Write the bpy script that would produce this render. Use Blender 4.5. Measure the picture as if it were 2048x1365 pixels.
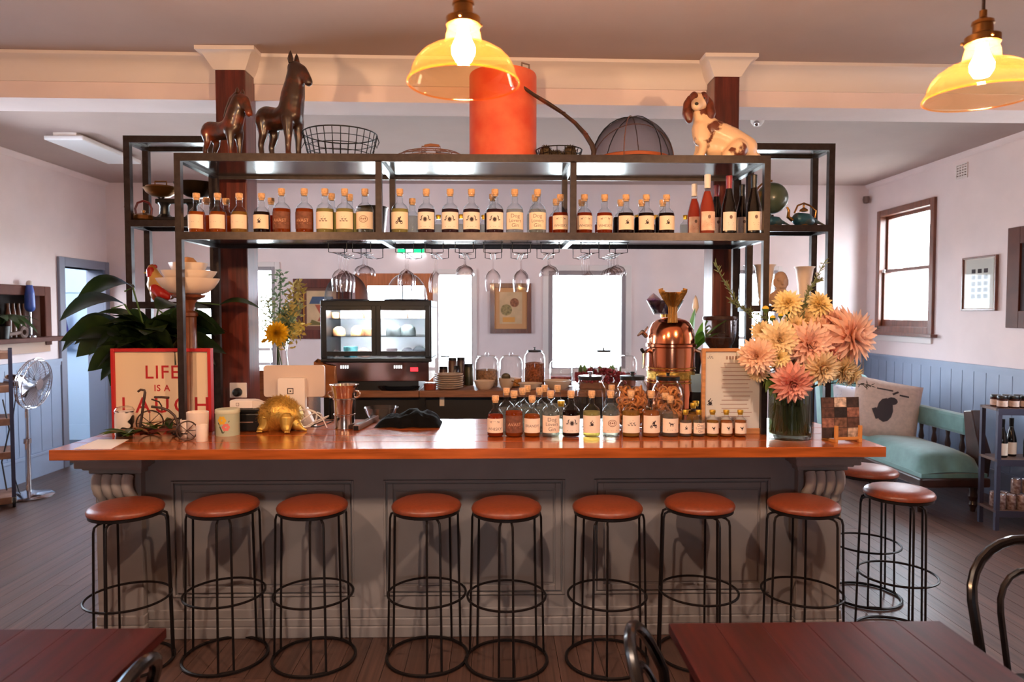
import bpy, bmesh, math, random
from mathutils import Vector, Matrix, noise
PI = math.pi
rnd = random.Random(7)
S = bpy.context.scene
COL = S.collection
for o in list(bpy.data.objects):
    bpy.data.objects.remove(o)

# ------------------------------------------------------------------ camera, world, exposure
FPX, CX, CY = 1400.0, 1024.0, 682.5
CAMZ, YAW, PITCH = 1.70, -0.0207, -0.0410
CROT = Matrix.Rotation(YAW, 3, 'Z') @ Matrix.Rotation(PI / 2 + PITCH, 3, 'X')
cd = bpy.data.cameras.new('camera')
cam = bpy.data.objects.new('camera', cd)
COL.objects.link(cam)
cd.sensor_width = 36.0
cd.lens = FPX / 2048 * 36
cd.clip_start = 0.05
cam.matrix_world = Matrix.Translation((0, 0, CAMZ)) @ CROT.to_4x4()
S.camera = cam
cd.dof.use_dof = True
cd.dof.focus_distance = 3.7
cd.dof.aperture_fstop = 2.8

S.view_settings.view_transform = 'Standard'
S.view_settings.look = 'None'
S.view_settings.gamma = 1.0
S.view_settings.use_curve_mapping = False
S.view_settings.exposure = 0.55
S.cycles.max_bounces = 10
S.cycles.transparent_max_bounces = 24
S.cycles.caustics_reflective = False
S.cycles.caustics_refractive = False
S.cycles.sample_clamp_indirect = 6.0

SKY = 25.0
W = bpy.data.worlds.new('daylight'); S.world = W
W.use_nodes = True
wn = W.node_tree.nodes; wl = W.node_tree.links
bg = wn['Background']
bg.inputs[1].default_value = SKY
tc = wn.new('ShaderNodeTexCoord'); nz = wn.new('ShaderNodeTexNoise'); rp = wn.new('ShaderNodeValToRGB')
nz.inputs['Scale'].default_value = 2.5
rp.color_ramp.elements[0].color = (0.70, 0.84, 1.0, 1); rp.color_ramp.elements[0].position = 0.35
rp.color_ramp.elements[1].color = (0.93, 0.97, 1.0, 1); rp.color_ramp.elements[1].position = 0.65
wl.new(tc.outputs['Generated'], nz.inputs['Vector']); wl.new(nz.outputs['Fac'], rp.inputs[0]); wl.new(rp.outputs[0], bg.inputs[0])

BULB = 1300.0          # emission of the pendant bulbs
BULB_COL = (1.0, 0.77, 0.61)

def ray(px, py):
    return CROT @ Vector(((px - CX) / FPX, -(py - CY) / FPX, -1.0))
def U(px, py, x=None, y=None, z=None):
    """the point of the room that the photo shows at (px, py), on the plane x=, y= or z="""
    d = ray(px, py)
    if y is not None: t = y / d.y
    elif z is not None: t = (z - CAMZ) / d.z
    else: t = x / d.x
    return Vector((0, 0, CAMZ)) + d * t
def ppm(y):            # pixels per metre at depth y
    return FPX / y

# ------------------------------------------------------------------ materials
def s2l(c):
    return tuple((x / 255 / 12.92) if x / 255 <= 0.04045 else ((x / 255 + 0.055) / 1.055) ** 2.4 for x in c)
def C4(c): return (*s2l(c), 1.0)
def newmat(name):
    m = bpy.data.materials.new(name); m.use_nodes = True
    n = m.node_tree.nodes; l = m.node_tree.links
    return m, n, l, n['Principled BSDF'], n['Material Output']
def mixcol(n, l, fac, a, b):
    mx = n.new('ShaderNodeMix'); mx.data_type = 'RGBA'
    for sock, v in ((mx.inputs[0], fac), (mx.inputs[6], a), (mx.inputs[7], b)):
        if hasattr(v, 'is_output'): l.new(v, sock)
        else: sock.default_value = v
    return mx.outputs[2]
def M(name, col, rough=0.5, metal=0.0, var=0.0, scale=12, bump=0.0, stretch=(1, 1, 1), col2=None, coat=0.0, spec=0.5, sheen=0, rnd_obj=0.0, lo=0.35, hi=0.65, detail=6, bscale=None):
    m, n, l, p, out = newmat(name)
    p.inputs['Roughness'].default_value = rough
    p.inputs['Metallic'].default_value = metal
    p.inputs['Specular IOR Level'].default_value = spec
    p.inputs['Coat Weight'].default_value = coat
    p.inputs['Coat Roughness'].default_value = 0.15
    p.inputs['Sheen Weight'].default_value = sheen
    base = C4(col)
    p.inputs['Base Color'].default_value = base
    if var or col2 or bump:
        t = n.new('ShaderNodeTexCoord'); mp = n.new('ShaderNodeMapping'); mp.inputs['Scale'].default_value = stretch
        l.new(t.outputs['Object'], mp.inputs['Vector'])
        vec = mp.outputs[0]
        if rnd_obj:
            oi = n.new('ShaderNodeObjectInfo'); ad = n.new('ShaderNodeVectorMath'); ad.operation = 'ADD'
            ml = n.new('ShaderNodeMath'); ml.operation = 'MULTIPLY'; ml.inputs[1].default_value = 37
            l.new(oi.outputs['Random'], ml.inputs[0]); l.new(vec, ad.inputs[0]); l.new(ml.outputs[0], ad.inputs[1]); vec = ad.outputs[0]
        t1 = n.new('ShaderNodeTexNoise'); t1.inputs['Scale'].default_value = scale; t1.inputs['Detail'].default_value = detail
        l.new(vec, t1.inputs['Vector'])
        r = n.new('ShaderNodeMapRange'); r.inputs['From Min'].default_value = lo; r.inputs['From Max'].default_value = hi
        l.new(t1.outputs['Fac'], r.inputs[0])
        c2 = C4(col2) if col2 else tuple(min(1, x * (1 + var)) for x in base[:3]) + (1,)
        c1 = base if col2 else tuple(x * (1 - var) for x in base[:3]) + (1,)
        cc = mixcol(n, l, r.outputs[0], c1, c2)
        if rnd_obj:
            hs = n.new('ShaderNodeHueSaturation'); mr = n.new('ShaderNodeMapRange')
            mr.inputs['To Min'].default_value = 1 - rnd_obj; mr.inputs['To Max'].default_value = 1 + rnd_obj
            l.new(oi.outputs['Random'], mr.inputs[0]); l.new(mr.outputs[0], hs.inputs['Value']); l.new(cc, hs.inputs['Color']); cc = hs.outputs[0]
        l.new(cc, p.inputs['Base Color'])
        if bump:
            b = n.new('ShaderNodeBump'); b.inputs['Strength'].default_value = bump; b.inputs['Distance'].default_value = 0.004
            src = t1
            if bscale:
                src = n.new('ShaderNodeTexNoise'); src.inputs['Scale'].default_value = bscale; src.inputs['Detail'].default_value = 3
                l.new(vec, src.inputs['Vector'])
            l.new(src.outputs['Fac'], b.inputs['Height']); l.new(b.outputs[0], p.inputs['Normal'])
    return m
def glass(name, tint=(255, 255, 255), edge=(190, 195, 200), refl=0.75, rough=0.02, base=0.05, pw=2.5):
    """thin clear wall: see-through face on, reflective and darker towards its outline"""
    m, n, l, p, out = newmat(name); n.remove(p)
    lw = n.new('ShaderNodeLayerWeight'); lw.inputs[0].default_value = 0.5
    pwn = n.new('ShaderNodeMath'); pwn.operation = 'POWER'; pwn.inputs[1].default_value = pw
    l.new(lw.outputs['Facing'], pwn.inputs[0])
    ma = n.new('ShaderNodeMath'); ma.operation = 'MULTIPLY_ADD'; ma.inputs[1].default_value = refl; ma.inputs[2].default_value = base
    l.new(pwn.outputs[0], ma.inputs[0])
    tr = n.new('ShaderNodeBsdfTransparent')
    l.new(mixcol(n, l, pwn.outputs[0], C4(tint), C4(edge)), tr.inputs[0])
    gl = n.new('ShaderNodeBsdfGlossy'); gl.inputs['Roughness'].default_value = rough
    mx = n.new('ShaderNodeMixShader'); l.new(ma.outputs[0], mx.inputs[0]); l.new(tr.outputs[0], mx.inputs[1]); l.new(gl.outputs[0], mx.inputs[2])
    l.new(mx.outputs[0], out.inputs[0])
    return m
def liquid(name, col, body=0.45, tl=0.5):
    m, n, l, p, out = newmat(name); n.remove(p)
    tr = n.new('ShaderNodeBsdfTransparent'); tr.inputs[0].default_value = C4(col)
    df = n.new('ShaderNodeBsdfDiffuse'); df.inputs[0].default_value = C4(col)
    ts = n.new('ShaderNodeBsdfTranslucent'); ts.inputs[0].default_value = C4(col)
    m1 = n.new('ShaderNodeMixShader'); m1.inputs[0].default_value = tl; l.new(df.outputs[0], m1.inputs[1]); l.new(ts.outputs[0], m1.inputs[2])
    m2 = n.new('ShaderNodeMixShader'); m2.inputs[0].default_value = body; l.new(tr.outputs[0], m2.inputs[1]); l.new(m1.outputs[0], m2.inputs[2])
    l.new(m2.outputs[0], out.inputs[0])
    return m
def emit(name, col, strength):
    m, n, l, p, out = newmat(name); n.remove(p)
    e = n.new('ShaderNodeEmission'); e.inputs[0].default_value = (*col, 1); e.inputs[1].default_value = strength
    l.new(e.outputs[0], out.inputs[0]); return m
def leafmat(name, col, col2, tl=0.25, rough=0.35):
    m = M(name, col, rough=rough, col2=col2, scale=9, bump=0.15)
    n = m.node_tree.nodes; l = m.node_tree.links; p = n['Principled BSDF']; out = n['Material Output']
    ts = n.new('ShaderNodeBsdfTranslucent'); ts.inputs[0].default_value = C4(col2)
    mx = n.new('ShaderNodeMixShader'); mx.inputs[0].default_value = tl
    l.new(p.outputs[0], mx.inputs[1]); l.new(ts.outputs[0], mx.inputs[2]); l.new(mx.outputs[0], out.inputs[0]); return m

# ------------------------------------------------------------------ mesh builder
class MB:
    def __init__(s): s.v = []; s.f = []; s.m = []; s.cur = 0
    def add(s, vs, fs, T=None):
        n = len(s.v)
        s.v += [tuple(T @ Vector(v)) if T is not None else tuple(v) for v in vs]
        s.f += [[i + n for i in f] for f in fs]; s.m += [s.cur] * len(fs); return s
    def box(s, x0, x1, y0, y1, z0, z1, T=None):
        if x0 > x1: x0, x1 = x1, x0
        if y0 > y1: y0, y1 = y1, y0
        if z0 > z1: z0, z1 = z1, z0
        return s.add([(x, y, z) for z in (z0, z1) for y in (y0, y1) for x in (x0, x1)],
                     [(0, 2, 3, 1), (4, 5, 7, 6), (0, 1, 5, 4), (2, 6, 7, 3), (0, 4, 6, 2), (1, 3, 7, 5)], T)
    def frame(s, x0, x1, z0, z1, w, y0, y1, wb=None, wt=None):
        wb = w if wb is None else wb; wt = w if wt is None else wt
        s.box(x0, x0 + w, y0, y1, z0, z1); s.box(x1 - w, x1, y0, y1, z0, z1)
        s.box(x0 + w, x1 - w, y0, y1, z0, z0 + wb); s.box(x0 + w, x1 - w, y0, y1, z1 - wt, z1); return s
    def lathe(s, prof, seg=24, c=(0, 0, 0), T=None, a0=0.0, a1=None):
        full = a1 is None
        k = seg if full else seg + 1
        vs = []; rows = []
        for r, z in prof:
            if r < 1e-6:
                rows.append([len(vs)] * k); vs.append((c[0], c[1], c[2] + z))
            else:
                row = []
                for i in range(k):
                    a = a0 + (2 * PI if full else (a1 - a0)) * i / seg
                    row.append(len(vs)); vs.append((c[0] + r * math.cos(a), c[1] + r * math.sin(a), c[2] + z))
                rows.append(row)
        fs = []
        for j in range(len(rows) - 1):
            for i in range(seg):
                i2 = (i + 1) % k
                q = [rows[j][i], rows[j][i2], rows[j + 1][i2], rows[j + 1][i]]
                q2 = []
                for t in q:
                    if t not in q2: q2.append(t)
                if len(q2) > 2: fs.append(q2)
        return s.add(vs, fs, T)
    def ball(s, c, r, seg=14, T=None):
        r = (r, r, r) if not hasattr(r, '__len__') else r
        n = max(5, seg // 2)
        vs = []; fs = []
        for j in range(n + 1):
            b = PI * j / n
            for i in range(seg):
                a = 2 * PI * i / seg
                vs.append((c[0] + r[0] * math.sin(b) * math.cos(a), c[1] + r[1] * math.sin(b) * math.sin(a), c[2] - r[2] * math.cos(b)))
        for j in range(n):
            for i in range(seg):
                fs.append((j * seg + i, j * seg + (i + 1) % seg, (j + 1) * seg + (i + 1) % seg, (j + 1) * seg + i))
        return s.add(vs, fs, T)
    def tube(s, pts, r, seg=8, closed=False, T=None):
        P = [Vector(p) for p in pts]; n = len(P)
        rr = r if hasattr(r, '__len__') else [r] * n
        tg = []
        for i in range(n):
            a = P[i - 1] if (i or closed) else P[i]; b = P[(i + 1) % n] if (i < n - 1 or closed) else P[i]
            d = (b - a); tg.append(d.normalized() if d.length > 1e-9 else Vector((0, 0, 1)))
        up = Vector((0, 0, 1)) if abs(tg[0].z) < 0.9 else Vector((1, 0, 0))
        nr = (up - tg[0] * up.dot(tg[0])).normalized()
        vs = []
        for i in range(n):
            nr = (nr - tg[i] * nr.dot(tg[i]))
            nr = nr.normalized() if nr.length > 1e-6 else tg[i].orthogonal().normalized()
            bn = tg[i].cross(nr)
            for k in range(seg):
                a = 2 * PI * k / seg
                vs.append(P[i] + (nr * math.cos(a) + bn * math.sin(a)) * rr[i])
        fs = []
        for i in range(n if closed else n - 1):
            j = (i + 1) % n
            for k in range(seg):
                fs.append((i * seg + k, i * seg + (k + 1) % seg, j * seg + (k + 1) % seg, j * seg + k))
        if not closed:
            fs.append(tuple(range(seg))[::-1]); fs.append(tuple((n - 1) * seg + k for k in range(seg)))
        return s.add(vs, fs, T)
    def ring(s, R, r, c=(0, 0, 0), seg=40, tseg=6, T=None, ry=None):
        ry = R if ry is None else ry
        return s.tube([(c[0] + R * math.cos(2 * PI * i / seg), c[1] + ry * math.sin(2 * PI * i / seg), c[2]) for i in range(seg)], r, tseg, True, T)
    def prism(s, poly, t0, t1, T=None):
        """polygon in x,z extruded along y from t0 to t1"""
        n = len(poly)
        vs = [(x, t0, z) for x, z in poly] + [(x, t1, z) for x, z in poly]
        fs = [tuple(range(n)), tuple(range(2 * n - 1, n - 1, -1))] + [(i, i + n, (i + 1) % n + n, (i + 1) % n) for i in range(n)]
        return s.add(vs, fs, T)
    def limb(s, pts, seg=12):
        """closed capsules through (x,y,z,r) points, for organic()"""
        for a, b in zip(pts, pts[1:]):
            A = Vector(a[:3]); B = Vector(b[:3]); n = max(2, int((B - A).length / (0.5 * min(a[3], b[3]) + 1e-6)) + 1)
            n = min(n, 9)
            for i in range(n + 1):
                t = i / n
                s.ball(A.lerp(B, t), a[3] + (b[3] - a[3]) * t, seg)
        return s
    def mesh(s, name, mats, smooth=35, bev=0.0, bseg=2):
        me = bpy.data.meshes.new(name)
        me.from_pydata(s.v, [], s.f)
        for m in (mats if isinstance(mats, (list, tuple)) else [mats]): me.materials.append(m)
        me.polygons.foreach_set('material_index', s.m)
        bm = bmesh.new(); bm.from_mesh(me)
        if bev:
            bm.normal_update()
            es = [e for e in bm.edges if len(e.link_faces) == 2 and e.calc_face_angle(0) > 0.6]
            bmesh.ops.bevel(bm, geom=es, offset=bev, segments=bseg, affect='EDGES', clamp_overlap=True, profile=0.5)
        bmesh.ops.recalc_face_normals(bm, faces=bm.faces)
        bm.to_mesh(me); bm.free()
        if bev: smooth = min(smooth, 18)
        if smooth:
            me.polygons.foreach_set('use_smooth', [True] * len(me.polygons))
            me.set_sharp_from_angle(angle=math.radians(smooth))
        me.update(); return me
    def build(s, name, mats, parent=None, smooth=35, bev=0.0, loc=None, bseg=2):
        return link(name, s.mesh(name, mats, smooth, bev, bseg), parent, loc)
def link(name, me, parent=None, loc=None, rz=0.0):
    o = bpy.data.objects.new(name, me); COL.objects.link(o)
    if parent is not None: o.parent = parent
    if loc is not None: o.location = loc
    if rz: o.rotation_euler = (0, 0, rz)
    return o
def tag(o, label=None, cat=None, group=None, kind=None):
    for k, v in (('label', label), ('category', cat), ('group', group), ('kind', kind)):
        if v: o[k] = v
    return o
def thing(name, label, cat, loc=(0, 0, 0), rz=0.0, group=None):
    o = bpy.data.objects.new(name, None); COL.objects.link(o)
    o.empty_display_size = 0.05; o.location = loc; o.rotation_euler = (0, 0, rz)
    return tag(o, label, cat, group)
def struct(o): o['kind'] = 'structure'; return o
def dup(root, loc, rz=None, label=None, group=None):
    r = root.copy(); COL.objects.link(r); r.location = loc
    if rz is not None: r.rotation_euler = (0, 0, rz)
    if label: r['label'] = label
    if group: r['group'] = group
    for ch in list(root.children):
        c = ch.copy(); COL.objects.link(c); c.parent = r
        for g in ch.children:
            d = g.copy(); COL.objects.link(d); d.parent = c
    return r
CACHE = {}
def cached(key, fn):
    if key not in CACHE: CACHE[key] = fn()
    return CACHE[key]
def organic(name, mb, mat, vox=0.006, smooth=6, parent=None, loc=None):
    """one continuous skin grown over overlapping capsules"""
    o = mb.build(name + '_tmp', mat, smooth=0)
    r = o.modifiers.new('r', 'REMESH'); r.mode = 'VOXEL'; r.voxel_size = vox
    sm = o.modifiers.new('s', 'SMOOTH'); sm.iterations = smooth; sm.factor = 0.5
    dg = bpy.context.evaluated_depsgraph_get()
    me = bpy.data.meshes.new_from_object(o.evaluated_get(dg))
    me.name = name
    old = o.data; bpy.data.objects.remove(o); bpy.data.meshes.remove(old)
    me.polygons.foreach_set('use_smooth', [True] * len(me.polygons))
    if not me.materials: me.materials.append(mat)
    return link(name, me, parent, loc)
def text2d(txt, size, align='CENTER', spacing=1.0, bold=0.0):
    """outline letters as flat triangles: vertices (x, z) and faces"""
    key = ('txt', txt, size, align, spacing, bold)
    def f():
        c = bpy.data.curves.new('t', 'FONT'); c.body = txt; c.size = size; c.align_x = align; c.align_y = 'CENTER'; c.space_character = spacing
        c.resolution_u = 3; c.offset = bold
        o = bpy.data.objects.new('t', c); COL.objects.link(o)
        dg = bpy.context.evaluated_depsgraph_get()
        me = bpy.data.meshes.new_from_object(o.evaluated_get(dg))
        r = ([(v.co.x, v.co.y) for v in me.vertices], [tuple(p.vertices) for p in me.polygons])
        bpy.data.objects.remove(o); bpy.data.curves.remove(c); bpy.data.meshes.remove(me)
        return r
    return cached(key, f)
def flat_text(mb, txt, size, x, y, z, **k):
    vs, fs = text2d(txt, size, **k)
    return mb.add([(x + a, y, z + b) for a, b in vs], fs)
ORD = ['zeroth', 'first', 'second', 'third', 'fourth', 'fifth', 'sixth', 'seventh', 'eighth', 'ninth', 'tenth', 'eleventh', 'twelfth', 'thirteenth', 'fourteenth', 'fifteenth',
       'sixteenth', 'seventeenth', 'eighteenth', 'nineteenth', 'twentieth', 'twenty-first', 'twenty-second', 'twenty-third', 'twenty-fourth', 'twenty-fifth', 'twenty-sixth']
# ------------------------------------------------------------------ shared materials
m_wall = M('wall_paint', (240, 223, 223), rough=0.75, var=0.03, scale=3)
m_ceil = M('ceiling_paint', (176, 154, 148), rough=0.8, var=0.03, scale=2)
m_trimw = M('white_trim', (232, 222, 220), rough=0.55)
m_dado = M('blue_grey_paint', (148, 162, 188), rough=0.5, var=0.05, scale=4)
m_hall = M('pale_blue_paint', (168, 190, 212), rough=0.7)
m_floor = M('floorboards', (86, 60, 50), rough=0.36, var=0.28, scale=5, stretch=(14, 0.7, 4), bump=0.12, rnd_obj=0.16)
m_sub = M('subfloor', (30, 20, 15), rough=0.9)
m_redwood = M('dark_red_timber', (92, 36, 26), rough=0.3, var=0.35, scale=6, stretch=(8, 8, 0.6), coat=0.3)
m_frame = M('brown_window_timber', (108, 56, 36), rough=0.35, var=0.25, scale=7, stretch=(6, 6, 0.7), coat=0.3)
m_door = M('orange_timber', (182, 104, 62), rough=0.4, var=0.15, scale=7, stretch=(6, 6, 0.7))
m_grey = M('grey_window_paint', (150, 138, 142), rough=0.4)
m_pane = glass('window_glass', (252, 254, 255), (225, 235, 235), refl=0.5, base=0.03, pw=4)
m_top = M('varnished_worktop', (170, 84, 36), rough=0.16, var=0.38, scale=4, stretch=(0.7, 9, 9), bump=0.05, coat=0.5, lo=0.3, hi=0.7)
m_bar = M('grey_bar_paint', (148, 138, 134), rough=0.5, var=0.06, scale=5)
m_iron = M('dark_steel', (58, 50, 50), rough=0.38, metal=0.6, var=0.2, scale=30)
m_shelf = M('dark_stained_board', (62, 52, 50), rough=0.2, var=0.3, scale=5, stretch=(0.8, 9, 9), coat=0.5)
m_black = M('black_plastic', (16, 15, 16), rough=0.35)
m_blackm = M('black_metal_wire', (18, 15, 15), rough=0.4, metal=0.5)
m_chrome = M('chrome', (215, 215, 220), rough=0.12, metal=1.0)
m_cable = M('white_cable', (220, 212, 205), rough=0.5)
m_white = M('white_plastic', (238, 228, 222), rough=0.4)
m_cream = M('cream_ceramic', (236, 216, 200), rough=0.3)
m_paper = M('paper', (238, 226, 216), rough=0.8)
m_ink = M('dark_ink', (62, 50, 52), rough=0.8)
m_inkl = M('brown_grey_ink', (128, 104, 96), rough=0.8)
m_cork = M('cork_stopper', (220, 172, 126), rough=0.8, var=0.2, scale=120)
m_gold = M('gold_foil', (214, 170, 60), rough=0.3, metal=0.8)
m_clear = glass('clear_glass')
m_bglass = glass('bottle_glass', (250, 252, 252), (190, 195, 200), refl=0.55, base=0.04, pw=3)
m_leather = M('tan_leather', (128, 58, 32), rough=0.38, var=0.12, scale=60, bump=0.15)
m_stool = M('stool_steel', (34, 26, 24), rough=0.4, metal=0.5)
m_table = M('red_stained_table', (56, 12, 7), rough=0.42, var=0.3, scale=5, stretch=(9, 0.7, 9), spec=0.25)
m_chair = M('black_bentwood', (14, 10, 10), rough=0.2, coat=0.3)
m_wood = M('light_timber', (196, 138, 88), rough=0.5, var=0.15, scale=8, stretch=(1, 8, 8))
m_wood2 = M('mid_brown_timber', (136, 86, 56), rough=0.5, var=0.2, scale=8, stretch=(1, 8, 8))
m_brass = M('aged_brass', (150, 104, 56), rough=0.3, metal=0.9)
m_copper = M('polished_copper', (230, 144, 106), rough=0.16, metal=1.0)
m_brassy = M('brass_trim', (214, 160, 84), rough=0.25, metal=1.0)
m_green = leafmat('dark_leaf', (28, 48, 26), (62, 88, 40))
m_greenl = leafmat('bright_leaf', (70, 120, 40), (120, 175, 60), tl=0.4)
m_stem = M('stem_green', (70, 98, 48), rough=0.5)
m_soil = M('dark_brown_fill', (58, 34, 24), rough=0.9, var=0.4, scale=90)

# ------------------------------------------------------------------ room shell
XL, XR, YB, YF, ZC0 = -4.75, 4.60, 8.65, -3.2, 3.27
lwin_added = (4.70, 6.00, 1.30, 2.75); rwin_added = (-5.0, -3.8, 1.35, 2.75)  # unseen side openings, added to brighten the back wall
def holed(mb, u0, u1, z0, z1, d0, d1, holes):
    us = sorted({u0, u1, *[h[0] for h in holes], *[h[1] for h in holes]}); zs = sorted({z0, z1, *[h[2] for h in holes], *[h[3] for h in holes]})
    for a, b in zip(us, us[1:]):
        for c, d in zip(zs, zs[1:]):
            cu, cz = (a + b) / 2, (c + d) / 2
            if cu < u0 or cu > u1 or any(h[0] < cu < h[1] and h[2] < cz < h[3] for h in holes): continue
            mb.box(a, b, d0, d1, c, d)
    return mb
floor = struct(MB().box(XL - 2.6, XR, YF, 9.6, -0.12, -0.02).build('floor', m_sub, smooth=0))
fw = 0.105
plank_long = MB().box(-fw / 2 + 0.0012, fw / 2 - 0.0012, 0, 1, -0.02, 0).mesh('floorboard', m_floor, smooth=0)
nb = int((XR - XL) / fw)
for i in range(nb):
    x = XL + (i + 0.5) * (XR - XL) / nb
    cut = [1.2, 3.0 + rnd.random() * 3.4, YB]
    for a, b in zip(cut, cut[1:]):
        o = link('floorboard', plank_long, floor, (x, a + 0.001, 0)); o.scale = (1, b - a - 0.002, 1)
struct(MB().box(XL, XR, YF, 1.2, -0.02, 0).build('floor_front', M('floor_front_boards', (86, 60, 50), rough=0.36, var=0.28, scale=5, stretch=(14, 0.7, 4)), smooth=0))
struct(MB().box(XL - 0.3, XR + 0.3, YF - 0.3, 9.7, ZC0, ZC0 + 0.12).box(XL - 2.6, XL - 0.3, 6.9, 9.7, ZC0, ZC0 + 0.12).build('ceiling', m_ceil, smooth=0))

# back wall openings: (px0, px1, py top, z bottom)
def back_rect(p0, p1, pt, pb):
    a = U(p0, pt, y=YB); b = U(p1, pb, y=YB); return [a.x, b.x, b.z, a.z]
w1 = back_rect(388, 553, 534, 748); w2 = back_rect(874, 946, 547, 780); w3 = back_rect(1097, 1250, 542, 744); w4 = back_rect(1456, 1552, 541, 748)
dr2 = back_rect(710, 873, 547, 700); dr2[2] = 0.0; w2[2] = 0.3
wall_back = struct(holed(MB(), XL, XR, 0, ZC0, YB, YB + 0.2, [w1, w2, w3, w4, dr2]).build('wall_back', m_wall, smooth=0))
# left wall: u = y ; right wall: u = -y
dl0, dl1 = U(115, 600, x=XL).y, U(231, 600, x=XL).y
dlz = U(115, 513, x=XL).z
nz0, nz1 = 6.15, U(95, 600, x=XL).y
nzt, nzb = U(94, 574, x=XL).z, U(94, 690, x=XL).z
ad = 0.10
wall_left = thing('wall_left', None, None, (XL, 0, 0), PI / 2); struct(wall_left)
holed(MB(), YF, YB, 0, ZC0, 0, 0.2, [lwin_added, (dl0 + ad, min(dl1 - ad, YB - 0.03), 0, dlz - ad), (nz0 + 0.06, nz1 - 0.06, nzb, nzt - 0.06)]).build('wall_face', m_wall, wall_left, smooth=0)
rw = [-U(1757, 500, x=XR).y, -U(1872, 500, x=XR).y]
rzt, rzb = U(1872, 394, x=XR).z, U(1868, 670, x=XR).z
wall_right = thing('wall_right', None, None, (XR, 0, 0), -PI / 2); struct(wall_right)
holed(MB(), -YB, -YF, 0, ZC0, 0, 0.2, [rwin_added, (rw[0] + 0.07, rw[1] - 0.07, rzb, rzt - 0.07)]).build('wall_face', m_wall, wall_right, smooth=0)
fwin = [(-0.3, 0.3, 1.2, 2.2)]
wall_front = struct(holed(MB(), XL, XR, 0, ZC0, YF - 0.2, YF, fwin).build('wall_front', M('front_wall_fill_cut', (96, 84, 84), rough=0.8), smooth=0))  # unseen wall, coloured dark to cut fill light on the bar front
for i, h in enumerate(fwin):
    w = thing('window_%d' % (6 + i), None, None, (0, YF - 0.1, 0)); struct(w)
    f = MB().frame(h[0], h[1], h[2], h[3], 0.06, -0.04, 0.04)
    for k in (1, 2, 3): f.box(h[0] + (h[1] - h[0]) * k / 4 - 0.015, h[0] + (h[1] - h[0]) * k / 4 + 0.015, -0.02, 0.02, h[2], h[3])
    f.box(h[0], h[1], -0.02, 0.02, 1.95, 1.99)
    f.build('window_frame', m_trimw, w, smooth=0)

# dado boards, cap rails, skirtings
DZ = 1.20
def dado(parent, u0, u1, sgn):
    n = max(1, round((u1 - u0) / 0.17)); w = (u1 - u0) / n
    me = MB().box(-w / 2 + 0.004, w / 2 - 0.004, -0.016, -0.002, 0.26, DZ - 0.05).mesh('dado_board', m_dado, smooth=0)
    back = MB().box(u0, u1, -0.006, 0, 0.2, DZ - 0.03).build('dado_backing', M('dado_groove', (96, 104, 128), rough=0.7) if 'dado_groove' not in bpy.data.materials else bpy.data.materials['dado_groove'], parent, smooth=0)
    for i in range(n): link('dado_board', me, parent, (u0 + (i + 0.5) * w, 0, 0))
    MB().box(u0, u1, -0.02, 0, DZ - 0.07, DZ - 0.03).box(u0, u1, -0.036, 0, DZ - 0.03, DZ).build('dado_rail', m_dado, parent, smooth=0)
dado(wall_left, 4.9, dl0, 1)
dado(wall_right, -YB, -4.6, 1)
db = thing('trim_4', None, None, (0, YB, 0)); struct(db); dado(db, w4[1] + 0.15, XR - 0.04, 1)
def skirt(name, parent_xf, u0, u1, mat):
    o = thing(name, None, None, parent_xf[0], parent_xf[1]); struct(o)
    MB().box(u0, u1, -0.02, 0, 0, 0.22).box(u0, u1, -0.03, 0, 0.22, 0.25).box(u0, u1, -0.012, 0, 0.25, 0.265).build('skirting_board', mat, o, smooth=0, bev=0.003)
skirt('baseboard_left', ((XL, 0, 0), PI / 2), 2.0, dl0, m_dado)
skirt('baseboard_right', ((XR, 0, 0), -PI / 2), -YB, -2.0, m_dado)
skirt('baseboard_back', ((0, YB, 0), 0), w4[1] + 0.15, XR - 0.04, m_dado)
# cornices on the side and back walls
cp = [(0, 0), (-0.006, -0.05), (-0.02, -0.042), (-0.034, -0.026), (-0.042, -0.012), (-0.05, -0.007), (-0.05, 0)]
for nm, loc, rz, a, b in (('trim_2', (XL, 0, ZC0), 0, YF, YB), ('trim_3', (XR, 0, ZC0), PI, -YB, -YF)):
    o = thing(nm, None, None, loc, rz); struct(o)
    MB().prism([(-x, z) for x, z in cp], a, b).build('cornice', m_wall, o, smooth=40)

# ceiling beam with its cove cornice, running behind the two posts
PXL = (U(432, 300, y=4.30).x, U(492, 300, y=4.30).x); PXR = (U(1428, 300, y=4.36).x, U(1478, 300, y=4.36).x)
beam = thing('trim_1', None, None, (-1.7, 4.46, 0), math.radians(1.3)); struct(beam)
BZ = U(700, 204, y=4.48).z
MB().box(XL + 1.75, XR + 1.65, 0, 0.3, BZ, ZC0).build('beam', m_wall, beam, smooth=0)
cv = [(0, BZ + 0.10), (-0.012, BZ + 0.10)] + [(-0.012 - 0.10 * (1 - math.cos(t * PI / 12)), BZ + 0.115 + (ZC0 - BZ - 0.14) * math.sin(t * PI / 12)) for t in range(7)] + [(-0.125, ZC0 - 0.02), (-0.125, ZC0), (0, ZC0)]
Tx = Matrix(((0, 1, 0, 0), (1, 0, 0, 0), (0, 0, 1, 0), (0, 0, 0, 1)))
MB().prism(cv, XL + 1.75, XR + 1.65, Tx).build('cove_cornice', m_trimw, beam, smooth=40)
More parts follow.
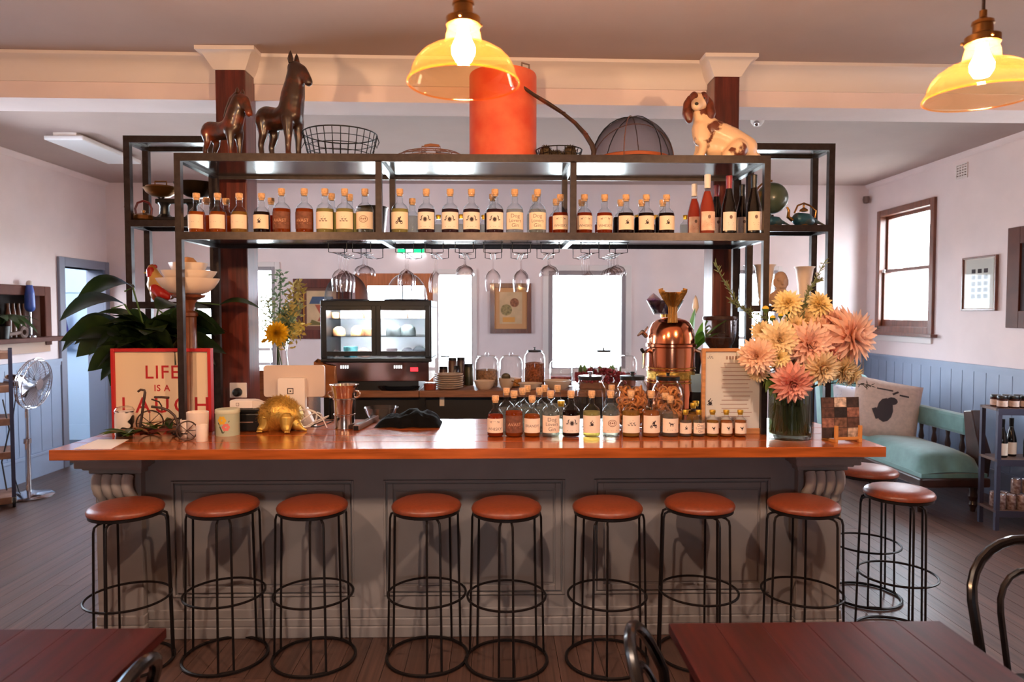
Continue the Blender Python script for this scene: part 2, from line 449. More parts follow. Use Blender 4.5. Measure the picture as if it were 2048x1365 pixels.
for (a, b), yy, nm in ((PXL, 4.30, 'left'), (PXR, 4.36, 'right')):
    k = MB()
    zb = ZC0 - 0.115
    prof = [(0.004, zb), (0.02, zb + 0.025), (0.05, zb + 0.075), (0.07, zb + 0.09), (0.085, zb + 0.092), (0.085, ZC0)]
    vs = []; fs = []
    for e, z in prof: vs += [(a - e, yy - e, z), (b + e, yy - e, z), (b + e, yy + 0.35, z), (a - e, yy + 0.35, z)]
    for j in range(len(prof) - 1):
        for i in range(4): fs.append((j * 4 + i, j * 4 + (i + 1) % 4, j * 4 + 4 + (i + 1) % 4, j * 4 + 4 + i))
    fs.append((0, 1, 2, 3))
    o = k.add(vs, fs).build('trim_5' if nm == 'left' else 'trim_6', m_trimw, smooth=30); struct(o)
for (a, b), yy, lb in ((PXL, 4.30, 'dark red timber post behind the bottle shelves, beside the horse statues'), (PXR, 4.36, 'dark red timber post behind the bottle shelves, beside the spaniel statue')):
    t = thing('timber_post', lb, 'post', ((a + b) / 2, yy + 0.09, 0))
    MB().box(-(b - a) / 2, (b - a) / 2, -0.09, 0.10, 0, ZC0 - 0.11).build('post_shaft', m_redwood, t, smooth=30, bev=0.008)

# ------------------------------------------------------------------ windows and doors
def sash_window(nm, loc, rz, u0, u1, z0, z1, mat, fwid=0.07, depth=(-0.02, 0.10), sill=0.05, mid=True, arch=None, bars=()):
    w = thing(nm, None, None, loc, rz); struct(w)
    if arch: MB().frame(u0 - arch, u1 + arch, z0 - arch * 0.4, z1 + arch, arch, -0.022, 0.0).build('architrave', m_trimw, w, smooth=0, bev=0.004)
    MB().frame(u0, u1, z0, z1, fwid, depth[0], depth[1]).build('window_frame', mat, w, smooth=30, bev=0.006)
    a, b, c, d = u0 + fwid, u1 - fwid, z0 + fwid, z1 - fwid; zm = (c + d) / 2
    if mid:
        MB().frame(a, b, zm - 0.02, d, 0.035, 0.055, 0.085).build('sash', mat, w, smooth=0)
        MB().frame(a, b, c, zm + 0.02, 0.035, 0.02, 0.05, wb=0.075).build('sash', mat, w, smooth=0)
        MB().box(a + 0.03, b - 0.03, 0.068, 0.072, zm, d - 0.03).build('pane', m_pane, w, smooth=0)
        MB().box(a + 0.03, b - 0.03, 0.033, 0.037, c + 0.06, zm).build('pane', m_pane, w, smooth=0)
    else:
        MB().box(a, b, 0.05, 0.054, c, d).build('pane', m_pane, w, smooth=0)
    for z in bars: MB().box(a, b, 0.03, 0.07, z - 0.02, z + 0.02).build('glazing_bar', m_trimw, w, smooth=0)
    if sill: MB().box(u0 - 0.06, u1 + 0.06, -0.02 - sill, 0.06, z0 - 0.03, z0 + 0.005).build('sill', mat, w, smooth=30, bev=0.006)
    return w
sash_window('window_1', (0, YB, 0), 0, *w1, m_grey, fwid=0.045, mid=False, bars=(w1[2] + 0.3, w1[2] + 0.12), arch=0.06, sill=0)
sash_window('window_2', (0, YB, 0), 0, *w2, m_trimw, fwid=0.02, mid=False, arch=0.05, sill=0, bars=(1.0,))
sash_window('window_3', (0, YB, 0), 0, *w3, m_grey, fwid=0.055, mid=False, arch=0.07, sill=0)
sash_window('window_4', (0, YB, 0), 0, *w4, m_grey, fwid=0.045, mid=False, arch=0.05, sill=0, bars=(w4[2] + 0.45,))
rwin = sash_window('window_5', (XR, 0, 0), -PI / 2, rw[0], rw[1], rzb, rzt, m_frame, fwid=0.075, depth=(-0.03, 0.12), sill=0.05)
MB().box(rw[0], rw[1] - 0.02, -0.02, 0, rzb - 0.10, rzb - 0.03).build('sill_apron', m_trimw, rwin, smooth=0, bev=0.004)
MB().ball((rw[0] + 0.13, 0.0, (rzb + rzt) / 2), 0.022).build('sash_lock', m_chrome, rwin)
sash_window('window_7', (XL, 0, 0), PI / 2, *lwin_added, m_frame, fwid=0.06, depth=(-0.03, 0.12), sill=0.05)  # out of view, added to let daylight onto the back wall
sash_window('window_8', (XR, 0, 0), -PI / 2, *rwin_added, m_frame, fwid=0.06, depth=(-0.03, 0.12), sill=0.05)  # unseen counterpart on the right, added for the same daylight
# timber glazed door in the back wall
d2 = thing('door_2', None, None, (0, YB, 0)); struct(d2)
a, b = dr2[0], dr2[1]; st = 0.15
gz = U(800, 572, y=YB).z
MB().box(a, a + st, 0, 0.06, 0, dr2[3]).box(b - st, b, 0, 0.06, 0, dr2[3]).box(a + st, b - st, 0, 0.06, gz, dr2[3]).box(a + st, b - st, 0, 0.06, 0, 0.5).build('door_frame', m_door, d2, smooth=0, bev=0.004)
MB().box(a + st, b - st, 0.028, 0.034, 0.5, gz).build('pane', m_pane, d2, smooth=0)
hd = MB().tube([(b + 0.06, -0.03, 1.16), (b + 0.06, -0.07, 1.16), (b + 0.16, -0.07, 1.16), (b + 0.16, -0.07, 1.10)], 0.012).build('door_handle', m_black, d2)
# left doorway: architrave and lining
d1 = thing('door_1', None, None, (XL, 0, 0), PI / 2); struct(d1)
e = min(dl1, YB - 0.005)
m_arch = M('grey_blue_architrave', (128, 132, 150), rough=0.5)
MB().box(dl0, dl0 + ad, -0.03, 0, 0, dlz).box(e - ad * 0.9, e, -0.03, 0, 0, dlz).box(dl0 + ad, e - ad * 0.9, -0.03, 0, dlz - ad, dlz).build('architrave', m_arch, d1, smooth=30, bev=0.006)
MB().box(dl0 + ad - 0.012, dl0 + ad, 0, 0.2, 0, dlz - ad).box(e - ad * 0.9, e - ad * 0.9 + 0.012, 0, 0.2, 0, dlz - ad).box(dl0 + ad, e - ad, 0, 0.2, dlz - ad - 0.0, dlz - ad + 0.012).build('door_lining', m_arch, d1, smooth=0)
# the passage behind the doorway
struct(MB().box(XL - 2.6, XL - 0.2, 9.4, 9.5, 0, ZC0).build('wall_passage_end', m_hall, smooth=0))
struct(MB().box(XL - 2.6, XL - 2.5, 6.9, 9.4, 0, ZC0).build('wall_passage_side', m_hall, smooth=0))
struct(MB().box(XL - 2.5, XL - 0.2, 9.37, 9.4, 1.21, 1.26).box(XL - 2.5, XL - 0.2, 9.38, 9.4, 1.96, 1.99).box(XL - 2.5, XL - 0.2, 9.385, 9.4, 0, 0.2).build('trim_7', m_hall, smooth=0))
struct(MB().box(XL - 0.2, XL - 0.18, YB + 0.2, 9.4, 0, ZC0).build('wall_passage_near', m_hall, smooth=0))
struct(MB().box(XL - 2.6, XL - 0.2, 6.85, 6.9, 0, 2.6).build('passage_light_baffle', m_hall, smooth=0))  # unseen wall added to dim the passage, sky gap left above
struct(MB().box(XL - 2.5, XL - 0.2, 5.5, 9.4, -0.02, 0.0).build('floor_passage', M('dark_passage_floor', (52, 56, 66), rough=0.5), smooth=0))
p = U(137, 660, y=9.2)
coat = MB()
coat.lathe([(0.0, 0.44), (0.03, 0.43), (0.05, 0.36), (0.075, 0.2), (0.10, 0.05), (0.11, 0.0), (0.0, 0.0)], 14)
o = coat.build('hanging_coat', M('dark_blue_cloth', (50, 42, 108), rough=0.9), loc=(p.x - 0.12, 9.24, U(137, 683, y=9.2).z)); tag(o, 'dark blue coat hanging in the passage beyond the left doorway', 'coat')
MB().tube([(0, 0, 0.42), (0, 0, 0.47), (0, 0.12, 0.47)], 0.006).build('coat_hook', m_chrome, o)
# outside: brick neighbour wall beyond the right window
m_brick, n_, l_, p_, _ = newmat('pale_brick')
bt = n_.new('ShaderNodeTexBrick'); bt.inputs['Scale'].default_value = 4.2
bt.inputs['Color1'].default_value = C4((214, 196, 186)); bt.inputs['Color2'].default_value = C4((228, 212, 204)); bt.inputs['Mortar'].default_value = C4((240, 236, 232))
tc_ = n_.new('ShaderNodeTexCoord'); l_.new(tc_.outputs['Object'], bt.inputs['Vector']); l_.new(bt.outputs['Color'], p_.inputs['Base Color']); p_.inputs['Roughness'].default_value = 0.9
o = thing('brick_wall', 'pale brick wall outside the brown timber window', 'wall', (7.6, 9.0, 0), -PI / 2)
MB().box(-4, 6, 0, 0.2, 0, 4.2, Matrix.Identity(4)).build('brickwork', m_brick, o, smooth=0)
o.children[0].rotation_euler = (0, 0, 0)
struct(MB().box(-14, 14, YB + 0.2, 22, -0.2, -0.12).box(XR + 0.2, 14, -6, YB + 0.2, -0.2, -0.12).build('floor_outside', M('outdoor_gravel', (190, 190, 180), rough=0.9, var=0.1, scale=5), smooth=0))

# window portals guide the daylight indoors
def portal(loc, rot, sx, sy):
    ld = bpy.data.lights.new('window_portal', 'AREA'); ld.shape = 'RECTANGLE'; ld.size = sx; ld.size_y = sy
    ld.cycles.is_portal = True
    o = bpy.data.objects.new('window_portal', ld); COL.objects.link(o); o.location = loc; o.rotation_euler = rot
for h in (w1, w2, w3, w4, dr2):
    portal(((h[0] + h[1]) / 2, YB + 0.19, (h[2] + h[3]) / 2), (-PI / 2, 0, 0), h[1] - h[0], h[3] - h[2])
portal((XR + 0.19, -(rw[0] + rw[1]) / 2, (rzb + rzt) / 2), (0, PI / 2, 0), rzt - rzb, rw[1] - rw[0])
portal((XL - 0.19, (lwin_added[0] + lwin_added[1]) / 2, (lwin_added[2] + lwin_added[3]) / 2), (0, -PI / 2, 0), lwin_added[3] - lwin_added[2], lwin_added[1] - lwin_added[0])
portal((XR + 0.19, -(rwin_added[0] + rwin_added[1]) / 2, (rwin_added[2] + rwin_added[3]) / 2), (0, PI / 2, 0), rwin_added[3] - rwin_added[2], rwin_added[1] - rwin_added[0])
for h in fwin: portal(((h[0] + h[1]) / 2, YF - 0.19, (h[2] + h[3]) / 2), (PI / 2, 0, 0), h[1] - h[0], h[3] - h[2])

# ------------------------------------------------------------------ small fittings on the shell
p = U(1925, 343, x=XR)
v = thing('wall_vent', 'small white louvred vent high on the right wall above the window', 'vent', (XR, p.y, p.z), -PI / 2)
MB().frame(-0.085, 0.085, -0.075, 0.075, 0.012, -0.012, -0.001).build('vent_frame', m_trimw, v, smooth=0)
MB().box(-0.075, 0.075, -0.003, -0.001, -0.066, 0.066).build('vent_backing', m_inkl, v, smooth=0)
for i in range(5):
    MB().box(-0.075, 0.075, -0.009, -0.004, -0.06 + i * 0.026, -0.046 + i * 0.026).build('slat', m_trimw, v, smooth=0)
for i in range(3):
    MB().box(-0.04 + i * 0.037 - 0.006, -0.04 + i * 0.037 + 0.006, -0.010, -0.003, -0.066, 0.066).build('slat', m_trimw, v, smooth=0)
p = U(1515, 222, z=ZC0)
c = thing('dome_camera', 'white security dome hanging under the ceiling beside the right post', 'camera', (U(1515, 240, y=5.5).x, 5.5, U(1515, 240, y=5.5).z), 0)
top = 3.27 - c.location.z
MB().lathe([(0.0, -0.05), (0.03, -0.045), (0.05, -0.02), (0.056, 0.02), (0.05, 0.05), (0.045, 0.06), (0.0, 0.06)], 18).build('housing', m_white, c)
MB().lathe([(0.02, 0.05), (0.02, top), (0.0, top)], 10).build('ceiling_stem', m_white, c)
MB().ball((-0.02, -0.035, -0.035), 0.024).build('lens', m_chrome, c)
p = U(1702, 400, y=YB - 0.05)
o = MB().lathe([(0, -0.05), (0.03, -0.04), (0.04, 0), (0.035, 0.04), (0, 0.045)], 12).build('motion_sensor', m_inkl, loc=(4.54, YB - 0.06, p.z)); tag(o, 'tiny motion sensor in the far right upper corner of the room', 'sensor')
p = U(192, 291, z=ZC0)
c = thing('ceiling_batten_light', 'pale rectangular light fitting on the ceiling left of the shelves', 'light', (p.x, p.y, ZC0))
MB().box(-0.17, 0.17, -0.5, 0.5, -0.07, -0.03).build('diffuser', M('milky_diffuser', (236, 234, 236), rough=0.4), c, bev=0.01)
MB().box(-0.10, 0.10, -0.48, 0.48, -0.03, 0.0).build('fitting_base', m_white, c, smooth=0)
p = U(822, 497, y=YB - 0.04)
x = thing('exit_sign', 'lit green exit sign over the timber door, under the bottle shelf', 'sign', (p.x, YB - 0.04, p.z))
MB().box(-0.17, 0.17, 0, 0.035, -0.06, 0.09).build('sign_case', m_white, x, bev=0.004)
MB().box(-0.16, 0.16, -0.004, 0, -0.05, 0.08).build('sign_face', emit('exit_green', (0.02, 0.75, 0.25), 1.3), x, smooth=0)
m_lit = emit('exit_white', (1, 1, 1), 1.6)
MB().box(-0.06, 0.03, -0.0055, -0.005, -0.05, 0.05).build('white_symbol_panel', m_lit, x, smooth=0)
MB().box(-0.16, 0.16, 0.0, 0.03, -0.075, -0.062).build('lamp_strip', emit('exit_lamp', (0.9, 0.95, 1), 6), x, smooth=0)

def picture(name, label, loc, rz, w, h, fw_, mat, mats, art, depth=0.03, mount=0.0, mmount=None):
    t = thing(name, label, 'picture', loc, rz)
    MB().frame(-w / 2, w / 2, -h / 2, h / 2, fw_, -depth, -0.001).build('picture_frame', mat, t, smooth=30, bev=0.004)
    MB().box(-w / 2 + fw_ * 0.9, w / 2 - fw_ * 0.9, -0.012, -0.002, -h / 2 + fw_ * 0.9, h / 2 - fw_ * 0.9).build('mount', mats, t, smooth=0)
    art(t); return t
# back-wall pictures
m_pub = M('aged_poster', (206, 170, 130), rough=0.7, var=0.1, scale=8)
def art1(t):
    MB().frame(-0.22, 0.22, -0.27, 0.27, 0.012, -0.018, -0.012).build('inner_slip', m_brassy, t, smooth=0)
    MB().box(-0.18, 0.18, -0.0145, -0.0135, -0.21, 0.22).build('poster', m_pub, t, smooth=0)
    k = MB(); k.prism([(-0.15, 0.06), (0.16, 0.06), (0.14, 0.15), (-0.11, 0.15)], -0.0165, -0.0155); k.build('poster_print', M('poster_blue', (70, 84, 110), rough=0.8), t, smooth=0)
    k = MB(); k.prism([(-0.08, 0.05), (0.07, 0.05), (0.04, -0.1), (0.08, -0.15), (-0.05, -0.15), (-0.01, -0.08)], -0.0165, -0.0155); k.build('poster_print', M('poster_red', (168, 84, 58), rough=0.8), t, smooth=0)
    k = MB(); k.prism([(-0.15, -0.2), (0.15, -0.2), (0.12, -0.15), (-0.02, -0.17), (-0.12, -0.13)], -0.0165, -0.0155); k.build('poster_print', M('poster_olive', (116, 100, 52), rough=0.8), t, smooth=0)
a = U(587, 558, y=YB); b = U(700, 678, y=YB)
picture('framed_poster', 'dark framed poster with blue awning, on back wall left of the fridge', ((a.x + b.x) / 2, YB - 0.002, (a.z + b.z) / 2), 0, b.x - a.x, a.z - b.z, 0.11, m_redwood, M('poster_mount_dark', (110, 62, 46), rough=0.7), art1)
def art2(t):
    MB().box(-0.14, 0.14, -0.0145, -0.0135, -0.19, 0.20).build('poster', m_pub, t, smooth=0)
    for cx, cz, r, c in ((-0.055, -0.02, 0.07, (150, 128, 84)), (0.045, 0.07, 0.055, (150, 92, 62))):
        MB().lathe([(0, 0), (r, 0)], 20, T=Matrix.Translation((cx, -0.0155, cz)) @ Matrix.Rotation(PI / 2, 4, 'X')).build('poster_print', M('plate_print%d' % int(r * 1000), c, rough=0.8, var=0.4, scale=40), t, smooth=0)
    MB().box(-0.1, 0.05, -0.0155, -0.0148, -0.17, -0.11).build('poster_print', M('poster_amber', (214, 150, 76), rough=0.8), t, smooth=0)
a = U(980, 567, y=YB); b = U(1063, 667, y=YB)
picture('framed_poster', 'brown framed print of round plates, on back wall between two windows', ((a.x + b.x) / 2, YB - 0.002, (a.z + b.z) / 2), 0, b.x - a.x, a.z - b.z, 0.055, m_frame, M('poster_mount_tan', (206, 150, 100), rough=0.7), art2)
# right-wall pictures
def art3(t):
    MB().box(-0.19, 0.19, -0.0145, -0.0135, -0.23, 0.23).build('print_sheet', M('print_paper', (206, 202, 192), rough=0.5), t, smooth=0)
    for i in range(3):
        for j in range(5): MB().box(-0.11 + i * 0.085, -0.055 + i * 0.085, -0.0155, -0.0148, -0.14 + j * 0.06, -0.10 + j * 0.06).build('small_image', m_ink, t, smooth=0)
    MB().box(-0.2, 0.2, -0.021, -0.019, -0.235, 0.235).build('glazing', glass('picture_glass', (252, 252, 252), (225, 225, 225), refl=0.2, base=0.008, pw=4), t, smooth=0)
a = U(1930, 517, x=XR); b = U(1996, 622, x=XR)
a2 = U(1930, 517, x=XR); zt, zb = a2.z, U(1930, 622, x=XR).z
picture('framed_print', 'narrow framed print with a grid of small images, on the right wall', (XR - 0.002, (a.y + b.y) / 2, (zt + zb) / 2), -PI / 2, abs(a.y - b.y), zt - zb, 0.018, m_frame, m_paper, art3)
def art4(t): MB().box(-0.2, 0.2, -0.015, -0.013, -0.35, 0.35).build('mirror_glass', M('dark_mirror', (60, 56, 60), rough=0.1, metal=0.6), t, smooth=0)
a = U(2023, 457, x=XR); zt, zb = a.z, U(2023, 656, x=XR).z
picture('wall_mirror', 'wide dark timber frame cut by the right edge of the photo', (XR - 0.002, a.y - 0.42, (zt + zb) / 2), -PI / 2, 0.84, zt - zb, 0.15, M('mirror_frame_wood', (88, 42, 28), rough=0.55, var=0.2, scale=6, spec=0.25), m_ink, art4)
# serving hatch on the left wall
h = thing('serving_hatch', 'timber framed hatch with a deep sill in the left wall', 'hatch', (XL, 0, 0), PI / 2)
m_hatch = M('hatch_timber', (96, 54, 44), rough=0.7, var=0.15, scale=6, spec=0.2)
MB().box(nz0, nz0 + 0.1, -0.04, 0.02, nzb, nzt).box(nz1 - 0.1, nz1, -0.04, 0.02, nzb, nzt).box(nz0 + 0.1, nz1 - 0.1, -0.04, 0.02, nzt - 0.1, nzt).build('hatch_frame', m_hatch, h, smooth=30, bev=0.008)
zs = U(104, 674, x=XL + 0.18).z
MB().box(nz0 - 0.05, nz1 + 0.06, -0.2, 0.02, zs - 0.045, zs).build('sill_shelf', m_hatch, h, smooth=30, bev=0.006)
MB().box(nz0, nz1 - 0.02, -0.03, 0.0, zs - 0.16, zs - 0.045).build('apron', M('hatch_apron', (170, 122, 92), rough=0.5), h, smooth=0)
MB().box(nz0 + 0.06, nz1 - 0.06, 0.2, 0.6, nzb, nzt - 0.06).build('recess_shade', M('hatch_shade', (34, 26, 26), rough=0.9), h, smooth=0)  # dark block standing in for the shade inside the hatch
for i in range(4):
    y = nz1 - 0.2 - i * 0.075
    o = thing('brown_bottle', 'slim brown bottle in the left hatch, %s from its right jamb' % ORD[i + 1] , 'bottle', (XL - 0.12, y, zs), 0, 'slim brown bottles in the hatch')
    MB().lathe([(0, 0), (0.028, 0), (0.03, 0.2), (0.02, 0.26), (0.014, 0.3), (0.014, 0.34), (0, 0.34)], 12).build('bottle_body', M('brown_bottle_mat', (96, 52, 30), rough=0.3) if i == 0 else bpy.data.materials['brown_bottle_mat'], o)
y = nz1 - 0.42
o = thing('blue_parrot', 'blue and white bird ornament perched upright in the left hatch', 'ornament', (XL + 0.07, U(46, 620, x=XL).y, zs))
organic('bird_body', MB().limb([(0, 0, 0.30, 0.05), (0, 0, 0.44, 0.045), (0, 0, 0.52, 0.03)]), M('blue_glaze', (58, 88, 176), rough=0.35), vox=0.01, parent=o)
MB().ball((0, 0, 0.535), (0.03, 0.03, 0.035)).build('bird_head', m_white, o)
MB().lathe([(0.05, 0), (0.05, 0.015), (0.012, 0.03), (0.012, 0.28), (0, 0.28)], 14).build('stand', m_chrome, o)
o = thing('hatch_reel', 'grey wooden ring handle lying on the left hatch sill', 'tool', (XL + 0.10, U(47, 664, x=XL + 0.1).y, zs + 0.055))
MB().ring(0.045, 0.02, T=Matrix.Rotation(PI / 2, 4, 'Y'), seg=20).build('ring_head', m_inkl, o)
MB().tube([(0, -0.05, 0), (0, -0.4, -0.035)], 0.018).build('shaft', m_inkl, o)
# ------------------------------------------------------------------ bar: cabinet and worktop
YP, YC0, YC1, ZC = 3.63, 3.32, 4.25, 1.05
bx0, bx1 = U(205, 1100, y=YP).x, U(1672, 1100, y=YP).x
bar = thing('bar_cabinet', 'long grey panelled bar front with fluted corbels under the timber worktop', 'bar', ((bx0 + bx1) / 2, YP, 0))
hx = (bx1 - bx0) / 2; bc = (bx0 + bx1) / 2
def X(px, y=YP): return U(px, 1000, y=y).x - bc
def Z(py, y=YP): return U(1000, py, y=y).z
zt = ZC - 0.048
MB().box(-hx, hx, 0.012, 0.5, 0.0, zt).build('carcass', m_bar, bar, smooth=0)
MB().box(-hx + 0.1, hx - 0.1, 0.5, 0.56, 0.0, zt).build('back_panel', M('bar_inside', (30, 26, 28), rough=0.8), bar, smooth=0)
pz0, pz1 = Z(1190), Z(960)
edges = []
for a, b in ((343, 708), (767, 1130), (1188, 1540)):
    xa, xb = X(a), X(b); edges.append((xa, xb))
    MB().frame(xa, xb, pz0, pz1, 0.012, -0.006, 0.012).frame(xa + 0.02, xb - 0.02, pz0 + 0.02, pz1 - 0.02, 0.03, 0.0, 0.012).build('panel_moulding', m_bar, bar, smooth=30, bev=0.003)
    MB().box(xa + 0.06, xb - 0.06, 0.006, 0.02, pz0 + 0.06, pz1 - 0.06).build('raised_panel', m_bar, bar, smooth=30, bev=0.004)
MB().box(-hx, hx, -0.004, 0.012, pz1 + 0.004, zt).build('top_rail', m_bar, bar, smooth=0)
MB().box(-hx, hx, -0.004, 0.012, 0.1, pz0 - 0.004).build('bottom_rail', m_bar, bar, smooth=0)
xs = [-hx] + [e for ed in edges for e in ed] + [hx]
for i in range(0, len(xs), 2):
    MB().box(xs[i], xs[i + 1], -0.004, 0.012, pz0 - 0.004, pz1 + 0.004).build('stile', m_bar, bar, smooth=0)
pb = Z(1225)
MB().box(-hx - 0.01, hx + 0.01, -0.028, 0.0, 0, pb - 0.06).box(-hx - 0.006, hx + 0.006, -0.02, 0.0, pb - 0.06, pb - 0.02).box(-hx, hx, -0.012, 0, pb - 0.02, pb + 0.03).build('plinth', m_bar, bar, smooth=30, bev=0.005)
for sx, nm in ((-1, 'left'), (1, 'right')):
    c = sx * (hx - 0.115)
    MB().box(c - 0.115, c + 0.115, -0.05, 0.0, 0.0, zt).build('pilaster', m_bar, bar, smooth=30, bev=0.003)
    k = MB()
    for dz, ex in ((0.0, 0.11), (0.035, 0.095), (0.05, 0.06), (0.075, 0.03)):
        k.box(c - 0.115 - ex * 0.55, c + 0.115 + ex * 0.55, -0.05 - ex, 0.0, zt - dz - 0.045, zt - dz)
    k.build('capital', m_bar, bar, smooth=30, bev=0.006)
    MB().box(c - 0.125, c + 0.125, -0.066, 0.0, 0, pb - 0.03).box(c - 0.122, c + 0.122, -0.058, 0.0, pb - 0.03, pb + 0.02).build('pilaster_base', m_bar, bar, smooth=30, bev=0.006)
    m_corb = M('corbel_paint', (178, 168, 160), rough=0.5)
    z1 = zt - 0.125
    for i in range(4):
        cb = MB(); xx = c - 0.075 + i * 0.05
        pr = [(0.0, z1), (0.07, z1), (0.082, z1 - 0.02), (0.082, z1 - 0.05), (0.066, z1 - 0.085), (0.035, z1 - 0.11), (0.02, z1 - 0.15), (0.0, z1 - 0.16)]
        cb.tube([(xx, -0.05 - d0 + 0.024, za) for d0, za in pr[1:-1]], 0.026, 12)
        cb.build('corbel_flute', m_corb, bar)
wx0, wx1 = U(97, 905, y=YC0).x, U(1773, 895, y=YC0).x
top = thing('bar_worktop', 'thick varnished orange timber worktop along the whole bar', 'worktop', (0, YC0, ZC))
ny = 5; dw = (YC1 - YC0) / ny
tb = 0.05
for i in range(ny):
    MB().box(wx0, wx1, i * dw + (0.0006 if i else 0), (i + 1) * dw - 0.0006, -tb, 0).build('worktop_plank', m_top, top, smooth=30, bev=0.003)

# ------------------------------------------------------------------ open bottle shelving standing on the bar
YS0, YS1 = 3.67, 4.18
sx0, sx1 = U(347, 308, y=YS0).x, U(1542, 316, y=YS0).x
zt1 = U(950, 308.5, y=YS0).z; zt2 = U(950, 465, y=YS0).z
sc = (sx0 + sx1) / 2; sh = (sx1 - sx0) / 2; pw = 0.032
rack = thing('bottle_shelving', 'wide two-tier dark steel shelving with bottles, standing on the bar', 'shelf', (sc, YS0, ZC))
Z1, Z2 = zt1 - ZC, zt2 - ZC; dp = YS1 - YS0
for x in (-sh, sh - pw):
    MB().box(x, x + pw, 0, pw, 0, Z1).build('front_post', m_iron, rack, smooth=0)
    MB().box(x, x + pw, dp - pw, dp, 0, Z1).build('back_post', m_iron, rack, smooth=0)
dvx = [U(p, 400, y=YS0).x - sc for p in (757, 1147)]
for x in dvx:
    MB().box(x - pw / 2, x + pw / 2, 0, pw, Z2, Z1 - 0.035).build('divider_post', m_iron, rack, smooth=0)
    MB().box(x - pw / 2, x + pw / 2, dp - pw, dp, Z2, Z1 - 0.035).build('divider_post', m_iron, rack, smooth=0)
    MB().box(x - pw / 2, x + pw / 2, pw, dp - pw, Z1 - 0.04, Z1 - 0.012).build('cross_rail', m_iron, rack, smooth=0)
    MB().box(x - pw / 2, x + pw / 2, pw, dp - pw, Z2 - 0.04, Z2 - 0.012).build('cross_rail', m_iron, rack, smooth=0)
for zz in (Z1, Z2):
    MB().box(-sh + pw, sh - pw, 0, 0.012, zz - 0.04, zz).build('front_rail', m_iron, rack, smooth=0)
    MB().box(-sh + pw, sh - pw, dp - 0.012, dp, zz - 0.04, zz).build('back_rail', m_iron, rack, smooth=0)
    for x in (-sh, sh - pw): MB().box(x, x + pw, pw, dp - pw, zz - 0.04, zz).build('side_rail', m_iron, rack, smooth=0)
    MB().box(-sh + pw, sh - pw, 0.012, dp - 0.012, zz - 0.022, zz - 0.002).build('shelf_board', m_shelf, rack, smooth=0)

# wing shelves at both ends, behind the bar
YW0, YW1 = 4.27, 4.53
def wing(label, pa, pb, pt, pm, pl):
    xa, xb = U(pa, 300, y=YW0).x, U(pb, 300, y=YW0).x
    t = thing('side_shelving', label, 'shelf', ((xa + xb) / 2, YW0, 0)); w = (xb - xa) / 2; d = YW1 - YW0; q = 0.036
    zs_ = [U(pt[0], pt[1], y=YW0).z, U(pm[0], pm[1], y=YW0).z, U(pl[0], pl[1], y=YW0).z]
    for x in (-w, w - q):
        for y in (0, d - q): MB().box(x, x + q, y, y + q, 0, zs_[0]).build('post', m_iron, t, smooth=0)
    for z in zs_:
        MB().box(-w + q, w - q, 0, q * 0.6, z - 0.04, z).box(-w + q, w - q, d - q * 0.6, d, z - 0.04, z).build('rail', m_iron, t, smooth=0)
        for x in (-w, w - q): MB().box(x, x + q, q, d - q, z - 0.04, z).build('side_rail', m_iron, t, smooth=0)
        MB().box(-w + q, w - q, q * 0.6, d - q * 0.6, z - 0.022, z - 0.002).build('shelf_board', m_shelf, t, smooth=0)
    return zs_, xa, xb
zl, lxa, lxb = wing('tall dark steel side shelving at the left end, with scales and rooster', 246, 428, (250, 271), (300, 440), (320, 604))
zr, rxa, rxb = wing('tall dark steel side shelving at the right end, with globe and vases', 1497, 1671, (1670, 287), (1600, 450), (1600, 611))

# ------------------------------------------------------------------ bar stools
SZ = 0.775
def seat_profile():
    return [(0, 0.0), (0.10, -0.002), (0.14, -0.008), (0.163, -0.02), (0.17, -0.032), (0.168, -0.042), (0.16, -0.046), (0, -0.046)]
stool = thing('bar_stool', 'x', 'stool')
MB().lathe(seat_profile(), 40, (0, 0, SZ + 0.014)).build('seat', m_leather, stool, smooth=50)
MB().lathe([(0, -0.046), (0.163, -0.046), (0.163, -0.06), (0, -0.06)], 36, (0, 0, SZ + 0.014)).build('seat_base', m_stool, stool)
for k in range(3):
    a = 2 * PI * k / 3
    d = Vector((math.cos(a), math.sin(a), 0)); q = Vector((-math.sin(a), math.cos(a), 0))
    lg = MB()
    for s in (-1, 1):
        pts = [d * 0.10 + q * s * 0.022, d * 0.155 + q * s * 0.026, d * 0.172 + q * s * 0.03, d * 0.178 + q * s * 0.031]
        zz = [SZ - 0.052, SZ - 0.053, SZ - 0.062, SZ - 0.085]
        P = [(p.x, p.y, z) for p, z in zip(pts, zz)]
        e = d * 0.192 + q * s * 0.034
        P.append((e.x, e.y, 0.012)); lg.tube(P, 0.0058, 7)
    m_ = d * 0.193
    lg.tube([(m_.x + q.x * s * 0.04, m_.y + q.y * s * 0.04, 0.012) for s in (-1, 1)], 0.008, 7)
    lg.build('leg', m_stool, stool)
MB().ring(0.190, 0.0062, (0, 0, 0.325)).build('foot_ring', m_stool, stool)
MB().ring(0.198, 0.008, (0, 0, 0.009)).build('floor_ring', m_stool, stool)
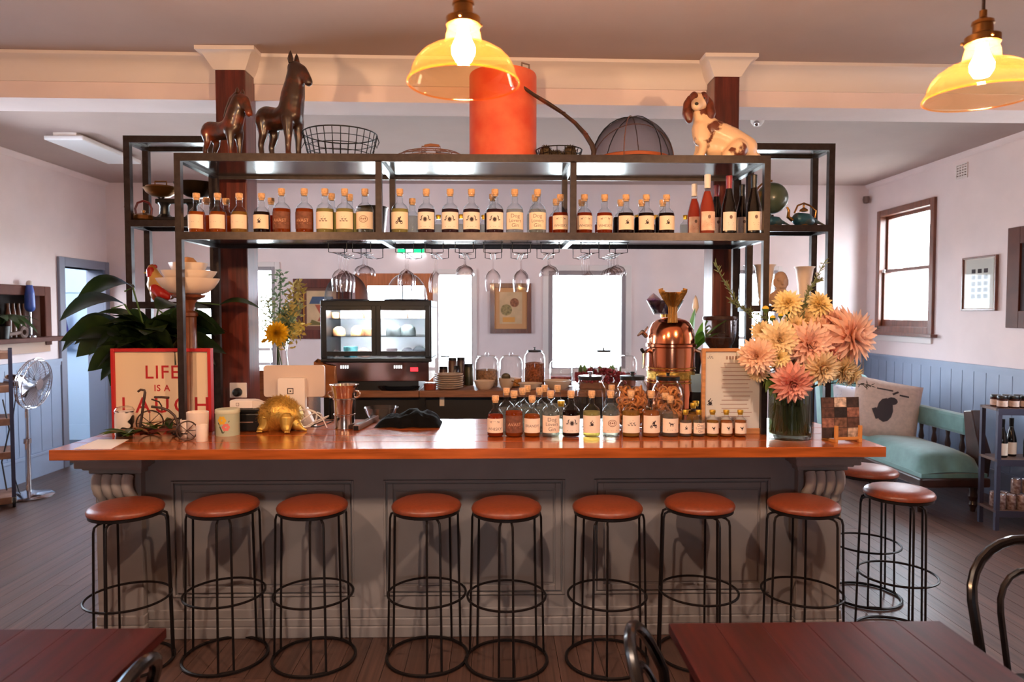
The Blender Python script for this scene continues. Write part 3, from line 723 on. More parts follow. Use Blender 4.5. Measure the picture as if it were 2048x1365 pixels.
spots = [(252, 1010, 0.35, 'leftmost of the eight leather bar stools along the bar front'), (446, 1004, 0.9, 'tan leather bar stool, second from left along the bar front'),
         (625, 1005, 0.88, 'tan leather bar stool, third from left along the bar front'), (853, 1004, 0.8, 'tan leather bar stool, fourth from left, just left of centre'),
         (1013, 1008, 0.5, 'tan leather bar stool, fifth from left, near the middle of the bar'), (1215, 1007, 0.2, 'tan leather bar stool, sixth from left along the bar front'),
         (1399, 1001, 0.95, 'tan leather bar stool, seventh from left, behind the red table corner'), (1607, 1003, 1.25, 'tan leather bar stool before the right pilaster, last along the bar front'),
         (1798, 979, 0.55, 'brown leather bar stool standing clear beyond the right end of the bar'), (1734, 937, 0.3, 'brown leather bar stool half hidden behind the right end of the bar')]
for i, (px, py, rz, lb) in enumerate(spots):
    p = U(px, py, z=SZ)
    if i == 0: stool.location = (p.x, p.y, 0); stool.rotation_euler = (0, 0, rz); stool['label'] = lb; stool['group'] = 'bar stools'
    else: dup(stool, (p.x, p.y, 0), rz, lb)

# ------------------------------------------------------------------ front tables and chairs
def table(label, xa, xb, ya, yb):
    t = thing('dining_table', label, 'table', ((xa + xb) / 2, (ya + yb) / 2, 0)); w = (xb - xa) / 2; d = (yb - ya) / 2
    n = 6
    for i in range(n):
        MB().box(-w + 2 * w * i / n + 0.0005, -w + 2 * w * (i + 1) / n - 0.0005, -d, d, 0.72, 0.75).build('table_plank', m_table, t, smooth=30, bev=0.0015)
    MB().box(-w + 0.05, w - 0.05, -d + 0.05, d - 0.05, 0.64, 0.72).build('apron', m_table, t, smooth=0)
    for x in (-1, 1):
        for y in (-1, 1): MB().lathe([(0, 0), (0.022, 0), (0.035, 0.62), (0.035, 0.66), (0, 0.66)], 14, (x * (w - 0.08), y * (d - 0.08), 0)).build('leg', m_table, t)
    return t
ty = U(1500, 1246, z=0.75).y
table('dark red timber table in the right foreground, seen from above', U(1336, 1246, z=0.75).x, U(1336, 1246, z=0.75).x + 0.84, 1.15, ty)
ty2 = U(200, 1258, z=0.75).y
table('dark red timber table in the left foreground corner, mostly in shadow', U(332, 1258, z=0.75).x - 0.84, U(332, 1258, z=0.75).x, 1.1, ty2)
def chair(label, loc, rz, zback=0.84):
    t = thing('bentwood_chair', label, 'chair', loc, rz)
    MB().lathe([(0, 0.455), (0.18, 0.452), (0.2, 0.46), (0.205, 0.45), (0.2, 0.435), (0, 0.43)], 28).build('seat', m_chair, t)
    for x in (-1, 1): MB().tube([(x * 0.15, 0.14, 0.44), (x * 0.19, 0.19, 0)], [0.018, 0.013], 8).build('leg', m_chair, t)
    hoop = [(-0.19, -0.24, 0), (-0.165, -0.165, 0.44)] + [(-0.20 * math.cos(PI * i / 14), -0.19 - 0.09 * math.sin(PI * i / 14), zback - 0.2 + 0.2 * math.sin(PI * i / 14)) for i in range(15)] + [(0.165, -0.165, 0.44), (0.19, -0.24, 0)]
    MB().tube(hoop, 0.017, 10).build('back_hoop', m_chair, t)
    inn = [(-0.09, -0.17, 0.45)] + [(-0.11 * math.cos(PI * i / 10), -0.195 - 0.06 * math.sin(PI * i / 10), zback - 0.24 + 0.14 * math.sin(PI * i / 10)) for i in range(11)] + [(0.09, -0.17, 0.45)]
    MB().tube(inn, 0.011, 8).build('inner_hoop', m_chair, t)
    MB().ring(0.15, 0.009, (0, -0.01, 0.24), seg=24).build('leg_ring', m_chair, t)
    return t
p = U(1262, 1300, y=1.92)
chair('black bentwood chair with glossy hoop back left of the right foreground table', (p.x + 0.27, 1.86, 0), -PI / 2 - 0.25, 0.80)
p = U(2040, 1195, y=1.95)
chair('black bentwood chair at the far right edge behind the red table', (p.x + 0.29, 2.12, 0), PI * 0.92, p.z + 0.02)
p = U(290, 1305, y=1.98)
chair('black bentwood chair tucked under the right side of the left foreground table', (-1.19, 1.76, 0), PI / 2, 0.80)

# ------------------------------------------------------------------ pendant lamps
m_shade, n_, l_, p_, out_ = newmat('amber_glass_shade'); n_.remove(p_)
tr = n_.new('ShaderNodeBsdfTransparent'); tr.inputs[0].default_value = C4((255, 226, 184))
ts = n_.new('ShaderNodeBsdfTranslucent'); ts.inputs[0].default_value = C4((255, 156, 66))
gl = n_.new('ShaderNodeBsdfGlossy'); gl.inputs[0].default_value = (1, 0.9, 0.75, 1); gl.inputs['Roughness'].default_value = 0.05
m1 = n_.new('ShaderNodeMixShader'); m1.inputs[0].default_value = 0.032; l_.new(tr.outputs[0], m1.inputs[1]); l_.new(ts.outputs[0], m1.inputs[2])
lw = n_.new('ShaderNodeLayerWeight'); lw.inputs[0].default_value = 0.35
m2 = n_.new('ShaderNodeMixShader'); mm = n_.new('ShaderNodeMath'); mm.operation = 'MULTIPLY'; mm.inputs[1].default_value = 0.35
l_.new(lw.outputs['Facing'], mm.inputs[0]); l_.new(mm.outputs[0], m2.inputs[0]); l_.new(m1.outputs[0], m2.inputs[1]); l_.new(gl.outputs[0], m2.inputs[2]); l_.new(m2.outputs[0], out_.inputs[0])
m_bulb = emit('glowing_bulb', BULB_COL, BULB)
lamp = thing('pendant_lamp', 'x', 'lamp')
MB().lathe([(0.148, 0), (0.150, 0.004), (0.147, 0.010), (0.140, 0.022), (0.137, 0.036), (0.128, 0.056), (0.112, 0.074), (0.09, 0.088), (0.066, 0.097), (0.051, 0.103), (0.048, 0.112), (0.046, 0.128), (0.041, 0.145), (0.036, 0.155)], 44).build('shade', m_shade, lamp, smooth=60)
MB().ring(0.149, 0.0025, (0, 0, 0.001), seg=48).build('shade_rim', m_shade, lamp)
MB().lathe([(0.042, 0.150), (0.046, 0.152), (0.046, 0.172), (0.03, 0.180), (0.026, 0.182), (0.026, 0.205), (0.03, 0.207), (0.028, 0.216), (0.014, 0.224), (0.010, 0.228), (0.010, 0.246), (0, 0.246)], 28).build('bulb_holder', m_brass, lamp)
for k in range(3):
    a = 2 * PI * k / 3 + 0.4; MB().ball((0.05 * math.cos(a), 0.05 * math.sin(a), 0.162), 0.005, 8).build('thumb_screw', m_brass, lamp)
MB().lathe([(0, 0.055), (0.02, 0.06), (0.03, 0.078), (0.031, 0.095), (0.022, 0.115), (0.014, 0.135), (0.013, 0.15), (0, 0.15)], 20).build('bulb', m_bulb, lamp)
cordm = M('brown_cord', (52, 32, 24), rough=0.8)
pl = [(U(927, 168, y=1.90), 'clear amber glass pendant lamp hanging before the middle of the shelving', 0.03), (U(1962, 195, y=2.02), 'clear amber glass pendant lamp at the upper right edge of the photo', 0.0)]
sp = pl[1][0] - pl[0][0]
pl.append((pl[0][0] - sp, 'amber glass pendant lamp out of frame left of the other lamps', 0))
for i, (p, lb, tl) in enumerate(pl):
    r = lamp if i == 0 else dup(lamp, p)
    r.location = p; r['label'] = lb; r['group'] = 'pendant lamps'
for r in [o for o in COL.objects if o.name.startswith('pendant_lamp')]:
    MB().tube([(0, 0, 0.244), (0, 0, ZC0 - r.location.z)], 0.0045, 8).build('cord', cordm, r)
    MB().lathe([(0, ZC0 - r.location.z - 0.02), (0.05, ZC0 - r.location.z - 0.018), (0.055, ZC0 - r.location.z), (0, ZC0 - r.location.z)], 20).build('ceiling_rose', m_brass, r)
# ------------------------------------------------------------------ bottles
LIQ = {'amber': (206, 108, 36), 'red': (186, 70, 32), 'darkamber': (188, 88, 30), 'gold': (206, 156, 74), 'pale': (212, 196, 130), 'dark': (38, 20, 18), 'purple': (86, 56, 66),
       'clear': (226, 224, 216), 'peach': (212, 142, 84), 'rose': (222, 108, 84)}
def liq(c):
    return cached(('liq', c), lambda: liquid('liquid_' + c, LIQ[c], body={'clear': 0.12, 'dark': 0.85, 'purple': 0.7, 'pale': 0.5}.get(c, 0.55)))
m_label = M('cream_label', (244, 222, 200), rough=0.75)
m_lbrown = M('brown_label', (122, 74, 56), rough=0.7, var=0.25, scale=60)
m_lwhite = M('white_label', (238, 226, 216), rough=0.7)
BT = {  # outer profile, shoulder radius, label z range, fill height, stopper z0, radii
    'tall': dict(R=0.0465, prof=[(0, 0), (0.040, 0), (0.0455, 0.004), (0.0465, 0.012), (0.0465, 0.118), (0.044, 0.135), (0.037, 0.149), (0.026, 0.159), (0.018, 0.166), (0.0165, 0.174), (0.0165, 0.208), (0.019, 0.210), (0.019, 0.216)], lab=(0.024, 0.114), fill=0.132, cork=(0.0185, 0.212, 0.240)),
    'mid': dict(R=0.043, prof=[(0, 0), (0.037, 0), (0.042, 0.004), (0.043, 0.012), (0.043, 0.098), (0.041, 0.112), (0.034, 0.126), (0.024, 0.136), (0.0175, 0.144), (0.0165, 0.152), (0.0165, 0.184), (0.019, 0.186), (0.019, 0.192)], lab=(0.024, 0.098), fill=0.115, cork=(0.0185, 0.188, 0.214)),
    'mini': dict(R=0.0315, prof=[(0, 0), (0.027, 0), (0.031, 0.003), (0.0315, 0.01), (0.0315, 0.076), (0.029, 0.087), (0.022, 0.096), (0.014, 0.103), (0.0115, 0.11), (0.0115, 0.128)], lab=(0.018, 0.074), fill=0.083, cork=(0.0155, 0.124, 0.139)),
}
def patch(R, z0, z1, half, seg=14):
    """curved label facing -y"""
    m = MB(); vs = []; fs = []
    for z in (z0, z1):
        for i in range(seg + 1):
            a = -PI / 2 - half + 2 * half * i / seg; vs.append((R * math.cos(a), R * math.sin(a), z))
    for i in range(seg): fs.append((i, i + 1, seg + 2 + i, seg + 1 + i))
    return m.add(vs, fs)
def wrap(vs2, fs, R, zc):
    m = MB(); return m.add([(R * math.sin(x / R), -R * math.cos(x / R), zc + z) for x, z in vs2], fs)
def disc(cx, cz, rx, rz, n=10): return [(cx + rx * math.cos(2 * PI * i / n), cz + rz * math.sin(2 * PI * i / n)) for i in range(n)]
def bar2(x0, z0, x1, z1, w):
    dx, dz = x1 - x0, z1 - z0; L = math.hypot(dx, dz) or 1; nx, nz = -dz / L * w / 2, dx / L * w / 2
    return [(x0 + nx, z0 + nz), (x1 + nx, z1 + nz), (x1 - nx, z1 - nz), (x0 - nx, z0 - nz)]
def hound(cx, cz, s, f=1):
    P = [disc(cx, cz, 0.5 * s, 0.2 * s), disc(cx + f * 0.62 * s, cz + 0.34 * s, 0.2 * s, 0.14 * s), bar2(cx + f * 0.4 * s, cz, cx + f * 0.6 * s, cz + 0.35 * s, 0.2 * s), bar2(cx - f * 0.45 * s, cz + 0.05 * s, cx - f * 0.8 * s, cz + 0.3 * s, 0.08 * s)]
    for q in (-0.4, -0.2, 0.25, 0.4): P.append(bar2(cx + f * q * s, cz, cx + f * (q + 0.03) * s, cz - 0.62 * s, 0.11 * s))
    return P
def arc(cx, cz, rx, rz, a0, a1, w, n=10):
    P = []
    for i in range(n):
        a = a0 + (a1 - a0) * i / n; b = a0 + (a1 - a0) * (i + 1) / n
        P.append(bar2(cx + rx * math.cos(a), cz + rz * math.sin(a), cx + rx * math.cos(b), cz + rz * math.sin(b), w))
    return P
def emblem(kind):
    """line drawings on the labels, width about 1"""
    P = []
    if kind == 'twodogs': P = hound(-0.36, 0.25, 0.17, 1) + hound(0.36, 0.25, 0.17, -1) + arc(0, 0.2, 0.14, 0.12, 0.3, 2.8, 0.015)
    elif kind == 'hound': P = hound(0, 0.05, 0.33, -1)
    elif kind == 'heraldic':
        P = [disc(0, 0, 0.15, 0.17)] + arc(0, 0, 0.19, 0.21, 0, 2 * PI, 0.02, 16)
        for f in (-1, 1): P += hound(f * 0.40, -0.02, 0.17, -f) + [bar2(f * 0.33, 0.05, f * 0.30, 0.27, 0.07), bar2(f * 0.30, 0.26, f * 0.2, 0.30, 0.05)]
    elif kind == 'cluster':
        r = random.Random(3)
        for i in range(5): P += hound(-0.25 + 0.13 * i, -0.05 + 0.16 * (i % 2), 0.14, 1 if i % 2 else -1)
        P += [bar2(-0.2, 0.28, 0.1, 0.33, 0.02)]
    elif kind == 'crest':
        P = arc(0, 0, 0.36, 0.27, 0, 2 * PI, 0.045, 20) + arc(0, 0, 0.24, 0.17, 0, 2 * PI, 0.03, 16) + [disc(0, 0, 0.07, 0.07), disc(-0.16, 0.02, 0.05, 0.07), disc(0.16, 0.02, 0.05, 0.07)]
    elif kind == 'scooter':
        P = arc(-0.2, -0.2, 0.09, 0.09, 0, 2 * PI, 0.05) + arc(0.2, -0.2, 0.09, 0.09, 0, 2 * PI, 0.05) + [disc(0.1, -0.08, 0.2, 0.08), bar2(-0.2, -0.2, -0.08, 0.12, 0.05), bar2(-0.2, -0.18, 0.15, -0.16, 0.05), disc(0.02, 0.1, 0.1, 0.12), bar2(-0.1, 0.2, 0.18, 0.3, 0.05), disc(0.1, 0.22, 0.07, 0.06)]
    elif kind == 'rabbit':
        P = [disc(0.02, -0.02, 0.13, 0.12), disc(-0.08, 0.13, 0.07, 0.06), bar2(-0.05, 0.15, 0.06, 0.33, 0.05), bar2(0, 0, 0.16, 0.2, 0.04), bar2(-0.15, -0.14, 0.2, -0.13, 0.03), bar2(-0.1, -0.05, -0.2, -0.12, 0.04)]
    elif kind == 'rooster':
        P = [disc(0, 0, 0.13, 0.1), disc(0.12, 0.15, 0.06, 0.06), bar2(0.05, 0.02, 0.12, 0.15, 0.08), bar2(-0.1, 0.02, -0.22, 0.18, 0.09), bar2(-0.02, -0.05, -0.04, -0.24, 0.04), bar2(0.05, -0.05, 0.06, -0.24, 0.04)]
    return P
def print_mesh(spec, R, z0, z1, key):
    def f():
        vs = []; fs = []; zc = (z0 + z1) / 2; w = R * 1.5 * 1.45
        em, lines = spec
        def put(P, sx, dz):
            for poly in P:
                n = len(vs); vs.extend([(x * sx, z * sx + dz) for x, z in poly]); fs.append(tuple(range(n, n + len(poly))))
        if em: put(emblem(em), w * 0.62, 0.006 if lines else 0)
        for txt, size, dz in lines:
            if txt == '-':
                q = size * R
                tv, tf = [], []
                for a, b in ((-2.2, -0.3), (0.1, 2.2)): tv += bar2(a * q, 0, b * q, 0, 0.0016); tf.append(tuple(range(len(tv) - 4, len(tv))))
            else: tv, tf = text2d(txt, size * R, bold=0.0)
            n = len(vs); vs.extend([(x, z + dz * (z1 - z0)) for x, z in tv]); fs.extend([tuple(i + n for i in q) for q in tf])
        return wrap(vs, fs, R + 0.0013, zc).mesh('label_print', PRM[key], smooth=0)
    return f
PRM = {'ink': m_ink, 'inkl': m_inkl, 'pale': M('pale_print', (206, 160, 128), rough=0.8), 'brown': M('crest_print', (146, 104, 82), rough=0.8)}
LAB = {  # label kind: (label material, print material key, emblem, [(text, size in radii, height)])
    'whisky': (m_label, 'inkl', 'twodogs', [('WHISKY', 0.5, -0.24)]),
    'avast': (m_lbrown, 'pale', None, [('AVAST', 0.52, -0.02), ('-', 0.3, -0.2)]),
    'brandy': (m_label, 'inkl', None, [('BRANDY', 0.46, -0.02)]),
    'plain': (m_label, 'inkl', None, [('-', 0.3, -0.03)]),
    'doglovers': (m_label, 'inkl', None, [('Dog', 0.62, 0.27), ('Lovers', 0.56, 0.0), ('Gin', 0.6, -0.28)]),
    'heraldic': (m_lwhite, 'ink', 'heraldic', [('-', 0.25, -0.36)]),
    'crest': (m_label, 'brown', 'crest', [('-', 0.25, -0.36)]),
    'cluster': (m_label, 'ink', 'cluster', []),
    'scooter': (m_label, 'ink', 'scooter', []),
    'hound': (m_label, 'ink', 'hound', [('-', 0.25, -0.3)]),
    'rabbit': (m_label, 'ink', 'rabbit', []),
    'rooster': (m_label, 'ink', 'rooster', []),
}
def bottle(kind, lc, lab, loc, label, group, cap=None, rz=0.0, s=1.0):
    B = BT[kind]
    t = thing('spirit_bottle', label, 'bottle', loc, rz, group); t.scale = (s, s, s)
    link('bottle_glass', cached(('bg', kind), lambda: MB().lathe(B['prof'], 28).mesh('bottle_glass', m_bglass, 60)), t)
    def lm():
        pr = [(0, 0.006)] + [(max(r - 0.0025, 0), max(z, 0.006)) for r, z in B['prof'][1:] if z <= B['fill'] and r > 0.001]
        rl = pr[-1][0]; return MB().lathe(pr + [(rl * 0.985, B['fill']), (0, B['fill'])], 28).mesh('liquid', liq(lc), 50)
    link('liquid', cached(('lq', kind, lc), lm), t)
    cr, c0, c1 = B['cork']; cm = cap or (m_gold if kind == 'mini' else m_cork)
    link('stopper', cached(('ck', kind, cm.name), lambda: MB().lathe([(0, c0 - 0.01), (cr * 0.8, c0 - 0.01), (cr * 0.85, c0), (cr, c0 + 0.001), (cr, c1 - 0.002), (cr * 0.93, c1), (0, c1)], 20).mesh('stopper', cm, 40)), t)
    if lab:
        lmat, pk, em, lines = LAB[lab]; z0, z1 = B['lab']
        lo = link('paper_label', cached(('lb', kind, lmat.name), lambda: patch(B['R'] + 0.0007, z0, z1, 1.22).mesh('paper_label', lmat, 60)), t)
        link('label_print', cached(('lp', kind, lab), print_mesh((em, lines), B['R'], z0, z1, pk)), lo)
    return t
DESC = {'amber': 'amber', 'red': 'red-amber', 'darkamber': 'amber', 'gold': 'golden', 'pale': 'pale yellow', 'dark': 'near-black', 'purple': 'purple', 'clear': 'clear', 'peach': 'peach-coloured'}
LDESC = {'whisky': 'two-hound whisky label', 'avast': 'brown AVAST label', 'brandy': 'plain BRANDY label', 'plain': 'plain cream label', 'doglovers': 'Dog Lovers Gin label', 'heraldic': 'heraldic deer label',
         'crest': 'round crest label', 'cluster': 'animal-band label', 'scooter': 'scooter label', 'hound': 'dark hound label', 'rabbit': 'rabbit label', 'rooster': 'rooster label', None: 'label turned away'}
# front row on the shelf: px left, right
row = [(376, 412, 'mid', 'amber', 'plain'), (418, 455, 'mid', 'amber', 'plain'), (462, 497, 'mid', 'gold', 'plain'), (508, 540, 'mid', 'dark', 'rabbit'), (545, 583, 'tall', 'darkamber', 'avast'), (591, 628, 'tall', 'darkamber', 'avast'),
       (632, 669, 'tall', 'pale', 'cluster'), (671, 709, 'tall', 'pale', 'cluster'), (712, 749, 'tall', 'clear', 'crest'), (783, 817, 'tall', 'pale', 'scooter'), (835, 871, 'tall', 'purple', 'heraldic'), (883, 918, 'tall', 'purple', 'heraldic'),
       (925, 961, 'tall', 'purple', 'heraldic'), (972, 1008, 'tall', 'purple', 'heraldic'), (1011, 1048, 'tall', 'clear', 'doglovers'), (1056, 1094, 'tall', 'clear', 'doglovers'), (1103, 1138, 'mid', 'red', 'whisky'), (1153, 1184, 'mid', 'red', 'whisky'),
       (1193, 1225, 'mid', 'red', 'whisky'), (1235, 1268, 'mid', 'dark', 'rabbit'), (1276, 1308, 'mid', 'dark', 'rabbit'), (1317, 1348, 'mid', 'dark', 'rabbit')]
YB1 = YS0 + 0.10
for i, (a, b, k, lc, lb) in enumerate(row):
    p = U((a + b) / 2, 464, y=YB1)
    bottle(k, lc, lb, (p.x, YB1, zt2), '%s bottle with %s, %s from left in front row on shelf' % (DESC[lc], LDESC[lb], ORD[i + 1]), 'spirit bottles on the shelf', rz=0.03 * ((i * 7) % 5 - 2))
# second row, showing between and behind the first
back = [(414, 'mid', 'amber'), (453, 'mid', 'amber'), (543, 'mid', 'red'), (521, 'mini', 'red'), (664, 'tall', 'pale'), (700, 'tall', 'pale'), (825, 'mid', 'clear'), (877, 'mini', 'clear'), (922, 'mini', 'clear'), (968, 'mini', 'clear'), (985, 'tall', 'purple'), (1070, 'tall', 'clear'),
        (1112, 'mid', 'red'), (1163, 'mid', 'red'), (1200, 'mini', 'red'), (1241, 'mid', 'dark'), (1274, 'mini', 'gold'), (1283, 'mid', 'dark'), (1311, 'mini', 'dark'), (1325, 'mid', 'dark'), (1371, 'mini', 'clear')]
for i, (px, k, lc) in enumerate(back):
    yy = YB1 + 0.15 + 0.09 * (k == 'mini') + 0.02 * (i % 2)
    p = U(px, 464, y=yy)
    bottle(k, lc, None, (p.x, yy, zt2), '%s spirit bottle half hidden in back row on shelf, %s there from left' % (DESC[lc], ORD[i + 1]), 'spirit bottles on the shelf')
# wine bottles
def wine(loc, label, kind, s=1.0):
    t = thing('wine_bottle', label, 'bottle', loc, 0, 'wine bottles on the shelf'); t.scale = (s, s, s)
    pr = [(0, 0.004), (0.030, 0), (0.0375, 0.004), (0.038, 0.012), (0.038, 0.125), (0.035, 0.15), (0.027, 0.185), (0.018, 0.22), (0.0145, 0.245), (0.014, 0.298), (0, 0.298)]
    if kind == 'rose':
        link('bottle_glass', cached('wgr', lambda: MB().lathe(pr, 26).mesh('bottle_glass', m_bglass, 60)), t)
        link('liquid', cached('wlr', lambda: MB().lathe([(max(r - 0.003, 0), max(z, 0.006)) for r, z in pr[:8]] + [(0, 0.22)], 26).mesh('liquid', liq('rose'), 60)), t)
        cap, lm = m_lwhite, cached('rl', lambda: M('rose_label', (226, 176, 156), rough=0.7, col2=(240, 218, 204), scale=24))
    else:
        link('bottle_glass', cached('wgd', lambda: MB().lathe(pr, 26).mesh('bottle_glass', cached('wgm', lambda: M('dark_green_glass', (14, 12, 11), rough=0.08, coat=0.4)), 60)), t)
        cap = cached('rc', lambda: M('red_capsule', (140, 26, 40), rough=0.3)) if kind == 'redcap' else m_black
        lm = m_lwhite if kind == 'redcap' else m_label
    link('capsule', cached(('wc', cap.name), lambda: MB().lathe([(0.0155, 0.235), (0.0155, 0.262), (0.0162, 0.264), (0.0162, 0.303), (0.014, 0.305), (0, 0.305)], 20).mesh('capsule', cap, 40)), t)
    lo = link('paper_label', cached(('wlab', lm.name), lambda: patch(0.0388, 0.02, 0.115, 1.1).mesh('paper_label', lm, 60)), t)
    link('label_print', cached('wpr', lambda: wrap(disc(0.0, 0.02, 0.008, 0.01) + bar2(-0.015, -0.01, 0.015, -0.01, 0.003) + bar2(-0.012, -0.02, 0.012, -0.02, 0.002), [tuple(range(10)), (10, 11, 12, 13), (14, 15, 16, 17)], 0.0395, 0.068).mesh('label_print', m_inkl, 0)), lo)
    return t
for px, yy, kind, s, lb in ((1388, YB1 + 0.13, 'rose', 0.97, 'pink rose wine bottle standing behind the front rose bottle'), (1414, YB1, 'rose', 1.06, 'pink rose wine bottle with white cap in front on the shelf'), (1432, YB1 + 0.16, 'redcap', 0.97, 'dark wine bottle with red capsule, standing behind, before the red post'),
                         (1457, YB1, 'redcap', 1.04, 'dark wine bottle with red capsule and white label, in front on shelf'), (1484, YB1 + 0.13, 'dark', 0.96, 'black wine bottle with black cap, standing behind near shelf end'), (1507, YB1 - 0.01, 'dark', 1.05, 'black wine bottle with cream label, last at the right shelf end')):
    p = U(px, 464, y=yy); wine((p.x, yy, zt2), lb, kind, s)
p = U(744, 460, y=YB1 + 0.22)
o = MB().lathe([(0, 0), (0.062, 0), (0.066, 0.01), (0.084, 0.17), (0.09, 0.178), (0.086, 0.18), (0.08, 0.17), (0.062, 0.02), (0, 0.015)], 28).build('ice_bucket', M('brushed_steel', (160, 150, 146), rough=0.25, metal=1), loc=(p.x, YB1 + 0.25, zt2))
tag(o, 'steel ice bucket behind the bottles, left of the first divider post', 'bucket')

# ------------------------------------------------------------------ bottles on the worktop
crow = [(975, 1007, 'mid', 'red', 'whisky'), (1010, 1046, 'tall', 'darkamber', 'avast'), (1047.5, 1081, 'mid', 'amber', 'brandy'), (1083, 1119, 'tall', 'clear', 'doglovers'), (1124, 1160, 'tall', 'dark', 'heraldic'), (1165, 1201, 'tall', 'pale', 'rabbit'),
        (1203, 1239, 'tall', 'clear', 'crest'), (1243, 1280, 'tall', 'gold', 'cluster'), (1284, 1319, 'tall', 'peach', 'scooter'), (1323, 1356, 'mid', 'clear', 'hound'), (1358, 1383, 'mini', 'clear', 'rabbit'), (1384, 1410, 'mini', 'clear', 'doglovers'),
        (1412, 1437, 'mini', 'gold', 'rooster'), (1439, 1465, 'mini', 'peach', 'rooster'), (1467, 1493, 'mini', 'peach', 'rooster')]
for i, (a, b, k, lc, lb) in enumerate(crow):
    p = U((a + b) / 2, 873, z=ZC)
    bottle(k, lc, lb, (p.x, p.y, ZC), '%s bottle with %s, %s from left in front worktop row' % (DESC[lc], LDESC[lb], ORD[i + 1]), 'spirit bottles on the worktop', rz=0.05 * ((i * 3) % 5 - 2))
cback = [(1013, 'tall', 0.12), (1045, 'tall', 0.13), (1055, 'tall', 0.26), (1079, 'tall', 0.14), (1089, 'tall', 0.27), (1115, 'tall', 0.26), (1122, 'mini', 0.10), (1223, 'tall', 0.27), (1330, 'mid', 0.09), (1386, 'mini', 0.09), (1391, 'mini', 0.18)]
for i, (px, k, dy) in enumerate(cback):
    yy = 3.66 + dy; p = U(px, 860, y=yy)
    bottle(k, 'clear' if k != 'mini' or px < 1200 else 'gold', None, (p.x, yy, ZC), 'clear glass bottle behind the front row on worktop, %s there from left' % ORD[i + 1], 'spirit bottles on the worktop', s=1.0 if k != 'mini' else (1.25 if px < 1200 else 1.15))

# ------------------------------------------------------------------ hanging wine glasses and their wire racks
m_wg = glass('wine_glass_crystal', (254, 252, 252), (222, 216, 218), refl=0.9, base=0.05, pw=1.8)
GL = {'wine': [(0.036, 0), (0.034, -0.002), (0.006, -0.006), (0.004, -0.012), (0.004, -0.085), (0.008, -0.092), (0.025, -0.103), (0.038, -0.122), (0.043, -0.145), (0.041, -0.175), (0.036, -0.208)],
      'flute': [(0.032, 0), (0.030, -0.002), (0.006, -0.006), (0.004, -0.012), (0.004, -0.095), (0.008, -0.103), (0.022, -0.118), (0.031, -0.14), (0.034, -0.165), (0.032, -0.19), (0.029, -0.215)],
      'coupe': [(0.036, 0), (0.034, -0.002), (0.006, -0.006), (0.004, -0.012), (0.004, -0.062), (0.010, -0.068), (0.034, -0.078), (0.046, -0.094), (0.049, -0.112), (0.046, -0.122)]}
racks = [(682, 'wine', 3), (729, 'coupe', 2), (813, 'wine', 2), (871, 'flute', 2), (930, 'coupe', 2), (986, 'wine', 1), (1042, 'wine', 2), (1098, 'coupe', 2), (1176, 'flute', 4), (1232, 'coupe', 4)]
ga = YS0 + 0.10
zr0 = zt2 - 0.042
for i, (px, kind, n) in enumerate(racks):
    xc = U(px, 500, y=ga + 0.05).x
    t = thing('glass_rack', 'black wire glass rack under the bottle shelf, %s from left' % ORD[i + 1], 'rack', (xc, ga, zr0), 0, 'wire glass racks')
    for s in (-1, 1):
        MB().tube([(s * 0.048, -0.03, 0), (s * 0.048, -0.03, -0.055), (s * 0.012, -0.03, -0.062), (s * 0.012, 0.36, -0.062), (s * 0.048, 0.36, -0.055), (s * 0.048, 0.36, 0)], 0.0024, 6).build('rail_wire', m_blackm, t)
    for y in (-0.03, 0.36): MB().box(-0.055, 0.055, y - 0.003, y + 0.003, -0.004, 0).build('mounting_bar', m_blackm, t, smooth=0)
    me = cached(('wg', kind), lambda: MB().lathe(GL[kind], 26).mesh('wine_glass', m_wg, 60))
    for k in range(n):
        o = link('wine_glass', me, None, (xc, ga + 0.01 + 0.098 * k, zr0 - 0.0535))
        nm = {'wine': 'large stemmed wine glass', 'flute': 'slim tulip glass', 'coupe': 'short wide cocktail glass'}[kind]
        tag(o, '%s hanging in the %s rack from left, %s from the front' % (nm, ORD[i + 1], ORD[k + 1]), 'glass', 'hanging glasses')

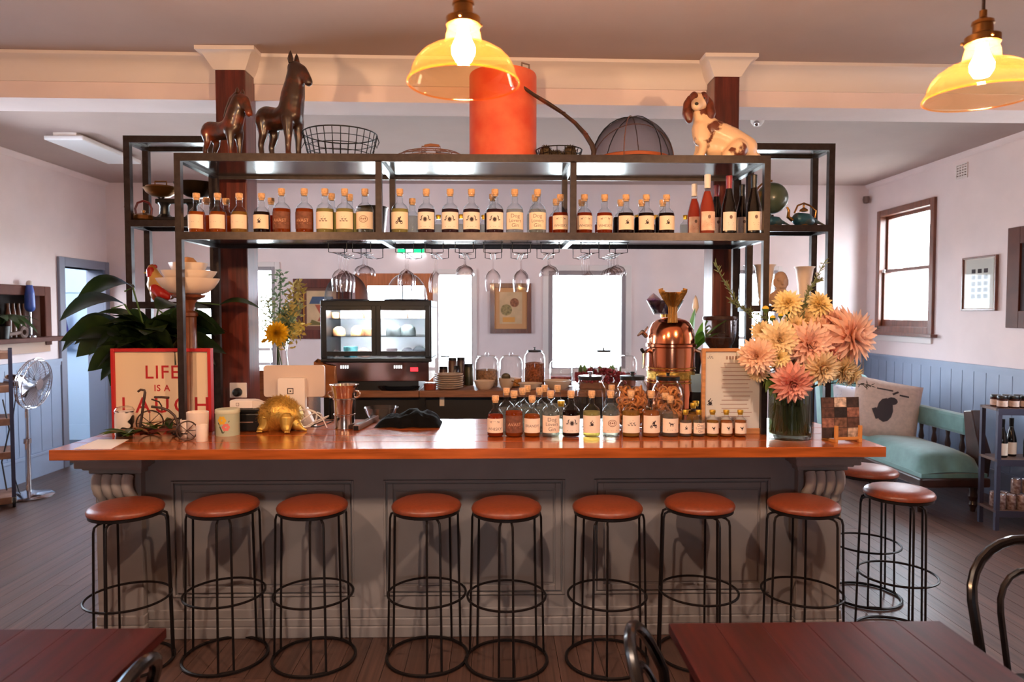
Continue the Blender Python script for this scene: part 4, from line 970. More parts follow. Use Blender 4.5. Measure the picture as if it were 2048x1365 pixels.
# ------------------------------------------------------------------ on top of the shelving
def glz(name, a, b, sc=14, rough=0.3, lo=0.45, hi=0.6): return M(name, a, rough=rough, col2=b, scale=sc, coat=0.3, lo=lo, hi=hi)
m_horse = glz('carved_dark_wood', (46, 28, 20), (104, 46, 24), 16, lo=0.5, hi=0.75)
m_horse2 = glz('carved_brown_wood', (52, 30, 20), (132, 56, 26), 12, lo=0.45, hi=0.7)
def horse(name, label, px, h, L, yy, mat, neck, head, pose, fat):
    """standing carved horse facing right, turned a little towards the viewer; h = back height"""
    p = U(px, 306, y=yy)
    t = thing(name, label, 'statue', (p.x, yy, zt1), -0.45)
    r = h * fat
    mb = MB()
    mb.limb([(-L * .32, 0, h * .76, r * 1.05), (0, 0, h * .72, r * .95), (L * .28, 0, h * .78, r * 1.08)], 14)
    mb.limb([(L * .28, 0, h * .80, r * 1.08), *neck(L, h, r)], 14)
    mb.limb(head(L, h, r), 12)
    for sx, sy in ((-1, -1), (-1, 1), (1, -1), (1, 1)):
        x = sx * L * .33; y = sy * r * .62
        if sx < 0: mb.limb([(x, y, h * .70, r * .66), (x + L * .03, y, h * .48, r * .40), (x - L * .05, y, h * .30, r * .29), (x - L * .01, y, h * .08, r * .24), (x + L * .02, y, 0.025, r * .33)], 10)
        else: mb.limb([(x, y, h * .68, r * .56), (x + L * .01, y, h * .36, r * .32), (x, y, h * .09, r * .24), (x + L * .03, y, 0.025, r * .34)], 10)
    if pose == 'dock': mb.limb([(-L * .46, 0, h * .90, r * .3), (-L * .56, 0, h * .84, r * .26), (-L * .58, 0, h * .76, r * .16)], 8)
    else: mb.limb([(-L * .45, 0, h * .86, r * .3), (-L * .50, 0, h * .6, r * .24), (-L * .46, 0, h * .4, r * .14)], 8)
    b = organic('body', mb, mat, vox=0.008, smooth=5, parent=t)
    # keep the hooves flat on the shelf
    mn = min(v.co.z for v in b.data.vertices); b.location.z = -mn
    return t, b
K1 = YS0 + 0.20
sc1 = 1 / ppm(K1)
h1, b1 = horse('horse_statue', 'small dark carved horse statue with head lowered, at the left end of the top shelf', 446, 0.235, 0.26, K1, m_horse2,
               lambda L, h, r: [(L * .38, 0, h * 1.08, r * 1.0), (L * .48, 0, h * 1.34, r * .82)], lambda L, h, r: [(L * .50, 0, h * 1.38, r * .74), (L * .62, 0, h * 1.32, r * .62), (L * .72, 0, h * 1.12, r * .44), (L * .74, 0, h * 1.04, r * .42)], 'dock', 0.215)
for s in (-1, 1): MB().lathe([(0.012, 0), (0.009, 0.02), (0, 0.034)], 8, (0.26 * .50, s * 0.018, 0.235 * 1.46)).build('ear', m_horse2, h1)
MB().tube([(0.26 * .44, 0, .235 * 1.50), (0.26 * .30, 0, .235 * 1.36), (0.26 * .16, 0, .235 * 1.12), (0.26 * .06, 0, .235 * .98)], [0.014, 0.022, 0.018, 0.008], 8).build('mane', m_horse, h1)
h2, b2 = horse('horse_statue', 'tall dark carved horse statue with upright neck and pricked ears, on the top shelf', 561, 0.33, 0.27, K1 + 0.02, m_horse,
               lambda L, h, r: [(L * .34, 0, h * 1.06, r * 1.02), (L * .40, 0, h * 1.28, r * .84), (L * .42, 0, h * 1.46, r * .68)], lambda L, h, r: [(L * .40, 0, h * 1.50, r * .66), (L * .56, 0, h * 1.44, r * .56), (L * .70, 0, h * 1.30, r * .42), (L * .74, 0, h * 1.25, r * .38)], 'fall', 0.195)
for s in (-1, 1): MB().lathe([(0.012, 0), (0.016, 0.02), (0.009, 0.048), (0, 0.066)], 8, (0.27 * .37, s * 0.024, 0.33 * 1.56)).build('ear', m_horse, h2)
# wire baskets
def wire_basket(name, label, px, yy, ra, rb, h, nv, nh, r=0.0022):
    p = U(px, 306, y=yy); t = thing(name, label, 'basket', (p.x, yy, zt1))
    for k in range(nh + 1):
        f = k / nh; R = rb + (ra - rb) * f
        MB().ring(R, r * (1.8 if k == nh else 1), (0, 0, 0.004 + (h - 0.004) * f), seg=36, tseg=5).build('hoop_wire', m_blackm, t)
    up = MB()
    for k in range(nv):
        a = 2 * PI * k / nv
        MB().tube([(rb * math.cos(a), rb * math.sin(a), 0.004), (ra * math.cos(a), ra * math.sin(a), h)], r, 4).build('upright_wire', m_blackm, t)
    for k in range(-3, 4):
        q = k * rb / 3.6; e = math.sqrt(max(rb * rb - q * q, 0))
        MB().tube([(q, -e, 0.004), (q, e, 0.004)], r, 4).build('base_wire', m_blackm, t)
    return t
wb = wire_basket('wire_basket', 'round black wire basket beside the tall horse on the top shelf', 681, YS0 + 0.24, 0.20, 0.165, 0.155, 28, 4)
for s in (-1, 1): MB().tube([(s * 0.2, 0.0, 0.15), (s * 0.215, -0.02, 0.11), (s * 0.205, -0.03, 0.075), (s * 0.19, -0.02, 0.11)], 0.003, 5).build('handle', m_blackm, wb)
lb_ = thing('lidded_wire_basket', 'flat domed wire basket lid with small handle, left of the red drum', 'basket', (U(862, 306, y=YS0 + 0.2).x, YS0 + 0.2, zt1))
m_rust = M('rusty_wire', (120, 82, 66), rough=0.5, metal=0.4)
for k, (R, z) in enumerate(((0.20, 0.004), (0.195, 0.02), (0.16, 0.038), (0.10, 0.05))): MB().ring(R, 0.0025, (0, 0, z), seg=36, tseg=5).build('hoop_wire', m_rust, lb_)
for k in range(14):
    a = 2 * PI * k / 14; MB().tube([(0.2 * math.cos(a), 0.2 * math.sin(a), 0.004), (0.195 * math.cos(a), 0.195 * math.sin(a), 0.02), (0.16 * math.cos(a), 0.16 * math.sin(a), 0.038), (0.03 * math.cos(a), 0.03 * math.sin(a), 0.055)], 0.0018, 4).build('rib_wire', m_rust, lb_)
MB().tube([(-0.05, 0, 0.05), (-0.05, 0, 0.085), (0.05, 0, 0.085), (0.05, 0, 0.05)], 0.003, 6).build('handle', m_rust, lb_)
MB().tube([(-0.035, 0, 0.087), (0.0, 0, 0.094), (0.045, 0, 0.087)], 0.008, 8).build('wooden_grip', m_wood2, lb_)
# red drum
yy = YS0 + 0.24; zz = U(1000, 152, y=yy).z - zt1
dr = thing('red_drum', 'tall orange-red metal drum standing behind the lit pendant lamp', 'drum', (U(1006, 306, y=yy).x, yy, zt1))
m_drum = M('worn_red_enamel', (206, 72, 44), rough=0.45, col2=(222, 104, 70), scale=7)
MB().lathe([(0, 0), (0.182, 0), (0.185, 0.004), (0.185, zz - 0.01), (0.182, zz), (0.176, zz), (0.174, zz - 0.02), (0, zz - 0.02)], 40).build('drum_body', m_drum, dr)
MB().tube([(0.10, -0.12, zz), (0.10, -0.12, zz + 0.03), (0.14, -0.09, zz + 0.03), (0.14, -0.09, zz)], 0.005, 6).build('lid_clasp', m_inkl, dr)
# dark crooked stick from the drum to the shelf
pts = [U(a, b, y=YS0 + 0.10) for a, b in ((1040, 170), (1068, 190), (1096, 207), (1125, 226), (1150, 246), (1170, 268), (1184, 290), (1188, 303), (1186, 312))]
pts[-1].z = zt1 + 0.012; o0 = pts[0].copy()
st_ = thing('curved_branch', 'dark bent walking stick arching from the red drum down to the shelf', 'stick', pts[-1])
MB().tube([p - pts[-1] for p in pts], [0.009, 0.010, 0.012, 0.010, 0.011, 0.013, 0.014, 0.015, 0.012], 10).build('shaft', m_horse, st_)
for k in (3, 5): MB().ring(0.014, 0.004, tuple(pts[k] - pts[-1]), seg=12).build('joint_ring', m_horse, st_)
# pine cones in a small wire tray
pc = wire_basket('wire_tray', 'small wire tray of pine cones right of the red drum', 1118, YS0 + 0.18, 0.125, 0.11, 0.06, 18, 2, 0.002)
m_cone = M('pine_cone_brown', (76, 62, 44), rough=0.9)
def cone():
    mb = MB(); mb.ball((0, 0, 0.032), (0.028, 0.028, 0.034), 10)
    for j in range(7):
        z = 0.006 + j * 0.0085; R = 0.034 * math.sin(PI * (j + 1.1) / 8.6); n = 9
        for i in range(n):
            a = 2 * PI * (i + 0.5 * (j % 2)) / n; c, s_ = math.cos(a), math.sin(a)
            mb.add([(R * .6 * c - .008 * s_, R * .6 * s_ + .008 * c, z), (R * .6 * c + .008 * s_, R * .6 * s_ - .008 * c, z), (R * 1.15 * c, R * 1.15 * s_, z + 0.010)], [(0, 1, 2)])
    return mb.mesh('pine_cone', m_cone, 0)
cm_ = cone()
for i, (dx, dy, s) in enumerate(((-0.075, -0.03, 1.15), (-0.03, 0.04, 1.0), (-0.01, -0.05, 0.7), (0.06, -0.02, 1.2), (0.03, 0.05, 0.9))):
    o = link('pine_cone', cm_, None, (pc.location.x + dx, pc.location.y + dy, zt1 + 0.006), i * 1.3); o.scale = (s, s, s)
    tag(o, 'brown pine cone in the small wire tray, %s' % ['at its left end', 'behind the left one', 'small one at the front', 'large one at the right', 'at the back right'][i], 'pine cone', 'pine cones in the wire tray')
# mesh food dome on a timber board
yy = YS0 + 0.26; fd = thing('mesh_food_dome', 'large dark mesh food dome over a round timber board on top shelf', 'food cover', (U(1264, 306, y=yy).x, yy, zt1))
dh = U(1264, 236, y=yy).z - zt1
MB().lathe([(0, 0), (0.20, 0), (0.21, 0.01), (0.21, 0.032), (0.205, 0.036), (0, 0.036)], 40).build('round_board', M('orange_board', (206, 110, 50), rough=0.4, var=0.1), fd)
m_gauze = glass('dark_gauze', (224, 216, 218), (100, 90, 92), refl=0.05, base=0.02, pw=1.6, rough=0.5)
MB().lathe([(0.232 * math.cos(a * PI / 24), 0.004 + (dh - 0.004) * math.sin(a * PI / 24)) for a in range(13)], 36).build('gauze', m_gauze, fd)
MB().ring(0.232, 0.005, (0, 0, 0.006)).build('rim_wire', m_blackm, fd)
for k, (a, w) in enumerate(((0.2, 1), (1.2, 1), (2.1, 1), (2.7, 0.85))):
    MB().tube([(0.233 * math.cos(PI * i / 16) * math.cos(a), 0.233 * math.cos(PI * i / 16) * math.sin(a), 0.005 + dh * w * math.sin(PI * i / 16)) for i in range(17)], 0.003, 5).build('rib_wire', m_rust if k % 2 else m_blackm, fd)
# spaniel statue
yy = YS0 + 0.2; u = 1 / ppm(yy)
dg_ = thing('spaniel_statue', 'sitting white and brown spaniel statue at the right end of the top shelf', 'statue', (U(1445, 306, y=yy).x, yy, zt1))
def dp_(px, py, dy=0.0): p = U(px, py, y=yy); return (p.x - dg_.location.x, dy, p.z - zt1 + 0.004)
m_dogw = M('spaniel_cream_brown', (232, 196, 160), rough=0.4, col2=(104, 52, 34), scale=9, lo=0.53, hi=0.57, detail=4, coat=0.2, bump=0.4, bscale=60)
m_dogb = M('spaniel_brown', (100, 46, 28), rough=0.4, var=0.35, scale=40, bump=0.5, coat=0.2)
mb = MB()
mb.limb([(*dp_(1492, 285), 0.062), (*dp_(1462, 268), 0.066), (*dp_(1425, 250), 0.062), (*dp_(1408, 236), 0.052)], 14)
mb.limb([(*dp_(1470, 292, -0.05), 0.056), (*dp_(1448, 305, -0.07), 0.034)], 12)
mb.limb([(*dp_(1480, 290, 0.05), 0.05), (*dp_(1460, 305, 0.06), 0.03)], 12)
mb.limb([(*dp_(1495, 298), 0.04), (*dp_(1512, 304), 0.026), (*dp_(1518, 306), 0.018)], 10)
mb.limb([(*dp_(1402, 250, -0.01), 0.056), (*dp_(1400, 268, -0.02), 0.046)], 12)
for s in (-1, 1): mb.limb([(*dp_(1406, 262, s * 0.035), 0.034), (*dp_(1402, 288, s * 0.04), 0.024), (*dp_(1396, 306, s * 0.042), 0.022), (*dp_(1384, 309, s * 0.045), 0.017)], 10)
mb.limb([(*dp_(1428, 284), 0.062), (*dp_(1450, 286), 0.06)], 12)
mb.limb([(*dp_(1406, 240), 0.05), (*dp_(1398, 214), 0.044)], 14)
body = organic('body', mb, m_dogw, vox=0.007, smooth=4, parent=dg_)
mn = min(v.co.z for v in body.data.vertices); body.location.z = -mn
m_dogf = M('spaniel_cream', (232, 200, 168), rough=0.4, coat=0.2, bump=0.3, scale=60)
hd = MB(); hd.limb([(*dp_(1396, 206), 0.050), (*dp_(1395, 212, -0.015), 0.046)], 16).limb([(*dp_(1392, 212, -0.03), 0.036), (*dp_(1386, 220, -0.066), 0.028), (*dp_(1384, 222, -0.078), 0.024)], 14)
organic('head', hd, m_dogf, vox=0.005, smooth=3, parent=dg_)
for s in (-1, 1):
    x, y, z = dp_(1396, 205)
    MB().ball((x + s * 0.026, y - 0.006, z + 0.004), (0.0285, 0.046, 0.047), 18).build('brown_mask', m_dogb, dg_)
    e = MB(); e.limb([(x + s * 0.046, -0.004, z + 0.016, 0.018), (x + s * 0.060, -0.012, z - 0.02, 0.026), (x + s * 0.062, -0.02, z - 0.07, 0.031), (x + s * 0.056, -0.026, z - 0.105, 0.022)], 12)
    organic('ear', e, m_dogb, vox=0.006, smooth=3, parent=dg_)
    MB().ball((x + s * 0.021, -0.0485, z + 0.004), (0.006, 0.005, 0.006), 8).build('eye', m_black, dg_)
MB().ball(dp_(1383, 220, -0.1), (0.011, 0.008, 0.009), 10).build('nose', m_black, dg_)
MB().box(-0.20, -0.05, -0.05, 0.03, 0, 0.007).build('base_tray', m_dogb, dg_, smooth=0)
# ------------------------------------------------------------------ left side shelving
YW = YW0 + 0.13
t = thing('balance_scale', 'black iron kitchen scale with two pans on the left side shelving', 'scale', (U(347, 440, y=YW).x, YW, zl[1]))
def lx(px, y=YW): return U(px, 440, y=y).x - t.location.x
def lz(py, y=YW): return U(350, py, y=y).z - zl[1]
xa, xb = lx(323), lx(392)
mi = m_black
MB().box(xa - 0.07, xb + 0.05, -0.06, 0.06, 0.0, 0.03).build('base', mi, t, smooth=30, bev=0.012)
for x in (xa + 0.02, xb - 0.02): MB().lathe([(0.05, 0.03), (0.03, 0.05), (0.028, 0.1), (0.04, 0.12), (0, 0.125)], 16, (x, 0, 0)).build('pillar', mi, t)
MB().box(xa - 0.03, xb + 0.03, -0.02, 0.02, 0.115, 0.145).build('beam', mi, t, smooth=30, bev=0.006)
for x in (xa, xb):
    k = MB()
    for s in (-1, 1): k.tube([(x, 0, 0.14), (x + s * 0.03, 0, 0.17), (x + s * 0.055, 0, lz(387))], 0.006, 6)
    k.build('pan_fork', mi, t)
zp = lz(381)
MB().lathe([(0, zp - 0.045), (0.05, zp - 0.04), (0.085, zp - 0.015), (0.1, zp + 0.008), (0.103, zp + 0.010), (0.098, zp + 0.006), (0.08, zp - 0.012), (0, zp - 0.036)], 30, (xa, 0, 0)).build('brass_pan', m_brass, t)
tag(t.children[-1], 'shiny brass pan')
MB().lathe([(0.095, zp + 0.006), (0.085, zp + 0.022), (0.04, zp + 0.03), (0, zp + 0.031)], 30, (xa, 0, 0)).build('pan_lid', m_brass, t)
MB().tube([(xa - 0.035, 0, zp + 0.025), (xa - 0.035, 0, zp + 0.055), (xa + 0.035, 0, zp + 0.055), (xa + 0.035, 0, zp + 0.025)], 0.005, 6).build('lid_handle', m_brass, t)
zp = lz(378)
MB().lathe([(0, zp - 0.06), (0.06, zp - 0.05), (0.11, zp - 0.015), (0.135, zp + 0.03), (0.132, zp + 0.032), (0.105, zp - 0.01), (0, zp - 0.05)], 30, (xb + 0.01, 0, 0)).build('dark_pan', M('dark_bronze', (58, 44, 30), rough=0.35, metal=0.8), t)
t = thing('copper_kettle', 'low copper kettle with maroon handle at the left end of the side shelf', 'kettle', (U(294, 440, y=YW).x, YW - 0.04, zl[1]))
MB().lathe([(0, 0), (0.055, 0), (0.07, 0.012), (0.06, 0.035), (0.03, 0.05), (0, 0.055)], 24).build('kettle_body', m_brass, t)
MB().lathe([(0, 0.052), (0.008, 0.055), (0.01, 0.068), (0, 0.072)], 12).build('lid_knob', m_brass, t)
MB().tube([(-0.05, 0, 0.02), (-0.075, 0, 0.06), (-0.085, 0, 0.085), (-0.115, 0, 0.092)], [0.012, 0.009, 0.007, 0.006], 8).build('spout', m_brass, t)
MB().tube([(-0.045, 0, 0.035), (-0.05, 0, 0.08), (-0.035, 0, 0.115), (0, 0, 0.127), (0.035, 0, 0.115), (0.05, 0, 0.08), (0.045, 0, 0.035)], 0.007, 8).build('handle', M('maroon_handle', (92, 24, 30), rough=0.4), t)
# rooster
p = U(318, 604, y=YW)
t = thing('rooster_ornament', 'painted rooster ornament with red head, lower left side shelf', 'ornament', (p.x, YW - 0.02, zl[2]))
g = lambda px, py, dy=0.0: (U(px, py, y=YW - 0.02).x - p.x, dy, U(px, py, y=YW - 0.02).z - zl[2])
mb = MB(); mb.limb([(*g(315, 575), 0.062), (*g(330, 583), 0.058), (*g(338, 590), 0.05)], 12).limb([(*g(314, 572), 0.05), (*g(306, 552), 0.036), (*g(304, 543), 0.028)], 12).limb([(*g(316, 590), 0.05), (*g(316, 598), 0.04)], 10)
b = organic('body', mb, M('rooster_glaze', (196, 150, 84), rough=0.35, col2=(150, 62, 34), scale=9, lo=0.45, hi=0.6), vox=0.008, smooth=4, parent=t)
mn = min(v.co.z for v in b.data.vertices); b.location.z = -mn
m_rred = M('rooster_red', (178, 34, 24), rough=0.35)
mb = MB()
for a, c, r in ((299, 540, .014), (304, 534, .017), (310, 534, .015), (301, 553, .016)): mb.ball(g(a, c), (r, r * .6, r), 10)
mb.limb([(*g(304, 543, -0.01), 0.03), (*g(305, 550, -0.012), 0.03)], 10).build('comb_and_wattle', m_rred, t)
MB().lathe([(0.012, 0), (0, 0.03)], 8, T=Matrix.Translation(g(296, 545)) @ Matrix.Rotation(-PI / 2 * 1.1, 4, 'Y')).build('beak', m_gold, t)
organic('wing_feathers', MB().limb([(*g(318, 578, -0.055), 0.03), (*g(332, 588, -0.06), 0.034), (*g(342, 594, -0.05), 0.026)], 10), m_rred, vox=0.008, parent=t)
# turned wooden stand with three scalloped bowls, standing on the bar
yy = 3.86; p = U(380, 700, y=yy)
t = thing('turned_stand', 'turned dark wooden pedestal holding a stack of white bowls', 'pedestal', (p.x, yy, ZC))
q = lambda py: U(380, py, y=yy).z - ZC
MB().lathe([(0, 0), (0.10, 0), (0.10, 0.02), (0.06, 0.04), (0.036, 0.08), (0.036, q(635)), (0.045, q(632)), (0.045, q(626)), (0.028, q(622)), (0.03, q(608)), (0.036, q(604)), (0.04, q(601)), (0.08, q(595)), (0.085, q(590)), (0, q(590))], 28).build('pedestal_body', M('turned_brown_wood', (112, 62, 40), rough=0.35, var=0.2, scale=12, coat=0.3), t)
def bowl_mesh(R, H, n=8, wav=0.10):
    vs = []; fs = []; seg = 40; prof = [(0.38, 0.0), (0.6, 0.12), (0.82, 0.42), (0.95, 0.78), (1.0, 1.0), (0.96, 0.99), (0.88, 0.7), (0.7, 0.3), (0.3, 0.1)]
    for r, z in prof:
        for i in range(seg):
            a = 2 * PI * i / seg; w = 1 + wav * max(0, z) * abs(math.cos(n * a / 2)) - wav * z * 0.5
            vs.append((R * r * w * math.cos(a), R * r * w * math.sin(a), H * z))
    for j in range(len(prof) - 1):
        for i in range(seg): fs.append((j * seg + i, j * seg + (i + 1) % seg, (j + 1) * seg + (i + 1) % seg, (j + 1) * seg + i))
    n0 = len(vs); fs.append(tuple(range(seg))[::-1]); fs.append(tuple((len(prof) - 1) * seg + i for i in range(seg)))
    return MB().add(vs, fs)
for k, (pr, py0, py1) in enumerate(((57, 591, 559), (50, 570, 543), (35, 554, 527))):
    z0 = U(380, py0, y=yy).z; hh = U(380, py1, y=yy).z - z0
    if k == 0: z0 = ZC + q(590)
    o = bowl_mesh(pr / ppm(yy), hh, 7 if k < 2 else 5).build('scalloped_bowl', m_cream, loc=(p.x, yy, z0 + 0.001)); o.rotation_euler.z = k * 0.4
    tag(o, ['large white scalloped bowl, lowest of the stack on the pedestal', 'middle white scalloped bowl of the stack on the pedestal', 'small white scalloped bowl on top of the pedestal stack'][k], 'bowl', 'stacked white bowls')
o = MB().lathe([(0, 0), (0.05, 0), (0.055, 0.02), (0.03, 0.05), (0, 0.055)], 20).build('domed_cover', M('tan_cover', (206, 150, 104), rough=0.5), loc=(p.x - 0.005, yy, U(380, 530, y=yy).z - 0.012)); tag(o, 'small tan domed cover on the topmost white bowl', 'cover')

# ------------------------------------------------------------------ right side shelving
t = thing('globe', 'old dark green and gold globe behind the right post of shelving', 'globe', (U(1543, 450, y=YW).x, YW, zr[1]))
gz = U(1543, 397, y=YW).z - zr[1]; gr = 31 / ppm(YW)
MB().ball((0, 0, gz), gr, 28).build('globe_ball', M('globe_map', (70, 84, 70), rough=0.35, col2=(166, 122, 66), scale=4, lo=0.52, hi=0.58, coat=0.3), t)
MB().tube([((gr + 0.012) * math.cos(a), 0, gz + (gr + 0.012) * math.sin(a)) for a in [PI / 2 + PI * i / 14 for i in range(15)]], 0.006, 6).build('meridian_arm', m_brass, t)
MB().lathe([(0, 0), (0.06, 0), (0.062, 0.012), (0.02, 0.025), (0.012, gz - gr - 0.006), (0, gz - gr - 0.004)], 20).build('globe_stand', m_horse, t)
m_teal = M('teal_blue_enamel', (44, 92, 112), rough=0.4, col2=(112, 108, 100), scale=14, metal=0.3, lo=0.45, hi=0.7)
def peacock(name, label, px, pw_, full):
    p = U(px, 449, y=YW - 0.05); t = thing(name, label, 'ornament', (p.x, YW - 0.05, zr[1])); k = pw_ / ppm(YW)
    mb = MB(); mb.limb([(-0.16 * k, 0, 0.27 * k, 0.22 * k), (0.1 * k, 0, 0.26 * k, 0.2 * k), (0.25 * k, 0, 0.2 * k, 0.12 * k)], 12)
    b = organic('body', mb, m_teal, vox=0.006, smooth=4, parent=t); mn = min(v.co.z for v in b.data.vertices); b.location.z = -mn + 0.004
    MB().tube([(0.25 * k, 0, 0.22 * k), (0.5 * k, 0, 0.12 * k), (0.72 * k, 0, 0.03 * k)], [0.09 * k, 0.045 * k, 0.015 * k], 8).build('tail', m_teal, t)
    if full:
        MB().tube([(-0.36 * k, 0, 0.2 * k), (-0.5 * k, 0, 0.3 * k), (-0.48 * k, 0, 0.5 * k), (-0.54 * k, 0, 0.62 * k)], [0.07 * k, 0.06 * k, 0.045 * k, 0.03 * k], 10).build('spout', m_brassy, t)
        MB().tube([(-0.3 * k, 0, 0.42 * k), (-0.2 * k, 0, 0.66 * k), (0.0, 0, 0.74 * k), (0.2 * k, 0, 0.66 * k), (0.4 * k, 0, 0.5 * k), (0.36 * k, 0, 0.28 * k)], 0.03 * k, 8).build('handle', m_brass, t)
        MB().lathe([(0.14 * k, 0.48 * k), (0.12 * k, 0.54 * k), (0.03 * k, 0.6 * k), (0.04 * k, 0.68 * k), (0, 0.72 * k)], 14).build('lid', m_brass, t)
    else: MB().limb([(-0.22 * k, 0, 0.45 * k, 0.1 * k), (-0.34 * k, 0, 0.6 * k, 0.08 * k)], 10).build('head', m_teal, t)
    MB().lathe([(0, 0), (0.16 * k, 0), (0.12 * k, 0.08 * k), (0, 0.1 * k)], 14).build('foot', m_brass, t)
peacock('bird_teapot', 'blue and bronze bird teapot with gold spout on right side shelving', 1607, 62, True)
peacock('blue_bird', 'blue bird ornament with pointed tail beside the globe', 1549, 46, False)
# vases, bust, clear bottles on the lower right shelf
YV = YW0 + 0.12
def vase(label, px, pt, w):
    p = U(px, 611, y=YV); H = U(px, pt, y=YV).z - zr[2]; R = w / 2 / ppm(YV)
    t = thing('flared_vase', label, 'vase', (p.x, YV, zr[2]))
    MB().lathe([(0, 0), (R * .46, 0), (R * .5, 0.01), (R * .52, H * .1), (R * .44, H * .14), (R * .52, H * .2), (R * .66, H * .55), (R * .84, H * .94), (R, H * .985), (R * 1.0, H), (R * .8, H * .96), (R * .6, H * .5), (0, H * .3)], 32).build('vase_body', m_cream, t, smooth=60)
vase('tall cream flared vase left of the stone bust on the right side shelving', 1528, 530, 44)
vase('tall cream flared vase right of the stone bust on the right side shelving', 1608, 534, 40)
yb = YV - 0.02; p = U(1561, 611, y=yb)
t = thing('stone_bust', 'small tan stone head and shoulders bust between two cream vases', 'statue', (p.x, yb, zr[2]))
g = lambda px, py, dy=0.0: (U(px, py, y=yb).x - p.x, dy, U(px, py, y=yb).z - zr[2])
mb = MB(); mb.limb([(*g(1562, 575), 0.038), (*g(1562, 565), 0.041), (*g(1561, 560), 0.038)], 16).limb([(*g(1562, 578), 0.03), (*g(1561, 592), 0.034)], 12)
mb.limb([(*g(1550, 602), 0.042), (*g(1561, 598), 0.05), (*g(1574, 602), 0.042)], 12).limb([(*g(1547, 607), 0.03), (*g(1576, 607), 0.03)], 12)
mb.limb([(*g(1560, 567, -0.038), 0.006), (*g(1560, 573, -0.044), 0.009)], 8).limb([(*g(1556, 580, -0.034), 0.006), (*g(1564, 580, -0.034), 0.006)], 8).limb([(*g(1552, 565, -0.032), 0.006), (*g(1556, 565, -0.036), 0.006)], 8).limb([(*g(1564, 565, -0.036), 0.006), (*g(1568, 565, -0.032), 0.006)], 8)
for s in (1549, 1574): mb.limb([(*g(s, 566), 0.010), (*g(s, 574), 0.010)], 8)
b = organic('bust_body', mb, M('tan_stone', (176, 144, 124), rough=0.7, var=0.1, scale=20), vox=0.005, smooth=3, parent=t); mn = min(v.co.z for v in b.data.vertices); b.location.z = -mn
for i, (px, s) in enumerate(((1485, 1.25), (1503, 1.0), (1512, 0.8))):
    o = link('clear_bottle', cached('clb', lambda: MB().lathe([(0, 0), (0.036, 0), (0.04, 0.01), (0.04, 0.09), (0.03, 0.12), (0.012, 0.14), (0.011, 0.19), (0.015, 0.195), (0.014, 0.2), (0, 0.2)], 18).mesh('clear_bottle', m_bglass, 60)), None, (max(U(px, 611, y=YV).x, rxa + 0.03), YV + 0.03 * (i - 1) + 0.02, zr[2]))
    o.scale = (s * .8, s * .8, s); tag(o, 'empty clear bottle on lower right side shelf, %s' % ['tallest, at its left end', 'middle one of three', 'shortest of three'][i], 'bottle', 'clear bottles on the right side shelf')

# ------------------------------------------------------------------ things on the worktop, left to right
def on(px, py): return U(px, py, z=ZC)
a = on(150, 898)
k = MB(); v = [on(147, 899), on(222, 899), on(258, 880), on(196, 880)]
c0 = sum(v, Vector()) / 4
o = k.add([(q.x - c0.x, q.y - c0.y, 0.0005) for q in v] + [(q.x - c0.x, q.y - c0.y, 0.0015) for q in v], [(0, 1, 2, 3), (7, 6, 5, 4), (0, 1, 5, 4), (1, 2, 6, 5), (2, 3, 7, 6), (3, 0, 4, 7)]).build('paper_sheet', m_paper, loc=(c0.x, c0.y, ZC), smooth=0); tag(o, 'white sheet of paper lying on the left end of the worktop', 'paper')
# sign
ys = 3.84; pa, pb = U(226, 780, y=ys), U(425, 780, y=ys); zt_ = U(325, 697, y=ys).z; W_ = (pb.x - pa.x); H_ = zt_ - ZC
t = thing('life_sign', 'red framed cream sign reading LIFE IS A LAUGH, behind the steel post', 'sign', ((pa.x + pb.x) / 2, ys, ZC))
m_sred = M('sign_red', (186, 34, 38), rough=0.45); m_scream = M('sign_cream', (232, 208, 178), rough=0.6)
MB().frame(-W_ / 2, W_ / 2, 0, H_, 0.018, -0.02, 0.02).build('sign_frame', m_sred, t, smooth=30, bev=0.002)
MB().box(-W_ / 2 + 0.018, W_ / 2 - 0.018, -0.006, 0.006, 0.018, H_ - 0.018).build('sign_panel', m_scream, t, smooth=0)
for txt, py, sz, px in (('LIFE', 746, 0.102, 325), ('IS A', 777, 0.048, 325), ('LAUGH', 812, 0.122, 332)):
    z = U(px, py, y=ys).z - ZC; x = U(px, py, y=ys).x - t.location.x
    flat_text(MB(), txt, sz, x, -0.0065, z, spacing=1.3 if txt == 'LAUGH' else 1.1, bold=0.0008).build('lettering', m_sred, t, smooth=0)
# cow-print jar
q = on(259, 868)
t = thing('cow_jar', 'white jar with black cow patches and clear lid beside the sign', 'jar', (q.x, 3.72, ZC))
MB().lathe([(0, 0), (0.045, 0), (0.047, 0.01), (0.047, 0.125), (0.044, 0.128), (0, 0.126)], 24).build('jar_body', M('cow_print', (236, 222, 212), rough=0.35, col2=(28, 22, 22), scale=14, lo=0.50, hi=0.52, detail=1), t)
MB().lathe([(0.046, 0.128), (0.05, 0.132), (0.04, 0.148), (0.02, 0.155), (0, 0.156)], 24).build('lid', m_clear, t)
